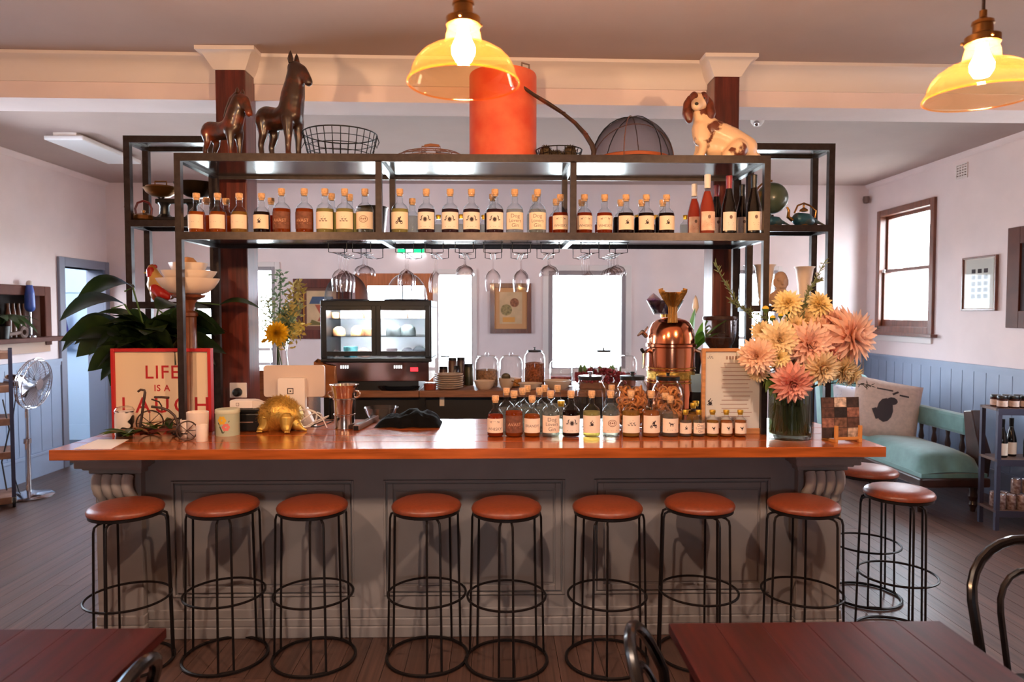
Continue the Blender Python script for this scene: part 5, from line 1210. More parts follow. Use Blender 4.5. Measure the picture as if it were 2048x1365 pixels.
# tricycle planter with dried leaves
yt = 3.60
t = thing('tricycle_planter', 'rusty iron tricycle plant stand with spoked wheels on the worktop', 'plant stand', (U(310, 870, y=yt).x, yt, ZC))
g = lambda px, py, dy=0.0: (U(px, py, y=yt + dy).x - t.location.x, dy, max(U(px, py, y=yt + dy).z - ZC, 0.004))
m_tri = M('rusty_iron', (74, 56, 48), rough=0.5, metal=0.5, var=0.3, scale=40)
MB().tube([g(276, 784), g(281, 780), g(289, 781), g(290, 786), g(287, 806), g(284, 830), g(280, 856)], [0.006] * 3 + [0.007] * 4, 8).build('fork', m_tri, t)
MB().tube([g(309, 795), g(322, 795), g(338, 796)], 0.006, 8).build('saddle', m_tri, t)
MB().tube([g(303, 814), g(322, 816), g(338, 822), g(349, 832), g(355, 846), g(358, 862), g(362, 874)], 0.0065, 8).build('frame_tube', m_tri, t)
MB().tube([g(303, 799), g(318, 804), g(323, 812), g(324, 822)], 0.004, 6).build('frame_scroll', m_tri, t)
def wheel(cx, cy, r, dy):
    c = g(cx, cy, dy); R = r / ppm(yt + dy); c = (c[0], dy, R + 0.003)
    T = Matrix.Translation(c) @ Matrix.Rotation(0.5, 4, 'Z') @ Matrix.Rotation(PI / 2, 4, 'X')
    MB().ring(R, 0.004, T=T, seg=28).build('wheel_rim', m_tri, t)
    k = MB()
    for i in range(8): a_ = 2 * PI * i / 8; k.tube([(0, 0, 0), (R * math.cos(a_), R * math.sin(a_), 0)], 0.0018, 5, T=T)
    k.build('spokes', m_tri, t)
wheel(374, 868, 19, -0.05); wheel(300, 855, 24, 0.12); wheel(357, 868, 17, 0.10)
MB().tube([g(345, 868, 0.1), g(374, 868, -0.05)], 0.004, 6).build('axle', m_tri, t)
MB().tube([g(283, 850), g(300, 858), g(357, 864)], 0.005, 6).build('tray_rail', m_tri, t)
def leaf_mesh(L, Wd, droop=0.4, n=7, fold=0.25, mat=m_green):
    """pointed leaf from the origin along +x, drooping"""
    vs = []; fs = []
    for i in range(n + 1):
        s = i / n; w = Wd * math.sin(PI * min(1, s * 0.96 + 0.04)) ** 0.8 * (1 - 0.25 * s); x = L * s * (1 - 0.15 * s * droop); z = L * (0.35 * s - droop * s * s)
        for j in (-1, -0.5, 0, 0.5, 1): vs.append((x, w * j, z + abs(j) * w * fold))
    for i in range(n):
        for j in range(4): fs.append((i * 5 + j, i * 5 + j + 1, (i + 1) * 5 + j + 1, (i + 1) * 5 + j))
    return MB().add(vs, fs).mesh('leaf', mat, 60)
lm1 = leaf_mesh(0.13, 0.03, 0.3, 5); m_dry = leafmat('dry_leaf', (104, 70, 48), (150, 100, 66)); m_maroon = leafmat('maroon_leaf', (72, 24, 26), (120, 40, 36)); m_grn2 = leafmat('mid_leaf', (58, 84, 34), (110, 130, 60))
for i in range(30):
    a_ = rnd.uniform(0, 2 * PI); o = link('leaf', leaf_mesh(rnd.uniform(0.08, 0.15), rnd.uniform(0.016, 0.03), rnd.uniform(0.1, 0.45), 5, mat=[m_grn2, m_dry, m_green, m_maroon][i % 4]), t, (U(285 + rnd.uniform(-38, 48), 868, y=yt).x - t.location.x, rnd.uniform(-0.04, 0.08), rnd.uniform(0.015, 0.045)))
    o.rotation_euler = (rnd.uniform(-.3, .3), rnd.uniform(-0.25, 0.1), a_)
for i in range(5):
    o = link('leaf', leaf_mesh(0.17, 0.035, 0.25, 6, mat=m_grn2), t, (U(262, 868, y=yt).x - t.location.x, -0.03 + 0.02 * i, 0.02)); o.rotation_euler = (0, 0.05, PI + 0.35 * (i - 2))
# cups and tins
def cup(name, label, cat, px, py, w, h, mat, flare=1.08, y=None):
    q = on(px, py); y = y or q.y; R = w / 2 / ppm(y); H = h / ppm(y)
    o = MB().lathe([(0, 0), (R / flare * .96, 0), (R / flare, 0.004), (R, H - 0.002), (R * .97, H), (R * .94, H - 0.004), (R / flare * .9, 0.008), (0, 0.008)], 28).build(name, mat, loc=(U(px, py, y=y).x, y, ZC)); return tag(o, label, cat)
cup('white_pot', 'large white ceramic pot next to the steel post on the worktop', 'pot', 396, 872, 42, 51, m_cream, 1.1, y=3.66)
cup('white_beaker', 'small white ceramic beaker in front of the large white pot', 'cup', 404, 879, 22, 33, m_cream, 1.02, y=3.54)
cup('white_tumbler', 'small white tumbler behind the tricycle wheel on the worktop', 'cup', 373, 876, 23, 36, m_cream, 1.02, y=3.66)
q = on(447, 874); R = 23 / ppm(q.y); H = 53 / ppm(q.y)
t = thing('floral_tin', 'pale green lidded tin painted with yellow and pink flowers', 'tin', (q.x, q.y + R, ZC))
MB().lathe([(0, 0), (R, 0), (R, H * .84), (R * .96, H * .86), (0, H * .86)], 32).build('tin_body', M('tin_green', (178, 186, 160), rough=0.4), t)
MB().lathe([(R * 1.02, H * .84), (R * 1.04, H * .86), (R * 1.03, H * .98), (R, H), (0, H)], 32).build('tin_lid', M('tin_lid_green', (206, 206, 178), rough=0.4), t)
fl = lambda polys, mat, nm: wrap([p_ for P in polys for p_ in P], [tuple(range(sum(len(x) for x in polys[:i]), sum(len(x) for x in polys[:i + 1]))) for i in range(len(polys))], R + 0.0008, H * .45).build(nm, mat, t, smooth=0)
petals = lambda cx, cz, r: [disc(cx + r * .7 * math.cos(2 * PI * i / 6), cz + r * .7 * math.sin(2 * PI * i / 6), r * .5, r * .5, 8) for i in range(6)]
fl(petals(-0.008, 0.022, 0.02), M('tin_yellow', (226, 178, 50), rough=0.5), 'painted_flower')
fl(petals(0.012, -0.014, 0.018), M('tin_pink', (222, 120, 110), rough=0.5), 'painted_flower')
fl([bar2(-0.03, 0.01, -0.004, -0.045, 0.006), bar2(0.03, 0.02, 0.0, -0.045, 0.004), bar2(-0.02, -0.01, -0.004, -0.045, 0.008)], M('tin_leaf', (66, 76, 52), rough=0.5), 'painted_leaf')
# gold echidna
q = on(563, 868); ye = q.y + 0.12
t = thing('gold_echidna', 'gold echidna statue with long snout on the worktop', 'statue', (q.x, ye, ZC))
g = lambda px, py, dy=0.0: (U(px, py, y=ye + dy).x - q.x, dy, U(px, py, y=ye + dy).z - ZC)
m_ech = M('gold_spines', (200, 160, 76), rough=0.42, metal=0.75, var=0.2, scale=60, bump=0.9, bscale=120, stretch=(1, 1, 0.4)); m_echs = M('gold_leaf', (206, 168, 84), rough=0.4, metal=0.75, bump=0.2, scale=40)
mb = MB(); mb.limb([(*g(545, 835), 0.088), (*g(560, 827), 0.098), (*g(577, 832), 0.082)], 18)
b = organic('spiny_back', mb, m_ech, vox=0.007, smooth=3, parent=t)
mb = MB(); mb.limb([(*g(585, 840, -0.02), 0.046), (*g(594, 851, -0.035), 0.028), (*g(603, 857, -0.04), 0.013), (*g(612, 861, -0.045), 0.007)], 12)
organic('head_and_snout', mb, m_echs, vox=0.004, smooth=3, parent=t)
for px, dy, d in ((532, -0.06, -8), (571, -0.08, 4), (535, 0.07, -6), (580, 0.05, 4)):
    x, _, _ = g(px, 860, dy)
    mb = MB(); mb.limb([(x, dy * .8, 0.07, 0.042), (x + d * .001, dy, 0.03, 0.03), (x + d * .0035, dy - 0.015, 0.016, 0.017)], 10)
    for s in (-1, 0, 1): mb.limb([(x + d * .0035, dy - 0.015, 0.014, 0.009), (x + d * .0035 + 0.012 * s + 0.006, dy - 0.042, 0.008, 0.006)], 6)
    organic('leg', mb, m_echs, vox=0.004, smooth=2, parent=t)
MB().ball(g(596, 848, -0.062), 0.0035, 8).build('eye', m_black, t)
sp = MB(); r2 = random.Random(5); bc_ = Vector(g(560, 829))
vv = [(v.co.copy(), v.normal.copy()) for v in b.data.vertices]
for i in range(900):
    c, n = r2.choice(vv)
    if n.z < -0.2: continue
    d = (n + Vector((-0.5, 0.1, -0.35))).normalized(); s_ = d.cross(Vector((0, 0, 1))).normalized() * 0.0022; e = c + d * r2.uniform(0.012, 0.02)
    u_ = d.cross(s_).normalized() * 0.0022
    sp.add([c + s_, c - s_, c + u_, e], [(0, 1, 3), (1, 2, 3), (2, 0, 3)])
s_ = sp.build('spines', m_ech, t, smooth=0); s_['kind'] = 'stuff'
# point of sale: tablet stand, card reader, printer box
yq = 3.98
t = thing('payment_tablet', 'white tablet till seen from behind with square logo on its stand', 'till', (U(588, 850, y=yq).x, yq, ZC))
g = lambda px, py: (U(px, py, y=yq).x - t.location.x, U(px, py, y=yq).z - ZC)
def rrect(x0, x1, z0, z1, r, n=5):
    P = []
    for cx, cz, a in ((x1 - r, z1 - r, 0), (x0 + r, z1 - r, PI / 2), (x0 + r, z0 + r, PI), (x1 - r, z0 + r, 1.5 * PI)):
        P += [(cx + r * math.cos(a + PI / 2 * i / n), cz + r * math.sin(a + PI / 2 * i / n)) for i in range(n + 1)]
    return P
(x0, z1), (x1, z0) = g(527, 731), g(650, 794)
m_pos = M('till_back', (214, 196, 186), rough=0.35)
MB().prism(rrect(x0, x1, z0, z1, 0.016), -0.004, 0.012).build('tablet', m_pos, t, bev=0.002)
(x2, z3), (x3, z2) = g(560, 755), g(615, 815)
MB().prism(rrect(x2, x3, z2 - 0.08, z3, 0.014), -0.05, -0.004).build('stand_head', m_white, t, bev=0.004)
MB().prism([(x2 + 0.0, z2), (x3, z2), (x3 + 0.05, 0.0), (x2 - 0.0, 0.0)], -0.03, 0.02).build('stand_base', m_white, t, bev=0.004)
cx, cz = g(586, 781)
k = MB()
k.frame(cx - 0.017, cx + 0.017, cz - 0.017, cz + 0.017, 0.0045, -0.0512, -0.0502).box(cx - 0.004, cx + 0.004, -0.0512, -0.0502, cz - 0.004, cz + 0.004)
k.build('square_logo', m_ink, t, smooth=0)
t = thing('card_reader', 'white card reader with small square logo beside the gold echidna', 'card reader', (U(489, 815, y=3.86).x, 3.86, ZC + 0.125), 0)
MB().prism(rrect(-0.07, 0.055, 0, 0.045, 0.008), -0.03, 0.05).build('reader_body', m_white, t, bev=0.004)
MB().add([(0.055, -0.03, 0.0), (0.055, -0.03, 0.044), (0.11, 0.03, 0.0), (0.11, 0.03, 0.028), (0.055, 0.05, 0), (0.055, 0.05, 0.044)], [(0, 2, 3, 1), (2, 4, 5, 3), (1, 3, 5), (0, 4, 2), (0, 1, 5, 4)]).build('reader_nose', m_white, t, smooth=0)
MB().frame(-0.035, -0.018, 0.014, 0.031, 0.002, -0.0312, -0.0302).build('square_logo', m_inkl, t, smooth=0)
t = thing('receipt_printer', 'black receipt printer box under the white card reader', 'printer', (U(497, 850, y=3.88).x, 3.88, ZC))
MB().box(-0.11, 0.10, -0.07, 0.10, 0, 0.10).build('printer_body', m_black, t, bev=0.008)
MB().box(-0.09, 0.08, -0.06, 0.09, 0.10, 0.124).build('printer_lid', m_black, t, bev=0.005)
MB().box(-0.06, 0.05, -0.0715, -0.07, 0.05, 0.056).build('paper_slot', m_inkl, t, smooth=0)
q = U(477, 781, y=4.205)
t = thing('power_socket', 'white power socket with black plug on the left timber post', 'socket', (q.x, 4.2085, q.z))
MB().box(-0.05, 0.05, -0.012, 0.0, -0.045, 0.045).build('socket_plate', m_white, t, bev=0.004)
MB().lathe([(0, 0), (0.026, 0), (0.024, 0.03), (0.014, 0.045), (0, 0.046)], 18, T=Matrix.Translation((0, -0.012, -0.01)) @ Matrix.Rotation(PI / 2, 4, 'X')).build('plug', m_black, t)
q = on(640, 868)
t = thing('coiled_cables', 'tangle of white charging cables between the till and the silver bucket', 'cable', (U(625, 862, y=3.86).x, 3.84, ZC))
for k in range(4):
    P = [(0.0 + 0.03 * k - 0.03 + 0.06 * math.cos(2.2 * PI * i / 22 + k), 0.02 * math.sin(i * 0.9 + k), 0.02 + 0.05 * (1 + math.sin(2.2 * PI * i / 22 + k * 1.7)) * (1 - 0.2 * k)) for i in range(22)]
    MB().tube(P, 0.0035, 6).build('cable_loop', m_cable if k < 3 else m_black, t)
MB().tube([(-0.02, 0, 0.12), (0.03, -0.02, 0.10), (0.07, -0.03, 0.07), (0.09, -0.02, 0.02)], 0.0035, 6).build('cable_loop', m_cable, t)
# silver champagne bucket
q = on(685, 861); R = 21 / ppm(q.y); H = 90 / ppm(q.y)
t = thing('champagne_bucket', 'tall silver champagne bucket with bands and ring handles on the worktop', 'bucket', (q.x, q.y + R, ZC))
m_silver = M('polished_silver', (212, 196, 186), rough=0.16, metal=1.0)
MB().lathe([(0, 0), (R * .98, 0), (R * 1.0, 0.006), (R * 0.96, 0.012), (R * .98, H * .3), (R * 1.06, H * .31), (R * 1.06, H * .335), (R * 1.0, H * .345), (R * 1.08, H * .66), (R * 1.16, H * .67), (R * 1.16, H * .695), (R * 1.09, H * .705), (R * 1.22, H * .93), (R * 1.42, H * .99), (R * 1.42, H), (R * 1.3, H * .985), (R * 1.05, H * .7), (R * .9, 0.02), (0, 0.02)], 40).build('bucket_body', m_silver, t, smooth=50)
for s in (-1, 1): MB().ring(0.018, 0.005, T=Matrix.Translation((s * R * 1.2, -0.01, H * .78)) @ Matrix.Rotation(PI / 2, 4, 'X'), seg=18).build('ring_handle', m_silver, t)
# price bar, glass bowl and black cloth at the back edge
A, B_ = on(712, 862), on(752, 841)
dv = (B_ - A); t = thing('grey_knife_sharpener', 'long grey bar lying on the worktop right of the silver bucket', 'tool', ((A.x + B_.x) / 2, (A.y + B_.y) / 2, ZC), math.atan2(dv.y, dv.x)); L_ = dv.length / 2
MB().box(-L_, L_, -0.018, 0.018, 0.001, 0.03).build('bar_body', m_inkl, t, bev=0.004)
MB().box(-L_ - 0.002, -L_ + 0.004, -0.014, 0.014, 0.004, 0.026).build('end_cap', m_black, t, smooth=0)
MB().box(-L_ * .9, L_ * .9, -0.012, 0.012, 0.03, 0.032).build('top_strip', m_chrome, t, smooth=0)
q = on(815, 852); vs = []; fs = []; nu, nv = 26, 14
for j in range(nv + 1):
    for i in range(nu + 1):
        u_, v_ = i / nu * 2 - 1, j / nv * 2 - 1; e = max(0, 1 - (abs(u_) ** 3)) * max(0, 1 - v_ * v_)
        hgt = 0.10 * e ** 0.6 * (0.55 + 0.45 * (noise.noise((u_ * 2.3, v_ * 2.1, 3.1)) + 0.5 * noise.noise((u_ * 5, v_ * 5, 8)) + 0.5 + 0.3 * u_))
        vs.append((u_ * 0.185, v_ * 0.11 + 0.03 * noise.noise((u_ * 3, 1, v_)), max(0.002, hgt)))
for j in range(nv):
    for i in range(nu): k_ = j * (nu + 1) + i; fs.append((k_, k_ + 1, k_ + nu + 2, k_ + nu + 1))
o = MB().add(vs, fs).build('black_cloth', M('black_cloth_mat', (9, 8, 9), rough=0.9, spec=0.15), loc=(U(818, 852, y=4.02).x, 4.03, ZC), smooth=80); tag(o, 'crumpled black cloth on the worktop in front of the display fridge', 'cloth')
t = MB().lathe([(0, 0), (0.05, 0), (0.055, 0.006), (0.085, 0.05), (0.10, 0.09), (0.098, 0.092), (0.08, 0.05), (0.05, 0.012), (0, 0.01)], 30).build('glass_bowl', m_clear, loc=(U(772, 840, y=4.1).x - 0.03, 4.12, ZC)); tag(t, 'clear glass bowl behind the grey bar, left of the black cloth', 'bowl')
# big clip jars with pretzels
m_pret = M('pretzel_brown', (196, 124, 62), rough=0.6, var=0.25, scale=30)
def big_jar(label, px, py_top, w, fill):
    yj = 3.90 + 0.0; R = w / 2 / ppm(yj); q = U(px, 850, y=yj); H = U(px, py_top, y=yj).z - ZC
    t = thing('storage_jar', label, 'jar', (q.x, yj, ZC))
    MB().lathe([(0, 0.004), (R * .8, 0), (R * .96, H * .08), (R, H * .3), (R, H * .6), (R * .93, H * .76), (R * .74, H * .87), (R * .68, H * .9), (R * .68, H * .94)], 36).build('jar_glass', m_clear, t, smooth=60)
    MB().lathe([(0, H * .93), (R * .71, H * .93), (R * .72, H * .995), (R * .69, H), (0, H)], 32).build('lid', m_black, t)
    MB().lathe([(R * .66, H * 1.001), (R * .1, H * 1.006), (R * .1, H * 1.05), (R * .16, H * 1.07), (0, H * 1.085)], 20).build('lid_knob', m_chrome if fill == 'empty' else m_black, t)
    if fill == 'rings':
        ring = cached('pretz', lambda: MB().ring(0.021, 0.0058, seg=14, tseg=6).mesh('biscuit_ring', m_pret, 60))
        rr = random.Random(int(px))
        for i in range(120):
            a = rr.uniform(0, 2 * PI); z = rr.uniform(0.03, H * .74); rad = (R - 0.026) * math.sqrt(rr.uniform(0.35, 1)) * (0.9 if z > H * .6 else 1)
            o = link('biscuit_ring', ring, t, (rad * math.cos(a), rad * math.sin(a), z)); o.rotation_euler = (rr.uniform(0.3, 2.2), rr.uniform(-.8, .8), rr.uniform(0, 3))
    return t
big_jar('round clear jar with black rimmed white lid, behind the counter bottles', 1180, 752, 67, 'empty')
big_jar('round glass jar of ring biscuits behind the counter bottles, middle jar', 1264, 752, 69, 'rings')
big_jar('round glass jar of ring biscuits in front of the copper machine', 1335, 753, 66, 'rings')
# copper espresso machine
yc = 4.10
t = thing('copper_espresso_machine', 'tall domed copper espresso machine with brass bands on the worktop', 'coffee machine', (U(1341, 800, y=yc).x, yc, ZC))
c_ = lambda py: U(1341, py, y=yc).z - ZC
R = 47 / ppm(yc)
MB().lathe([(0, 0), (R * .98, 0), (R * .98, c_(795)), (R, c_(785)), (R, c_(695))], 48).build('boiler_body', m_copper, t)
MB().lathe([(R * 1.0, c_(695)), (R * 1.06, c_(693)), (R * 1.06, c_(688)), (R * 1.0, c_(686)), (R * .99, c_(676)), (R * .93, c_(660)), (R * .8, c_(647)), (R * .6, c_(640)), (R * .3, c_(636)), (0, c_(635))], 48).build('dome', m_copper, t, smooth=50)
k = MB()
for py in (735, 741, 757, 763, 815): k.ring(R * 1.01, 0.005, (0, 0, c_(py)), seg=48)
k.build('brass_bands', m_brassy, t)
MB().lathe([(R * 1.004, c_(756)), (R * 1.008, c_(742))], 48).build('brass_relief', M('brass_relief_mat', (206, 160, 76), rough=0.35, metal=0.9, bump=1.0, scale=60, var=0.3), t)
for a in (-1.45, -0.95): MB().ball((R * .84 * math.cos(a), R * .84 * math.sin(a), c_(660)), 0.008, 8).build('rivet', m_black, t)
for s, nm in ((-1, 'left'), (1, 'right')):
    MB().tube([(s * R * .95, -0.02, c_(700)), (s * R * 1.22, -0.04, c_(705)), (s * R * 1.28, -0.06, c_(735))], [0.014, 0.012, 0.008], 8).build('steam_tap', m_chrome, t)
    MB().tube([(s * R * 1.22, -0.04, c_(705)), (s * R * 1.35, -0.06, c_(698))], 0.01, 8).build('tap_handle', m_black, t)
MB().limb([(-R * 1.08, 0, c_(672), 0.014), (-R * 1.25, -0.01, c_(664), 0.012), (-R * 1.45, -0.02, c_(671), 0.006)], 8).limb([(-R * 1.2, 0, c_(668), 0.01), (-R * 1.02, 0, c_(655), 0.006)], 8).build('eagle_bird', m_chrome, t)
tag(t.children[-1], 'small chrome bird')
# tray of sweets on the dome and gilt feather crown
zb_ = ZC + c_(635)
t = thing('sweet_tray', 'clear tray of foil wrapped sweets on top of the copper machine', 'tray', (U(1330, 630, y=yc).x, yc, zb_))
c2 = lambda px, py: (U(px, py, y=yc).x - t.location.x, 0, U(px, py, y=yc).z - zb_)
w0, w1_ = 22 / ppm(yc), 36 / ppm(yc); za, zb2 = c2(0, 629)[2], c2(0, 602)[2]
MB().lathe([(0, 0), (w0 * .4, 0), (w0 * .4, za), (0, za)], 20).build('tray_foot', m_brassy, t)
MB().lathe([(0, za), (w0, za), (w1_, zb2), (w1_ * 1.02, zb2 + 0.003), (w1_ * .97, zb2), (w0 * .9, za + 0.006)], 36).build('tray_bowl', glass('smoky_tray', (206, 206, 206), (150, 150, 156), refl=0.5), t)
m_foil = M('silver_purple_foil', (200, 186, 206), rough=0.22, metal=0.35, col2=(110, 70, 150), scale=25)
for i, (px, py) in enumerate(((1300, 600), (1310, 610), (1352, 607), (1320, 614), (1340, 615))):
    x, _, z = c2(px, py); o = MB().box(-0.03, 0.03, -0.012, 0.012, -0.028, 0.028).build('sweet_packet', m_foil, loc=(t.location.x + x * .8, yc - 0.02 + 0.02 * (i % 3), zb_ + z)); o.rotation_euler = (0.3, 0.7 - 0.35 * i, 0.4 * i)
    tag(o, 'shiny foil sweet packet in the tray over the copper machine, %s' % ['sticking up at far left', 'left of the gold crown', 'at the right side', 'behind at left', 'low in the middle'][i], 'sweet', 'foil sweets in the tray')
m_gfoil = M('gold_crinkle_foil', (140, 98, 46), rough=0.3, metal=0.85, bump=1.0, scale=90)
t2 = thing('gold_eagle_finial', 'crinkled gold foil spray rising above the copper machine', 'ornament', (U(1342, 632, y=yc - 0.06).x, yc - 0.10, zb_ + 0.0))
zt2_ = U(1342, 576, y=yc - 0.1).z - zb_
vs = []; fs = []; seg = 28
for j, (r, z) in enumerate(((0.028, -0.03), (0.024, 0.02), (0.026, 0.06), (0.05, zt2_ * .62), (0.068, zt2_ * .85), (0.07, zt2_))):
    for i in range(seg):
        a = 2 * PI * i / seg; w = 1 + (0.18 if j > 2 else 0.06) * (1 if i % 2 else -1); zz_ = z - (0.035 * abs(math.sin(a)) if j == 5 else 0)
        vs.append((r * w * math.cos(a), r * w * math.sin(a) * .7, zz_))
for j in range(5):
    for i in range(seg): fs.append((j * seg + i, j * seg + (i + 1) % seg, (j + 1) * seg + (i + 1) % seg, (j + 1) * seg + i))
MB().add(vs, fs).build('foil_spray', m_gfoil, t2, smooth=0)
# coffee grinder with bean hopper
yg = 4.08
t = thing('coffee_grinder', 'black coffee grinder with clear bean hopper behind the framed menu', 'grinder', (U(1438, 800, y=yg).x, yg, ZC))
c_ = lambda py: U(1438, py, y=yg).z - ZC
R = 33 / ppm(yg)
MB().lathe([(0, 0), (R * .9, 0), (R * .9, c_(740)), (R * .6, c_(720)), (R * .6, c_(697)), (0, c_(697))], 28).build('grinder_body', m_black, t)
MB().lathe([(R * .6, c_(697)), (R * .85, c_(686)), (R * .98, c_(665)), (R, c_(641))], 36).build('hopper', glass('smoky_hopper', (226, 220, 220), (150, 142, 144), refl=0.5), t)
MB().lathe([(0, c_(696)), (R * .6, c_(696)), (R * .84, c_(684)), (R * .9, c_(676)), (0, c_(674))], 30).build('coffee_beans', m_soil, t)
MB().lathe([(R * 1.02, c_(641)), (R * 1.05, c_(638)), (R * 1.0, c_(633)), (0, c_(631))], 36).build('hopper_lid', M('dark_smoky_lid', (52, 36, 36), rough=0.2), t)
o = thing('blue_cup', 'pale blue cup between copper machine and framed menu', 'cup', (U(1394, 750, y=4.0).x, 4.02, ZC))
MB().box(-0.03, 0.03, -0.03, 0.03, 0, 0.19).build('stand_block', m_black, o, bev=0.004)
MB().lathe([(0, 0.19), (0.035, 0.19), (0.045, 0.25), (0.046, 0.29), (0.043, 0.29), (0.03, 0.2), (0, 0.2)], 20).build('cup_body', M('pale_blue_glaze', (150, 186, 214), rough=0.3), o)
# framed menu
ym = 3.70; a, b = U(1404, 697, y=ym), U(1531, 873, y=ym); W_ = b.x - a.x; H_ = a.z - ZC
t = thing('framed_menu', 'timber framed printed menu sheet standing behind the small bottles', 'menu', ((a.x + b.x) / 2, ym, ZC))
MB().frame(-W_ / 2, W_ / 2, 0, H_, 0.018, -0.012, 0.012, wb=0.03).build('menu_frame', m_wood, t, bev=0.002)
MB().box(-W_ / 2 + 0.018, W_ / 2 - 0.018, -0.002, 0.006, 0.03, H_ - 0.018).build('menu_sheet', m_paper, t, smooth=0)
for i in range(9): MB().box(-0.045 + i * 0.016, -0.035 + i * 0.016, -0.0028, -0.0022, H_ - 0.060, H_ - 0.042).build('heading_mark', M('faint_print', (186, 150, 136), rough=0.8) if i == 0 else bpy.data.materials['faint_print'], t, smooth=0)
k = MB(); r3 = random.Random(2)
for i in range(15):
    z = H_ - 0.08 - i * 0.022
    k.box(-0.075 + r3.uniform(0, .02), 0.10 + r3.uniform(-.03, .0), -0.0028, -0.0022, z - 0.002, z + 0.002)
s_ = k.build('menu_lines', bpy.data.materials['faint_print'], t, smooth=0); s_['kind'] = 'stuff'
for kd, zz, xx, s in (('cluster', H_ - 0.05, -W_ / 2 + 0.045, 0.045), ('rabbit', H_ * .36, -W_ / 2 + 0.045, 0.08)):
    k = MB()
    for P in emblem(kd): k.add([(xx + x * s, -0.0026, zz + z * s) for x, z in P], [tuple(range(len(P)))])
    k.build('menu_drawing', m_ink, t, smooth=0)
MB().box(-W_ / 2 + 0.019, W_ / 2 - 0.019, -0.007, -0.005, 0.031, H_ - 0.019).build('glazing', m_pane, t, smooth=0)
# postcard stand
q = on(1692, 886); yq = q.y
t = thing('card_stand', 'small timber easel holding a photo collage card at the right worktop end', 'card stand', (q.x, yq + 0.05, ZC), 0.12)
g = 1 / ppm(yq)
hc = 90 * g; wc = 84 * g
MB().box(-wc / 2, wc / 2, -0.002, 0.002, 0.016, hc, Matrix.Rotation(-0.08, 4, 'X')).build('collage_card', M('collage_dark', (70, 50, 44), rough=0.6), t, smooth=0)
r4 = random.Random(9); cw = wc / 3; ch = (hc - 0.016) / 4
for i in range(3):
    for j in range(4):
        c = r4.choice([(186, 160, 140), (120, 84, 66), (90, 60, 50), (60, 44, 40), (150, 100, 84), (220, 190, 170), (40, 32, 32)])
        MB().box(-wc / 2 + i * cw + 0.002, -wc / 2 + (i + 1) * cw - 0.002, -0.0035, -0.002, 0.018 + j * ch, 0.014 + (j + 1) * ch, Matrix.Rotation(-0.08, 4, 'X')).build('collage_photo', cached(('ph', c), lambda: M('photo_%d_%d' % c[:2], c, rough=0.6, var=0.45, scale=50)), t, smooth=0)
m_eas = M('easel_timber', (206, 140, 74), rough=0.5)
for x in (-wc * .27, wc * .36): MB().box(x - 0.008, x + 0.008, -0.05, 0.07, 0, 0.014).box(x - 0.008, x + 0.008, -0.05, -0.036, 0.014, 0.085).build('easel_foot', m_eas, t, bev=0.002)
MB().box(-wc * .27, wc * .36, -0.044, -0.032, 0.012, 0.026).build('easel_rail', m_eas, t, bev=0.002)
# ------------------------------------------------------------------ back bench and what stands on it
YK0, YK1 = 5.30, 6.00
zk = U(1000, 782, y=YK0).z
ka, kb = U(640, 780, y=YK0).x, U(1420, 780, y=YK0).x
t = thing('back_bench', 'timber topped back bench with dark open front behind the bar', 'bench', ((ka + kb) / 2, YK0, 0)); w = (kb - ka) / 2
xs_ = U(838, 780, y=YK0).x - t.location.x
for a, b in ((-w, xs_ - 0.002), (xs_ + 0.002, w)): MB().box(a, b, 0, YK1 - YK0, zk - 0.05, zk).build('bench_top', m_wood2, t, bev=0.004)
MB().box(-w + 0.03, w - 0.03, 0.08, YK1 - YK0 - 0.02, 0, zk - 0.05).build('shade_block', M('bench_shade', (22, 20, 26), rough=0.6), t, smooth=0)  # solid dark block painted for the shade in the open front
for x in (-w + 0.02, xs_, w - 0.06): MB().box(x, x + 0.04, 0.03, 0.08, 0, zk - 0.05).build('bench_leg', m_black, t, smooth=0)
q = U(883, 805, y=YK0 + 0.03)
o = MB().box(-0.018, 0.018, -0.012, 0, -0.035, 0.035).build('switch_plate', m_white, loc=(q.x, YK0 + 0.08, q.z), bev=0.003); tag(o, 'small white switch plate under the back bench edge', 'switch')
# display fridge
yf = YK0 + 0.06
fa, fb = U(641, 700, y=yf).x, U(863, 700, y=yf).x; f0, f1 = U(750, 763, y=yf).z, U(750, 601, y=yf).z
t = thing('display_fridge', 'black glass fronted cake display fridge with steel base panel on back bench', 'fridge', ((fa + fb) / 2, yf, zk)); w = (fb - fa) / 2; H = f1 - zk; D_ = 0.5
fz = lambda py: U(750, py, y=yf).z - zk; fx = lambda px: U(px, 680, y=yf).x - t.location.x
b0 = fz(763); p0 = fz(717); 
MB().box(-w, w, 0, D_, H - 0.05, H).box(-w, -w + 0.05, 0, D_, p0, H - 0.05).box(w - 0.05, w, 0, D_, p0, H - 0.05).box(-w, w, 0, D_, p0 - 0.03, p0).build('fridge_case', m_black, t, bev=0.006)
xm = fx(753)
MB().frame(fx(645), xm, fz(712), fz(612), 0.035, -0.02, 0.0).build('left_door_frame', m_black, t, bev=0.003)
MB().frame(xm, fx(860), fz(712), fz(612), 0.035, -0.02, 0.0).build('right_door_frame', m_black, t, bev=0.003)
for a, b in ((fx(655), xm - 0.03), (xm + 0.03, fx(851))): MB().box(a, b, -0.012, -0.008, fz(706), fz(619)).build('door_glass', m_pane, t, smooth=0)
MB().box(-w + 0.05, w - 0.05, D_ - 0.03, D_, p0, H - 0.05).build('back_panel', M('fridge_white', (236, 240, 246), rough=0.3), t, smooth=0)
for py in (638, 674): MB().box(-w + 0.05, w - 0.05, 0.06, D_ - 0.04, fz(py) - 0.004, fz(py) + 0.003).build('glass_shelf', m_clear, t, smooth=0)
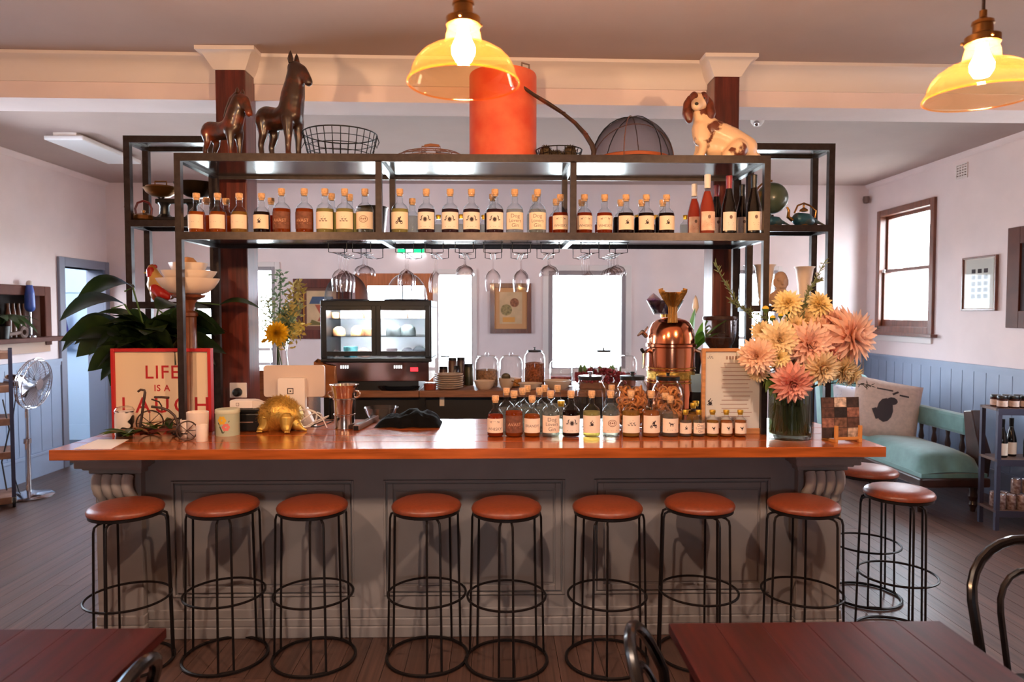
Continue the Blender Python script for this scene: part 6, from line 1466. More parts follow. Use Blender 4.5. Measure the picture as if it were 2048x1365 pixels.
MB().box(-w + 0.06, w - 0.06, 0.10, 0.13, H - 0.065, H - 0.052).build('added_glow_strip', emit('fridge_added_glow', (0.9, 0.96, 1.0), 320), t, smooth=0)  # strip light added to brighten the case in place of window light
MB().box(-w + 0.02, w - 0.02, -0.012, D_, b0 + 0.0, p0 - 0.03).build('steel_base', M('reflective_steel', (150, 120, 116), rough=0.12, metal=1.0), t, bev=0.004)
MB().box(-w + 0.06, w - 0.10, 0.0, D_, 0, b0 + 0.0).build('base_plinth', m_black, t, smooth=0)
MB().box(fx(821), fx(836), -0.016, -0.012, fz(743), fz(735)).build('power_switch', emit('red_switch', (1.0, 0.03, 0.04), 2.0), t, smooth=0)
tag(t.children[-1], 'glowing red switch')
for a in (681, 788):
    k = MB()
    for i in range(4): k.box(fx(a) + i * 0.017, fx(a) + i * 0.017 + 0.010, -0.0135, -0.012, fz(737), fz(731))
    k.build('temperature_display', emit('display_white', (1, 1, 1), 1.6), t, smooth=0)
foods = [(672, 636, 0.05, (170, 110, 60)), (690, 636, 0.06, (206, 160, 110)), (720, 636, 0.05, (156, 96, 54)), (740, 636, 0.04, (190, 120, 70)), (778, 636, 0.06, (150, 110, 76)), (805, 636, 0.07, (92, 74, 60)), (835, 636, 0.06, (176, 116, 70)),
         (678, 672, 0.08, (190, 140, 90)), (715, 672, 0.09, (206, 160, 104)), (735, 672, 0.06, (150, 96, 62)), (788, 672, 0.10, (60, 66, 66)), (815, 672, 0.10, (76, 84, 84)),
         (703, 708, 0.09, (66, 124, 130)), (728, 708, 0.08, (150, 120, 110)), (670, 708, 0.06, (90, 80, 76)), (785, 708, 0.07, (84, 72, 76)), (815, 708, 0.08, (70, 70, 78)), (838, 708, 0.09, (64, 70, 76))]
for i, (px, py, r, c) in enumerate(foods):
    yy = yf + 0.22; q = U(px, py, y=yy); z0 = {636: fz(638) + 0.003, 672: fz(674) + 0.003, 708: p0}[py] + zk
    m_ = M('food_%d' % i, c, rough=0.6, var=0.3, scale=30)
    sx = 1.4 if py == 672 else 1.1
    o = bpy.data.objects.new('cake', None)
    mb = MB(); vs = []
    n = 18; prof = [(0, 0), (r, 0), (r * 1.02, r * .3), (r * .9, r * .7), (r * .5, r * .95), (0, r)] if i % 3 else [(0, 0), (r * .9, 0), (r, r * .9), (r * .95, r), (0, r * 1.02)]
    o = mb.lathe(prof, n).build('cake', m_, loc=(q.x, yy + 0.03 * (i % 3 - 1), z0)); o.scale = (0.62, 0.9, 0.9)
    tag(o, '%s cake or pastry on the %s fridge shelf, %s from left there' % (['brown', 'pale', 'golden'][i % 3] if py == 636 else (['tan', 'dark'][px > 760] if py == 672 else ['teal', 'grey', 'dark'][0 if i == 12 else 1 if i == 13 else 2]),
        {636: 'top', 672: 'middle', 708: 'bottom'}[py], ORD[1 + sorted(f[0] for f in foods if f[1] == py).index(px)]), 'cake', 'cakes in the display fridge')
# black tray under the fridge
q = U(797, 775, y=YK0 + 0.02)
o = MB().lathe([(0, 0), (0.14, 0), (0.165, 0.02), (0.17, 0.035), (0.165, 0.035), (0.13, 0.012), (0, 0.01)], 36).build('black_dish', M('gloss_black', (14, 14, 18), rough=0.08, coat=0.5), loc=(q.x, YK0 + 0.03 - 0.0, zk)); o.scale = (0.95, 0.24, 1); tag(o, 'glossy black oval dish before the fridge base on the bench', 'dish')
# mesh cake domes on the fridge
for i, (px, w_, clearm) in enumerate(((693, 84, False), (813, 82, True))):
    yy = yf + 0.25; q = U(px, 600, y=yy); R = w_ / 2 / ppm(yy); hh = U(px, 549, y=yy).z - f1
    t = thing('cake_dome', ['dark mesh cake dome on top of the fridge, left one', 'clear glass cake dome on top of the fridge, right one'][i], 'dome', (q.x, yy, f1))
    MB().lathe([(R * 1.02 * math.cos(a * PI / 20), 0.012 + hh * math.sin(a * PI / 20)) for a in range(11)], 32).build('dome_cover', m_gauze if not clearm else m_clear, t)
    MB().lathe([(0, 0), (R * 1.06, 0), (R * 1.08, 0.008), (R * 1.04, 0.012), (0, 0.012)], 32).build('dome_plate', m_chrome if not clearm else m_black, t)
    MB().ball((0, 0, hh + 0.018), 0.012, 10).build('knob', m_black, t)
    for x in (-0.03, 0.04): MB().tube([(x, 0, 0.012), (x, 0, hh * .62)], 0.005, 6).build('inner_rod', m_black, t)
o = thing('paper_bag', 'brown paper bag between the white till and the fridge', 'bag', (U(670, 760, y=5.25).x, 5.36, zk))
vs = [(-0.09, -0.05, 0), (0.07, -0.05, 0), (0.07, 0.05, 0), (-0.09, 0.05, 0), (-0.09, -0.05, 0.22), (0.06, -0.045, 0.19), (0.09, 0.05, 0.17), (-0.085, 0.05, 0.24)]
o.location.x = U(664, 760, y=5.25).x - 0.06
MB().add(vs, [(0, 1, 2, 3), (0, 1, 5, 4), (1, 2, 6, 5), (2, 3, 7, 6), (3, 0, 4, 7)]).build('bag_body', M('kraft_paper', (150, 92, 52), rough=0.8, var=0.15), o, smooth=0)
# plates, bowls, jars
m_stone = M('stoneware', (206, 184, 164), rough=0.5, var=0.05)
yp = YK0 + 0.16; q = U(898, 770, y=yp)
for i in range(7):
    R = 29 / ppm(yp)
    o = link('stoneware_plate', cached('plate', lambda: MB().lathe([(0, 0), (R * .6, 0), (R * .95, 0.010), (R, 0.017), (R * .97, 0.019), (R * .6, 0.006), (0, 0.005)], 36).mesh('stoneware_plate', m_stone, 40)), None, (q.x + 0.002 * (i % 3 - 1), yp, zk + i * 0.0165))
    tag(o, 'beige stoneware plate in the stack right of the fridge, %s from the bottom' % ORD[i + 1], 'plate', 'stacked stoneware plates')
def bowl(label, px, w_, h_, y, grp='stoneware bowls', tilt=0, nm='stoneware_bowl'):
    R = w_ / 2 / ppm(y); H = h_ / ppm(y); q = U(px, 772, y=y)
    o = MB().lathe([(0, 0), (R * .55, 0), (R * .8, H * .3), (R, H), (R * .95, H), (R * .75, H * .35), (0, H * .15)], 32).build(nm, m_stone, loc=(q.x, y, zk)); return tag(o, label, 'bowl', grp)
bowl('beige stoneware bowl before the glass jar of oats on the bench', 969, 42, 17, YK0 + 0.12)
bowl('beige stoneware bowl with a spoon rim, below the second glass jar', 1013, 32, 22, YK0 + 0.13)
bowl('shallow beige dish before the jar of granola on the bench', 1060, 48, 13, YK0 + 0.09)
bowl('wide beige stoneware bowl left of the red flowers on the bench', 1115, 56, 18, YK0 + 0.11)
o = thing('dark_spoon', 'dark round spoon standing in a beige bowl on the bench', 'spoon', (U(1015, 760, y=YK0 + .08).x, YK0 + 0.13, zk + 0.03))
MB().tube([(0, 0, 0), (-0.02, -0.02, 0.05), (0.05, -0.05, 0.03), (0.10, -0.07, 0.005)], 0.004, 6).build('spoon_handle', m_brass, o)
MB().ball((-0.012, -0.015, 0.065), (0.036, 0.012, 0.03), 12).build('spoon_bowl', M('olive_spoon', (70, 58, 34), rough=0.4), o)
def gjar(label, px, pt, w_, y, fill, fh, lidmat, dome=False):
    R = w_ / 2 / ppm(y); q = U(px, 772, y=y); H = U(px, pt, y=y).z - zk
    t = thing('glass_jar', label, 'jar', (q.x, y, zk), 0, 'glass jars on the back bench')
    MB().lathe([(0, 0.004), (R * .95, 0), (R, 0.012), (R, H * .72), (R * .9, H * .82), (R * .74, H * .86), (R * .74, H * .9)], 32).build('jar_glass', m_clear, t, smooth=60)
    if fill: MB().lathe([(0, 0.008), (R * .93, 0.008), (R * .94, H * fh * .95), (R * .6, H * fh), (0, H * fh * 1.03)], 28).build('filling', fill, t)
    if lidmat is m_black: MB().lathe([(0, H * .88), (R * .68, H * .88), (R * .68, H * .93), (R * .1, H * .935), (R * .07, H * .98), (R * .13, H), (0, H)], 24).build('lid', m_black, t)
    else:
        MB().lathe([(R * .8, H * .88), (R * .84, H * .9), (R * .5, H * .92), (R * .1, H * .925), (0, H * .925)], 24).build('lid', m_clear, t); MB().ball((0, 0, H * .955), R * .17, 12).build('lid_knob', m_clear, t)
m_oat = M('oat_fill', (150, 112, 82), rough=0.9, var=0.4, scale=60, bump=0.8); m_gran = M('granola_fill', (140, 76, 42), rough=0.9, var=0.5, scale=70, bump=1.0); m_chip = M('banana_chips', (222, 150, 76), rough=0.7, var=0.3, scale=50, bump=0.8); m_berry = M('dried_berries', (150, 50, 38), rough=0.8, var=0.4, scale=60, bump=0.9)
gjar('glass jar half full of brown oats on the back bench', 974, 706, 46, YK0 + 0.30, m_oat, 0.52, m_clear)
gjar('glass jar with orange chips at its bottom, second jar on bench', 1022, 706, 46, YK0 + 0.31, m_chip, 0.25, m_clear)
gjar('tall glass jar of brown granola with black lid on the bench', 1069, 695, 42, YK0 + 0.28, m_gran, 0.62, m_black)
gjar('glass jar with red dried berries behind the wide bowl', 1122, 713, 46, YK0 + 0.32, m_berry, 0.34, m_clear)
gjar('empty glass jar behind the red flowers, left one', 1162, 713, 40, YK0 + 0.36, None, 0, m_clear)
gjar('tall empty glass jar with black lid behind the red flowers', 1207, 695, 42, YK0 + 0.34, None, 0, m_black)
gjar('glass jar with dark red filling right of the red flowers', 1254, 706, 38, YK0 + 0.30, M('jam_fill', (120, 44, 28), rough=0.6), 0.42, m_clear)
for i, (px, py, c) in enumerate(((905, 716, (86, 54, 44)), (922, 715, (70, 48, 50)), (887, 733, (76, 50, 48)), (938, 728, (62, 62, 44)), (910, 732, (40, 34, 48)))):
    yy = YK0 + 0.36 + 0.06 * (i % 2); q = U(px, 770, y=yy); H = U(px, py, y=yy).z - zk
    t = thing('preserve_jar', '%s jar with dark lid behind the plate stack, %s' % (['brown', 'dark', 'brown', 'olive', 'blue-black'][i], ['tall one at the back', 'second tall one at the back', 'low one at left', 'at right', 'low one in the middle'][i]), 'jar', (q.x, yy, zk), 0, 'preserve jars')
    MB().lathe([(0, 0), (0.034, 0), (0.036, 0.01), (0.036, H - 0.03), (0.03, H - 0.02), (0, H - 0.02)], 18).build('jar_body', M('preserve_%d' % i, c, rough=0.3), t)
    MB().lathe([(0.034, H - 0.022), (0.034, H - 0.002), (0.03, H), (0, H)], 18).build('jar_lid', m_black, t)
o = thing('red_ramekin', 'small reddish brown ramekin between fridge and plate stack', 'bowl', (U(860, 772, y=YK0 + .1).x, YK0 + 0.10, zk))
MB().lathe([(0, 0), (0.045, 0), (0.05, 0.045), (0.046, 0.045), (0.04, 0.01), (0, 0.01)], 20).build('ramekin_body', M('red_glaze', (140, 62, 40), rough=0.3), o)
# red flowers in a brown trough
yy = YK0 + 0.14
t = thing('red_flower_bunch', 'bunch of dark red filler flowers with green sprigs on the back bench', 'flowers', (U(1200, 772, y=yy).x, yy, zk))
MB().box(-0.16, 0.16, -0.04, 0.05, 0, 0.05).build('trough', m_wood2, t, bev=0.004)
m_redf = M('dark_red_petals', (140, 48, 58), rough=0.8, var=0.45, scale=60)
k = MB(); r5 = random.Random(4)
for i in range(260):
    x = r5.uniform(-0.19, 0.19); y = r5.uniform(-0.06, 0.07); z = 0.05 + r5.uniform(0, 0.12) * (1 - abs(x) * 2.2); k.ball((x, y, z), r5.uniform(0.008, 0.014), 6)
s_ = k.build('blossoms', m_redf, t, smooth=0); s_['kind'] = 'stuff'
for i in range(16):
    o = link('leaf', cached('sprig', lambda: leaf_mesh(0.09, 0.018, 0.1, 4, mat=m_grn2)), t, (r5.uniform(-0.17, 0.17), r5.uniform(-0.03, 0.05), 0.10)); o.rotation_euler = (0, -1.2 + r5.uniform(-.3, .3), r5.uniform(0, 6.28))
# peace lily right of the copper machine
yy = 4.42
t = thing('peace_lily', 'bright green leaved pot plant right of the copper machine', 'plant', (U(1380, 690, y=yy).x, yy, 0.0))
zc_ = U(1388, 700, y=yy).z
MB().box(-0.10, 0.10, -0.08, 0.12, 0, 1.30).build('plant_stand', m_black, t, smooth=0)
MB().lathe([(0, 1.30), (0.06, 1.30), (0.08, zc_ - 0.0), (0.075, zc_), (0, zc_ - 0.01)], 22).build('pot', m_black, t)
for i in range(14):
    a = i * 2.4; L_ = 0.24 + 0.05 * (i % 3)
    o = link('leaf', cached(('pl', i % 3), lambda: leaf_mesh(L_, 0.035, 0.25, 7, mat=m_greenl)), t, (0.02 * math.cos(a), 0.02 * math.sin(a), zc_ - 0.02)); o.rotation_euler = (0, -0.9 + 0.25 * (i % 4), a)
o = link('leaf', leaf_mesh(0.26, 0.04, 0.05, 7, mat=m_greenl), t, (-0.01, -0.04, zc_ + 0.0)); o.rotation_euler = (PI / 2 * .0, -1.15, 0.3)
x_ = U(1393, 600, y=yy).x - t.location.x
MB().tube([(0, 0.02, zc_), (x_, 0.02, U(1390, 625, y=yy).z)], 0.004, 6).build('flower_stem', m_stem, t)
MB().lathe([(0.004, 0), (0.022, 0.04), (0.014, 0.09), (0, 0.12)], 12, (x_, 0.02, U(1390, 628, y=yy).z)).build('white_flower', m_cream, t)

# ------------------------------------------------------------------ yellow flower vase behind the till
yv = 5.2
t = thing('glass_vase', 'clear glass vase of wild flowers behind the till', 'vase', (U(559, 760, y=yv).x, yv, 0))
zv = U(559, 733, y=yv).z; zt_ = U(559, 672, y=yv).z
MB().box(-0.25, 0.25, -0.15, 0.2, 0, zv - 0.02).build('vase_stand', m_wood2, t, smooth=0)
o = t.children[-1]
MB().lathe([(0, zv - 0.02), (0.06, zv - 0.02), (0.065, zv), (0.055, zv + 0.1), (0.075, zt_), ], 24).build('vase_glass', m_clear, t)
st = lambda px, py, dy=0.0: (U(px, py, y=yv).x - t.location.x, dy, U(px, py, y=yv).z)
for px, py in ((553, 665), (537, 672), (575, 640), (560, 600), (595, 600), (540, 620), (566, 680)):
    MB().tube([(0.01 * rnd.uniform(-2, 2), 0, zv + 0.01), st(555, 690), st(px, py)], 0.004, 6).build('stem', m_stem, t)
m_yel = M('marigold_petals', (250, 190, 20), rough=0.6, var=0.15, scale=40)
def pompom(name, label, p, R, mat, n=90, grp=None):
    t_ = thing(name, label, 'flower', p, 0, grp); k = MB(); rr = random.Random(int(p[0] * 1000))
    for i in range(n):
        f = (i + .5) / n; a = i * 2.39996; th = math.acos(1 - 1.75 * f); d = Vector((math.sin(th) * math.cos(a), -math.cos(th), math.sin(th) * math.sin(a)))
        s_ = d.cross(Vector((0.3, 0.2, 1))).normalized(); u_ = d.cross(s_)
        b_ = d * R * .45; e = d * R * rr.uniform(.92, 1.05); w_ = R * .17
        k.add([b_ - s_ * w_ * .4, b_ + s_ * w_ * .4, e * .85 + s_ * w_, e + u_ * w_ * .4, e * .85 - s_ * w_], [(0, 1, 2, 3, 4)])
    s_ = k.build('petals', mat, t_, smooth=0)
    MB().ball((0, 0.2 * R, 0), R * .5, 10).build('flower_core', mat, t_); return t_
q = U(553, 667, y=yv - 0.16); mg_ = thing('marigold', 'large round orange-yellow marigold in the vase behind the till', 'flower', q)
q = U(532, 681, y=yv); o = pompom('marigold', 'small drooping orange marigold left of the large one', (q.x, yv - 0.04, q.z), 0.035, m_yel, 50); o.scale = (1.2, 1, .6)
q = U(563, 687, y=yv); pompom('marigold', 'small orange marigold below the large yellow one', (q.x, yv - 0.07, q.z), 0.025, m_yel, 40)
m_sprig = leafmat('dusty_green', (116, 124, 88), (160, 160, 110)); m_ysp = M('yellow_filler', (204, 178, 96), rough=0.8); m_dgr = leafmat('dark_sprig_green', (70, 90, 66), (120, 140, 100))
def spray(px, py, npx, mat, name, label, L=0.05, W__=0.008, seed=1):
    r_ = random.Random(seed); p0 = Vector(st(556, 700)); p1 = Vector(st(px, py)); tt = thing(name, label, 'flower', (t.location.x, yv, 0), 0)
    MB().tube([p0, p0.lerp(p1, .5) + Vector((0, 0.03, 0.02)), p1], 0.003, 5).build('stem', m_stem, tt)
    k = MB()
    for i in range(int(npx * 1.7)):
        f = r_.uniform(.35, 1); c = p0.lerp(p1, f) + Vector((r_.uniform(-1, 1), r_.uniform(-1, 1), r_.uniform(-1, 1))) * 0.075 * (1.1 - .6 * f)
        d = Vector((r_.uniform(-1, 1), r_.uniform(-1, 1), r_.uniform(-.2, 1))).normalized(); s_ = d.cross(Vector((.2, 1, .1))).normalized()
        k.add([c, c + d * L * .5 + s_ * W__, c + d * L, c + d * L * .5 - s_ * W__], [(0, 1, 2, 3)])
    o_ = k.build('foliage', mat, tt, smooth=0); o_['kind'] = 'stuff'
spray(560, 545, 60, m_dgr, 'lavender_spike', 'tall dark green flower spike above the marigold, beside the window', seed=1)
spray(599, 570, 110, m_ysp, 'filler_spray', 'dusty yellow filler spray leaning over the dark poster frame', seed=2)
spray(590, 615, 110, m_sprig, 'eucalyptus_spray', 'grey-green sprig in the middle of the wild flower vase', seed=3)
spray(533, 600, 90, m_sprig, 'wispy_spray', 'pale wispy green sprig against the bright left window', L=0.04, W__=0.006, seed=4)
spray(603, 655, 70, m_ysp, 'yellow_spray', 'low yellow filler spray right of the marigold', seed=5)
spray(575, 630, 120, m_dgr, 'dark_spray', 'dark green sprig just above the large marigold', seed=6)

# ------------------------------------------------------------------ big bouquet in a square-shouldered glass vase
q = on(1597, 884); Rv = 43 / ppm(q.y); Hv = 112 / ppm(q.y); yq = q.y + Rv
t = thing('flower_vase', 'wide clear glass vase of stems at the right end of the worktop', 'vase', (q.x, yq, ZC))
MB().lathe([(0, 0.004), (Rv * .94, 0), (Rv * 0.98, 0.012), (Rv, 0.02), (Rv, Hv), (Rv * .96, Hv), (Rv * .95, 0.03), (0, 0.025)], 40).build('vase_glass', glass('vase_green_glass', (226, 232, 226), (130, 140, 136), refl=0.22, pw=2), t, smooth=50)
MB().lathe([(0, 0.026), (Rv * .945, 0.026), (Rv * .945, Hv * .62), (0, Hv * .62)], 36).build('water', liquid('vase_water', (186, 190, 160), body=0.12), t)
k = MB(); r6 = random.Random(8)
for i in range(46):
    a = r6.uniform(0, 2 * PI); r_ = Rv * r6.uniform(.3, .9); a2 = a + r6.uniform(-.6, .6)
    MB_ = k.tube([(r_ * math.cos(a), r_ * math.sin(a), 0.03), (r_ * .8 * math.cos(a2), r_ * .8 * math.sin(a2), Hv + 0.01)], 0.0035, 5)
s_ = k.build('cut_stems', M('cut_stem', (84, 98, 40), rough=0.5, var=0.3), t); s_['kind'] = 'stuff'
FC = Vector((q.x, yq, ZC + Hv * .9))
def petal_pts(L, w, cup_, n=4):
    P = []
    for i in range(n + 1):
        s = i / n; ww = w * math.sin(PI * (0.12 + 0.86 * s)) ** .8
        P.append((L * s, ww, cup_ * s * s * L, s))
    return P
def dahlia_mesh(R, mat, matc, seed, spiky=0.0):
    """layers of rolled petals around +z (the facing axis)"""
    r_ = random.Random(seed); k = MB()
    for li, (tilt, n, L) in enumerate(((-0.4, 15, .95), (-0.12, 17, 1.0), (0.12, 17, 0.98), (0.36, 16, .93), (0.62, 14, .82), (0.88, 12, .66), (1.12, 9, .5), (1.35, 7, .36))):
        for i in range(n):
            a = 2 * PI * (i + .5 * (li % 2) + r_.uniform(-.12, .12)) / n; tl = tilt + r_.uniform(-.1, .1); l_ = L * R * r_.uniform(.93, 1.05)
            w = R * (0.155 - 0.05 * spiky) * (0.8 + .2 * L); vs = []; fs = []
            for (x, ww, cu, s) in petal_pts(l_, w, -0.12 + .25 * tl):
                z0 = 0.12 * R * (li / 7)
                for jj in (-1, 0, 1):
                    yy_ = jj * ww; zz_ = cu + abs(jj) * ww * .55
                    xr = x * math.cos(tl) - zz_ * math.sin(tl); zr_ = x * math.sin(tl) + zz_ * math.cos(tl) + z0
                    vs.append((xr * math.cos(a) - yy_ * math.sin(a), xr * math.sin(a) + yy_ * math.cos(a), zr_))
            for j in range(4):
                for c in range(2): fs.append((j * 3 + c, j * 3 + c + 1, (j + 1) * 3 + c + 1, (j + 1) * 3 + c))
            k.add(vs, fs)
    return k.mesh('petals', mat, 60)
def petalmat(name, c1, c2): return leafmat(name, c1, c2, tl=0.3, rough=0.6)
PM = {'pink': petalmat('pink_petal', (246, 194, 172), (253, 222, 204)), 'deep': petalmat('deep_pink_petal', (238, 160, 140), (250, 196, 178)), 'blush': petalmat('blush_petal', (244, 198, 164), (252, 222, 196)), 'cream': petalmat('cream_petal', (244, 216, 168), (252, 234, 198)),
      'yellow': petalmat('yellow_petal', (246, 220, 150), (252, 236, 186)), 'butter': petalmat('butter_petal', (240, 216, 164), (250, 230, 188))}
heads = [(1583, 765, 40, 'deep', -0.10, -0.1, 'large salmon pink dahlia facing front just above the vase rim'), (1514, 713, 36, 'blush', -0.08, -0.5, 'blush dahlia at the far left of the bouquet before the menu'),
         (1558, 681, 38, 'cream', -0.06, -0.2, 'large cream dahlia left of centre in the bouquet'), (1617, 690, 46, 'pink', -0.06, 0.05, 'broad peach pink dahlia in the middle of the bouquet'),
         (1697, 672, 56, 'pink', -0.02, 0.5, 'largest shaggy pink dahlia at the right side of bouquet'), (1641, 734, 36, 'cream', -0.10, 0.15, 'cream white dahlia below the broad pink one'),
         (1576, 608, 28, 'yellow', 0.02, -0.3, 'pale yellow dahlia at the top left of the bouquet'), (1637, 611, 28, 'yellow', 0.04, 0.35, 'yellow dahlia at the top right of the bouquet'),
         (1607, 640, 34, 'butter', 0.06, 0.0, 'beige dahlia at the top centre seen from behind'), (1524, 664, 22, 'butter', 0.03, -0.6, 'small butter yellow dahlia at upper left above the blush one'),
         (1557, 716, 22, 'yellow', -0.09, -0.2, 'small lemon dahlia between blush and salmon flowers'), (1683, 738, 30, 'butter', -0.03, 0.5, 'butter cream dahlia low on the right side'),
         (1702, 748, 26, 'butter', 0.02, 0.8, 'small cream dahlia lowest at the right edge'), (1661, 648, 34, 'pink', 0.05, 0.3, 'pink dahlia tucked behind the shaggy largest one'),
         (1657, 700, 30, 'deep', -0.02, 0.3, 'deeper pink dahlia between the two large pink ones'), (1518, 745, 20, 'butter', -0.02, -0.5, 'small drooping cream dahlia at the lower left'), (1588, 652, 24, 'butter', 0.02, -0.1, 'yellowish dahlia behind the large cream one'),
         (1600, 722, 28, 'pink', 0.04, -0.1, 'pink dahlia deep in the centre above the salmon one'), (1674, 708, 34, 'pink', 0.04, 0.6, 'peach dahlia behind the right cream flowers'),
         (1632, 664, 34, 'blush', 0.04, 0.2, 'blush dahlia above the broad peach pink one'), (1545, 702, 26, 'cream', 0.03, -0.3, 'cream dahlia behind the blush one at left')]
h = link('petals', dahlia_mesh(0.092, m_yel, None, 77), mg_); h.rotation_euler = (PI / 2, 0, 0)
MB().tube([(0, 0.02, 0), (0.0, 0.10, -0.06), (0.01, 0.16, -0.12)], 0.004, 6).build('stem', m_stem, mg_)
for i, (px, py, rp, pk, dy, yaw, lb) in enumerate(heads):
    y_ = yq + dy; p = U(px, py, y=y_); R = 1.13 * rp / ppm(y_)
    f = thing('dahlia', lb, 'flower', p, 0, 'dahlias in the bouquet')
    h = link('petals', dahlia_mesh(R, PM[pk], None, i, 0.4 if rp > 50 else 0), f)
    up = -0.35 if py > 730 else (0.5 if py < 640 else 0.1)
    h.rotation_euler = (PI / 2 - up, 0, yaw * 1.1)
    cc = MB(); cc.ball((0, 0, R * .22), (R * .16, R * .16, R * .12), 10); c_o = cc.build('flower_eye', M('dahlia_eye', (206, 120, 60), rough=0.7) if 'dahlia_eye' not in bpy.data.materials else bpy.data.materials['dahlia_eye'], f); c_o.rotation_euler = h.rotation_euler
    e = FC - p; d = Vector((0.3 * e.x, 0.5 * e.y + 0.04, 0.35 * e.z))
    MB().tube([(0, 0.02, 0), d, (e.x * .85, e.y, e.z - 0.02)], 0.0045, 6).build('stem', m_stem, f)
m_bud = M('yellow_bud', (226, 186, 60), rough=0.6)
for i, (px, py, r_) in enumerate(((1531, 618, 7), (1575, 624, 7.5), (1545, 636, 6), (1561, 632, 5), (1580, 661, 8))):
    y_ = yq + 0.02 - 0.015 * i; p = U(px, py, y=y_); R = r_ / ppm(y_); f = thing('flower_bud', 'small round yellow bud at the upper left of bouquet, %s' % ['leftmost one', 'under the top yellow dahlia', 'lower left one', 'smallest brownish one', 'above the large cream dahlia'][i], 'flower', p, 0, 'yellow buds in the bouquet')
    MB().ball((0, 0, 0), (R, R, R * .9), 12).build('bud_head', m_bud, f); MB().lathe([(R * .3, -R * 1.2), (R * .9, -R * .5), (R, 0)], 12).build('calyx', m_stem, f)
    e = FC - p; MB().tube([(0, 0, -R), (e.x * .4, e.y * .5, e.z * .5), (e.x * .85, e.y, e.z)], 0.003, 6).build('stem', m_stem, f)
m_rose = leafmat('rosemary_green', (86, 94, 62), (132, 134, 92)); m_bran = M('dark_twig', (58, 56, 50), rough=0.7)
for i, (pts_, lb, mt) in enumerate((([(1520, 650), (1478, 610), (1452, 570), (1430, 528)], 'long green needle-leaved sprig reaching up left of the bouquet', m_rose), ([(1540, 640), (1500, 622), (1470, 610), (1460, 600)], 'short grey-green sprig pointing left from the bouquet', m_rose),
                               ([(1600, 640), (1606, 610), (1622, 575), (1652, 520)], 'tall needle-leaved sprig rising at the top right of bouquet', m_rose), ([(1610, 620), (1612, 590), (1632, 565), (1640, 560)], 'bushy short sprig in front of the right cream vase', m_rose),
                               ([(1700, 690), (1730, 670), (1746, 660), (1755, 655)], 'dark thin twig sticking out right of the largest pink dahlia', m_bran), ([(1640, 770), (1680, 765), (1710, 768), (1742, 772)], 'dark thin twig low on the right, above the collage card', m_bran), ([(1610, 700), (1590, 720), (1578, 730), (1570, 740)], 'olive sprig in the centre of the bouquet', m_rose))):
    y_ = yq + 0.02; p0 = U(*pts_[0], y=y_); f = thing('green_sprig', lb, 'foliage', p0, 0, 'sprigs in the bouquet'); P = [U(a, b, y=y_) - p0 for a, b in pts_]
    MB().tube([FC - p0] + P, 0.0022, 5).build('twig', m_bran if mt is m_bran else m_stem, f)
    k = MB(); r_ = random.Random(i)
    for j in range(75 if mt is m_rose else 26):
        s = r_.uniform(0, 2.999); a = P[int(s)].lerp(P[int(s) + 1], s - int(s)); d0 = (P[int(s) + 1] - P[int(s)]).normalized()
        d = (d0 * .8 + Vector((r_.uniform(-1, 1), r_.uniform(-1, 1), r_.uniform(-.6, 1)))).normalized(); s_ = d.cross(Vector((0.1, 1, .2))).normalized() * 0.0028; L_ = r_.uniform(0.018, 0.036)
        k.add([a - s_ * .3, a + d * L_ * .5 - s_, a + d * L_, a + d * L_ * .5 + s_], [(0, 1, 2, 3)])
    o_ = k.build('needle_leaves', mt, f, smooth=0); o_['kind'] = 'stuff'
f = thing('green_leaf_stem', 'broad dark green leaves hanging at the lower left of the bouquet', 'foliage', U(1552, 745, y=yq - 0.05))
MB().tube([(0, 0, 0), (0.05, 0.06, -0.02)], 0.004, 6).build('stem', m_stem, f)
for i in range(7):
    o = link('leaf', cached(('bq', i % 2), lambda: leaf_mesh(0.12, 0.026, 0.5, 6, mat=m_grn2)), f, (0.005 * i, 0.004 * i, -0.012 * (i - 2))); o.rotation_euler = (0.4 * (i % 3 - 1), 0.5 + 0.12 * i, PI * .75 + 0.28 * i)

# ------------------------------------------------------------------ big leafy plant behind the sign
yl = 4.02
t = thing('potted_plant', 'large dark green broad-leaved plant in a pot behind the red framed sign', 'plant', (U(300, 700, y=yl).x, yl, ZC))
zt_ = U(300, 712, y=yl).z - ZC
MB().lathe([(0, 0), (0.10, 0), (0.14, zt_ - 0.02), (0.15, zt_), (0.135, zt_), (0, zt_ - 0.02)], 28).build('pot', M('dark_pot', (52, 40, 36), rough=0.6), t)
m_bigl = leafmat('big_dark_leaf', (26, 40, 24), (50, 68, 34), tl=0.15, rough=0.3)
lv = {(L, w, d): leaf_mesh(L, w, d, 9, 0.18, m_bigl) for L, w, d in ((0.30, 0.10, 0.6), (0.36, 0.12, 0.75), (0.27, 0.09, 0.4), (0.34, 0.11, 0.95))}
keys = list(lv); r7 = random.Random(21)
for i in range(34):
    a = i * 2.39996 + r7.uniform(-.2, .2); k_ = keys[i % 4]; ring = 0.02 + 0.05 * (i / 34); z = zt_ + 0.01 + 0.17 * r7.random()
    ex = Vector((math.cos(a) * ring, math.sin(a) * ring * .6, z))
    o = link('leaf', lv[k_], t, ex); o.rotation_euler = (r7.uniform(-.35, .35), -0.55 + 0.75 * r7.random() if z > zt_ + .08 else 0.15 + .25 * r7.random(), a)
    if math.sin(a) < -0.2: o.scale = (.6, .8, .6); o.rotation_euler.y = -0.75
    MB().tube([(0, 0, zt_ - 0.02), ex], 0.005, 5).build('stalk', m_stem, t)
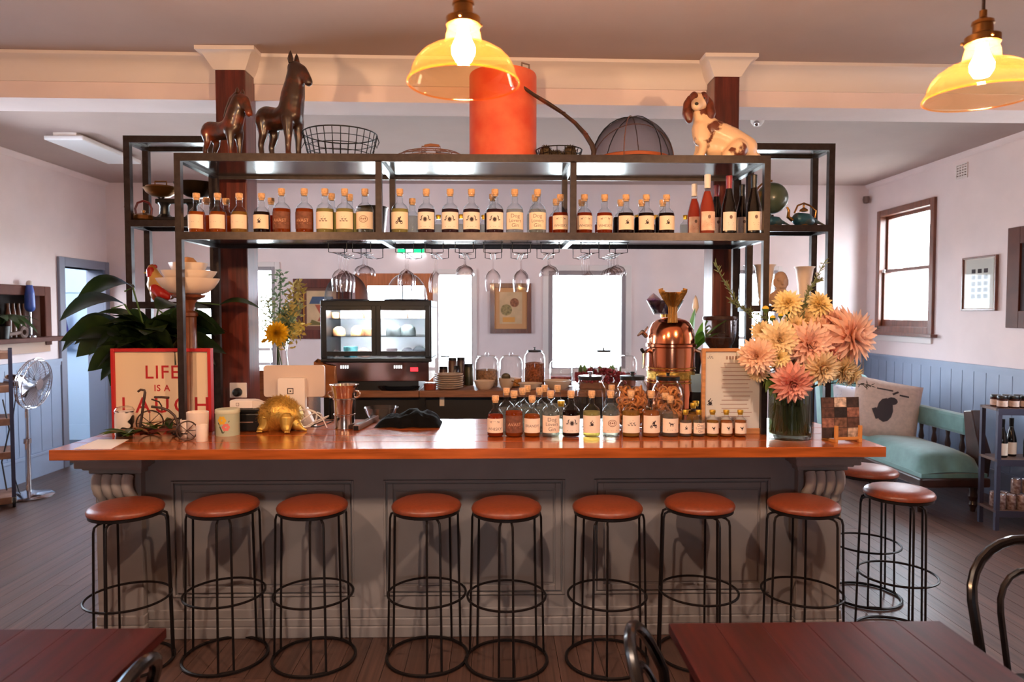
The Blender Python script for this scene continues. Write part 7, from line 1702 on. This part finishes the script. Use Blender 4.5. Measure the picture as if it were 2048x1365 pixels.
for px, py, rz in ((255, 586, PI * .95), (225, 620, PI * 1.02), (215, 655, PI * 1.0), (228, 688, PI), (350, 645, 0.3), (335, 630, 1.3)):
    p = U(px, py, y=yl); b_ = Vector((0, 0, zt_ + 0.04)); e = Vector((p.x - t.location.x, rnd.uniform(-0.06, 0.02), p.z - ZC))
    m_ = b_.lerp(e, .6); m_.z = max(b_.z, e.z) + 0.03
    b2 = e - (e - m_) * .2
    MB().tube([b_, m_, b2], 0.005, 5).build('stalk', m_stem, t)
    o = link('leaf', lv[keys[int(px) % 4]], t, m_); d = e - m_; o.rotation_euler = (0.25, -math.atan2(d.z + .05, math.hypot(d.x, d.y)) + 0.1, rz)
for i in range(30):
    p = U(r7.uniform(225, 415), r7.uniform(632, 704), y=yl) - t.location
    sgn = -1 if p.x < 0.05 else 1
    o = link('leaf', lv[keys[i % 4]], t, (p.x * .6, r7.uniform(-0.10, 0.05), p.z)); o.scale = (.8, .9, .8); o.rotation_euler = (r7.uniform(0.3, 1.0) * -sgn, r7.uniform(-.25, .35), (PI if sgn < 0 else 0) + r7.uniform(-.7, .7))
# long leaf reaching right in front of the post
p = U(440, 610, y=4.12) - t.location
o = link('leaf', leaf_mesh(0.24, 0.035, 0.75, 9, 0.12, m_bigl), t, p); o.rotation_euler = (0.5, -0.25, 0.1)
MB().tube([(0, 0, zt_), (p.x * .5, p.y * .4, p.z + 0.02), p], 0.004, 5).build('stalk', m_stem, t)
# ------------------------------------------------------------------ sofa with cushions against the right wall
m_teal_v = M('teal_velvet', (104, 150, 146), rough=0.75, var=0.12, scale=12, sheen=0.6)
m_sofaw = M('sofa_dark_wood', (62, 36, 28), rough=0.35, var=0.25, scale=8, coat=0.2)
ax = XR - 0.13
ys0 = 5.74; ys1 = 7.80
t = thing('chaise_sofa', 'old teal velvet chaise sofa with dark wooden frame along the right wall', 'sofa', (3.83, (ys0 + ys1) / 2, 0))
hl = (ys1 - ys0) / 2; hw = 0.28
vs = []; fs = []; nu, nv = 10, 24
for j in range(nv + 1):
    for i in range(nu + 1):
        u_, v_ = i / nu * 2 - 1, j / nv * 2 - 1
        e = (1 - abs(u_) ** 6) * (1 - abs(v_) ** 10); vs.append((u_ * hw, v_ * hl, 0.34 + 0.16 * e ** .5 + 0.02 * (1 - u_ * u_)))
for j in range(nv):
    for i in range(nu): k_ = j * (nu + 1) + i; fs.append((k_, k_ + 1, k_ + nu + 2, k_ + nu + 1))
MB().add(vs, fs).box(-hw, hw, -hl, hl, 0.30, 0.345).build('seat_cushion', m_teal_v, t, smooth=60)
MB().box(-hw - 0.02, hw + 0.02, -hl - 0.02, hl + 0.02, 0.23, 0.31).build('seat_frame', m_sofaw, t, bev=0.015)
for sx in (-1, 1):
    for sy in (-1, 1): MB().lathe([(0, 0), (0.02, 0), (0.024, 0.03), (0.034, 0.06), (0.024, 0.09), (0.04, 0.13), (0.03, 0.17), (0.045, 0.23), (0, 0.23)], 16, (sx * (hw - 0.05), sy * (hl - 0.1), 0)).build('turned_leg', m_sofaw, t)
# low back rail along the wall and raised scroll end at the far side
MB().box(hw - 0.03, hw + 0.06, -hl + 0.25, hl, 0.62, 0.80).build('back_rest_pad', m_teal_v, t, bev=0.03)
MB().prism([(-hl + 0.05, 0.3), (-hl + 0.25, 0.3), (-hl + 0.22, 0.5), (-hl + 0.27, 0.84), (-hl + 0.16, 0.86), (-hl + 0.10, 0.66), (-hl + 0.02, 0.5)], hw - 0.04, hw + 0.05, Matrix(((0, 1, 0, 0), (1, 0, 0, 0), (0, 0, 1, 0), (0, 0, 0, 1)))).build('back_end_scroll', m_sofaw, t, bev=0.01)
for i in range(9): MB().lathe([(0.018, 0), (0.024, 0.05), (0.014, 0.1), (0.026, 0.17), (0.014, 0.24), (0.022, 0.3), (0, 0.3)], 10, (hw + 0.015, -hl + 0.35 + i * 0.2, 0.33)).build('spindle', m_sofaw, t)
Tend = Matrix.Translation((0, hl, 0)) @ Matrix.Rotation(PI / 2, 4, 'Y')
MB().prism([(x, z) for x, z in ((-0.36, -0.20), (-0.85, -0.10), (-0.98, -0.06), (-1.02, 0.03), (-0.96, 0.10), (-0.86, 0.08), (-0.36, 0.0))], -hw, hw, Matrix.Translation((0, hl - 0.12, 0)) @ Matrix(((0, 1, 0, 0), (0, 0, 1, 0), (-1, 0, 0, 0), (0, 0, 0, 1)))).build('raised_arm', m_teal_v, t, bev=0.04)
def cushion(label, loc, rot, s, mat, art=None):
    c = thing('cushion', label, 'cushion', loc); c.rotation_euler = rot
    vs = []; fs = []; n = 14
    for side in (-1, 1):
        for j in range(n + 1):
            for i in range(n + 1):
                u_, v_ = i / n * 2 - 1, j / n * 2 - 1; e = (max(0, 1 - u_ ** 4) * max(0, 1 - v_ ** 4)) ** .6; pin = 1 - 0.07 * (1 - abs(u_ * v_)) * (u_ * u_ + v_ * v_) / 2
                vs.append((u_ * s * pin, side * e * s * .33, v_ * s * pin))
    for side in range(2):
        o_ = side * (n + 1) ** 2
        for j in range(n):
            for i in range(n): k_ = o_ + j * (n + 1) + i; fs.append((k_, k_ + 1, k_ + n + 2, k_ + n + 1))
    mb = MB().add(vs, fs); o = mb.build('cushion_cover', mat, c, smooth=80)
    if art:
        k = MB()
        for P in art: k.add([(x * s * .8, -s * .33 * (max(0, 1 - (x * .8) ** 4) * max(0, 1 - (z * .8) ** 4)) ** .6 - 0.004, z * s * .8) for x, z in P], [tuple(range(len(P)))])
        k.build('printed_picture', m_ink, c, smooth=0)
    return c
cp_ = U(1820, 845, x=XR - 0.50)
tl_ = lambda px, py, x: U(px, py, x=x)
a_ = [disc(-0.1, -0.1, 0.3, 0.5, 12), disc(0.12, 0.32, 0.2, 0.16, 10), bar2(-0.3, -0.5, -0.5, -0.1, 0.18), bar2(0.1, 0.6, 0.3, 0.75, 0.08), bar2(0.35, 0.62, 0.7, 0.62, 0.07), bar2(-0.5, 0.75, 0.1, 0.75, 0.06)]
p = U(1812, 846, y=6.75)
cushion('beige cushion with a printed blue-grey bird drawing on the sofa', (3.80, 6.75, 0.50 + 0.24), (-0.35, 0.18, -0.35), 0.30, M('beige_linen', (206, 178, 164), rough=0.9, var=0.08, scale=30), a_)
cushion('white and blue patterned cushion behind the beige bird cushion', (3.72, 7.10, 0.50 + 0.20), (-0.45, 0.1, -0.15), 0.25, M('white_blue_print', (222, 222, 232), rough=0.9, col2=(150, 160, 200), scale=9, lo=0.58, hi=0.66))

# ------------------------------------------------------------------ retail shelf at the right edge
pa = U(1990, 1062, z=0.0); ysn = pa.y; xs0 = pa.x
m_rs = M('retail_grey_steel', (66, 64, 82), rough=0.5, metal=0.3); m_rb = M('retail_board', (104, 74, 62), rough=0.5, var=0.15)
t = thing('retail_shelf', 'dark steel and timber retail shelf cut by the right edge of photo', 'shelf', (xs0, ysn, 0), -0.12)
za = U(1990, 818, y=ysn).z; zb = U(1990, 920, y=ysn).z; zc2 = U(1990, 1022, y=ysn).z
Lx, Dy = 0.62, 0.22
for x in (0, Lx):
    for y in (0, Dy): MB().box(x, x + 0.03, y, y + 0.03, 0, za).build('post', m_rs, t, smooth=0)
for z in (za, zb, zc2):
    MB().box(0, Lx + 0.03, 0, Dy + 0.03, z - 0.02, z).build('shelf_board', m_rb, t, smooth=0); MB().box(0, Lx + 0.03, -0.004, 0.0, z - 0.05, z - 0.0).build('edge_rail', m_rs, t, smooth=0)
Tr = Matrix.Translation(t.location) @ Matrix.Rotation(-0.12, 4, 'Z')
m_jl = M('jar_label', (206, 176, 160), rough=0.7, var=0.2, scale=40)
def at(x, y, z): return Tr @ Vector((x, y, z))
for i in range(9):
    r_, c = divmod(i, 5); o = thing('jam_jar', 'jam jar with black lid atop the retail shelf, %s in %s row' % (ORD[c + 1], ['front', 'back'][r_]), 'jar', at(0.06 + c * 0.085, 0.06 + r_ * 0.09, za), 0, 'jam jars on the retail shelf')
    link('jar_body', cached('jj', lambda: MB().lathe([(0, 0), (0.034, 0), (0.036, 0.006), (0.036, 0.07), (0.03, 0.075), (0, 0.075)], 18).mesh('jar_body', M('jam_dark', (60, 30, 24), rough=0.2), 40)), o)
    link('paper_label', cached('jjl', lambda: MB().lathe([(0.0366, 0.012), (0.0366, 0.058)], 18).mesh('paper_label', m_jl, 60)), o)
    link('lid', cached('jjd', lambda: MB().lathe([(0.035, 0.074), (0.036, 0.09), (0.033, 0.094), (0, 0.094)], 18).mesh('lid', m_black, 40)), o)
for i in range(5):
    o = thing('wine_bottle', 'dark wine bottle with cream label on the middle retail shelf, %s from left' % ORD[i + 1], 'bottle', at(0.09 + i * 0.10, 0.10 + 0.06 * (i % 2), zb), 0, 'wine bottles on the retail shelf')
    link('bottle_glass', CACHE['wgd'], o); link('capsule', CACHE[('wc', 'black_plastic')], o); link('paper_label', CACHE[('wlab', 'cream_label')], o)
for i in range(11):
    r_, c = divmod(i, 6); up = i > 8; o = thing('drink_can', 'pale patterned can on the bottom retail shelf, %s' % ('%s in the %s row' % (ORD[c + 1], ['front', 'back'][r_]) if not up else ['stacked on top, first', 'stacked on top, second'][i - 9]), 'can', at(0.07 + c * 0.075 if not up else 0.2 + (i - 9) * 0.08, 0.06 + r_ * 0.09 if not up else 0.10, zc2 + (0.117 if up else 0)), 0, 'cans on the retail shelf')
    link('can_body', cached('can', lambda: MB().lathe([(0, 0), (0.028, 0), (0.033, 0.008), (0.033, 0.105), (0.028, 0.114), (0.027, 0.116), (0, 0.113)], 18).mesh('can_body', M('can_print', (190, 168, 160), rough=0.3, metal=0.3, col2=(120, 84, 76), scale=40), 40)), o)
    link('can_top', cached('cant', lambda: MB().lathe([(0.029, 0.1135), (0.027, 0.1165), (0.026, 0.114), (0, 0.1135)], 18).mesh('can_top', m_chrome, 40)), o)

# ------------------------------------------------------------------ pedestal fan and trolley at the left edge
pf = U(58, 994, z=0.0)
t = thing('pedestal_fan', 'chrome pedestal fan with round base before the left wall', 'fan', (pf.x, pf.y, 0))
zf = lambda py: U(58, py, y=pf.y).z
MB().lathe([(0, 0), (0.20, 0), (0.205, 0.012), (0.18, 0.03), (0.06, 0.045), (0.03, 0.06), (0, 0.06)], 36).build('round_base', m_chrome, t)
MB().lathe([(0.022, 0.05), (0.022, zf(888)), (0.032, zf(887)), (0.032, zf(878)), (0.014, zf(876)), (0.014, zf(790)), (0, zf(790))], 18).build('pole', m_chrome, t)
hub = Vector((0.04, -0.02, zf(766)))
Rf = Matrix.Translation(hub) @ Matrix.Rotation(0.02, 4, 'Z') @ Matrix.Rotation(0.14, 4, 'Y') @ Matrix.Rotation(PI / 2, 4, 'Y')
MB().lathe([(0, -0.20), (0.05, -0.195), (0.062, -0.17), (0.062, -0.06), (0.04, -0.03), (0, -0.02)], 22, T=Rf).build('motor_housing', m_chrome, t)
MB().box(-0.03, 0.03, -0.03, 0.03, zf(795), zf(775)).build('tilt_joint', m_black, t, bev=0.008)
Rg = 0.235
k = MB()
for z_, rr in ((0.015, Rg * .93), (0.045, Rg), (0.075, Rg * .93)): k.ring(rr, 0.005, (0, 0, z_), seg=40, T=Rf)
k.build('cage_rings', m_chrome, t)
k = MB()
for i in range(44):
    a = 2 * PI * i / 44; c, s_ = math.cos(a), math.sin(a); k.tube([(0.05 * c, 0.05 * s_, 0.0), (Rg * .9 * c, Rg * .9 * s_, 0.012), (Rg * c, Rg * s_, 0.045), (Rg * .9 * c, Rg * .9 * s_, 0.08), (0.05 * c, 0.05 * s_, 0.095)], 0.0016, 4, T=Rf)
k.build('cage_wires', m_chrome, t)['kind'] = 'stuff'
MB().lathe([(0, 0.09), (0.05, 0.09), (0.05, 0.1), (0, 0.104)], 20, T=Rf).build('front_badge', m_chrome, t)
for i in range(4):
    a = PI / 2 * i; vs = []
    for s_, w_ in ((0.03, 0.3), (0.1, 0.5), (0.19, 0.55), (0.215, 0.4)):
        for d in (-1, 1): vs.append((s_ * math.cos(a + d * w_ * .8), s_ * math.sin(a + d * w_ * .8), 0.045 + d * 0.018))
    MB().add(vs, [(0, 1, 3, 2), (2, 3, 5, 4), (4, 5, 7, 6)], Rf).build('fan_blade', M('fan_blade_metal', (176, 176, 190), rough=0.3, metal=0.8) if i == 0 else bpy.data.materials['fan_blade_metal'], t, smooth=60)
MB().tube([hub + Vector((-0.17, 0.1, -0.02)), (-0.20, 0.1, zf(850)), (-0.17, 0.05, zf(950)), (-0.1, 0.02, 0.03)], 0.005, 6).build('power_cord', m_black, t)
pt = U(17, 1008, z=0.03)
t = thing('display_trolley', 'dark steel trolley with timber shelves at the left edge of photo', 'trolley', (pt.x + 0.05, pt.y, 0), 0.60)
zt_ = lambda py: U(14, py, y=pt.y).z
ph = zt_(700); m_tro = M('trolley_steel', (58, 60, 84), rough=0.45, metal=0.4)
for x in (-0.62, 0.0):
    for y in (0, 0.42):
        MB().box(x - 0.015, x + 0.015, y - 0.015, y + 0.015, 0.09, ph).build('upright', m_tro, t, smooth=0)
        w_ = thing('x', None, None); bpy.data.objects.remove(w_)
        MB().lathe([(0, -0.012), (0.042, -0.012), (0.045, -0.006), (0.045, 0.006), (0.042, 0.012), (0, 0.012)], 20, T=Matrix.Translation((x, y, 0.045)) @ Matrix.Rotation(PI / 2, 4, 'Y')).build('castor_wheel', m_black, t)
        MB().box(x - 0.018, x + 0.018, y - 0.012, y + 0.012, 0.045, 0.095).build('castor_fork', m_chrome, t, smooth=0)
for py in (705, 772, 838, 905, 995): MB().box(-0.62, 0.0, 0.02, 0.40, zt_(py) - 0.06, zt_(py)).build('timber_shelf', M('trolley_timber', (150, 106, 84), rough=0.6, var=0.2) if py == 705 else bpy.data.materials['trolley_timber'], t, bev=0.004)
MB().tube([(-0.06, 0.06, zt_(800)), (-0.02, 0.03, zt_(860)), (-0.08, 0.06, zt_(925)), (-0.05, 0.0, zt_(980))], 0.006, 6).build('hanging_cord', m_black, t)
pl_ = U(0, 640, y=6.4)
t = thing('hatch_plant', 'green long-leaved plant hanging into the left hatch at the photo edge', 'plant', (XL + 0.10, U(3, 674, x=XL + 0.10).y, zs))
MB().lathe([(0, 0), (0.06, 0), (0.075, 0.12), (0.07, 0.12), (0, 0.10)], 20).build('pot', m_black, t)
for i in range(12):
    o = link('leaf', cached(('hp', i % 3), lambda: leaf_mesh(0.36 - .04 * (i % 3), 0.05, 0.75, 8, 0.15, m_green)), t, (0.0, 0.0, 0.14 + 0.025 * (i % 4))); o.rotation_euler = (0.2, -0.5 + 0.2 * (i % 4), -0.9 + i * 0.35)
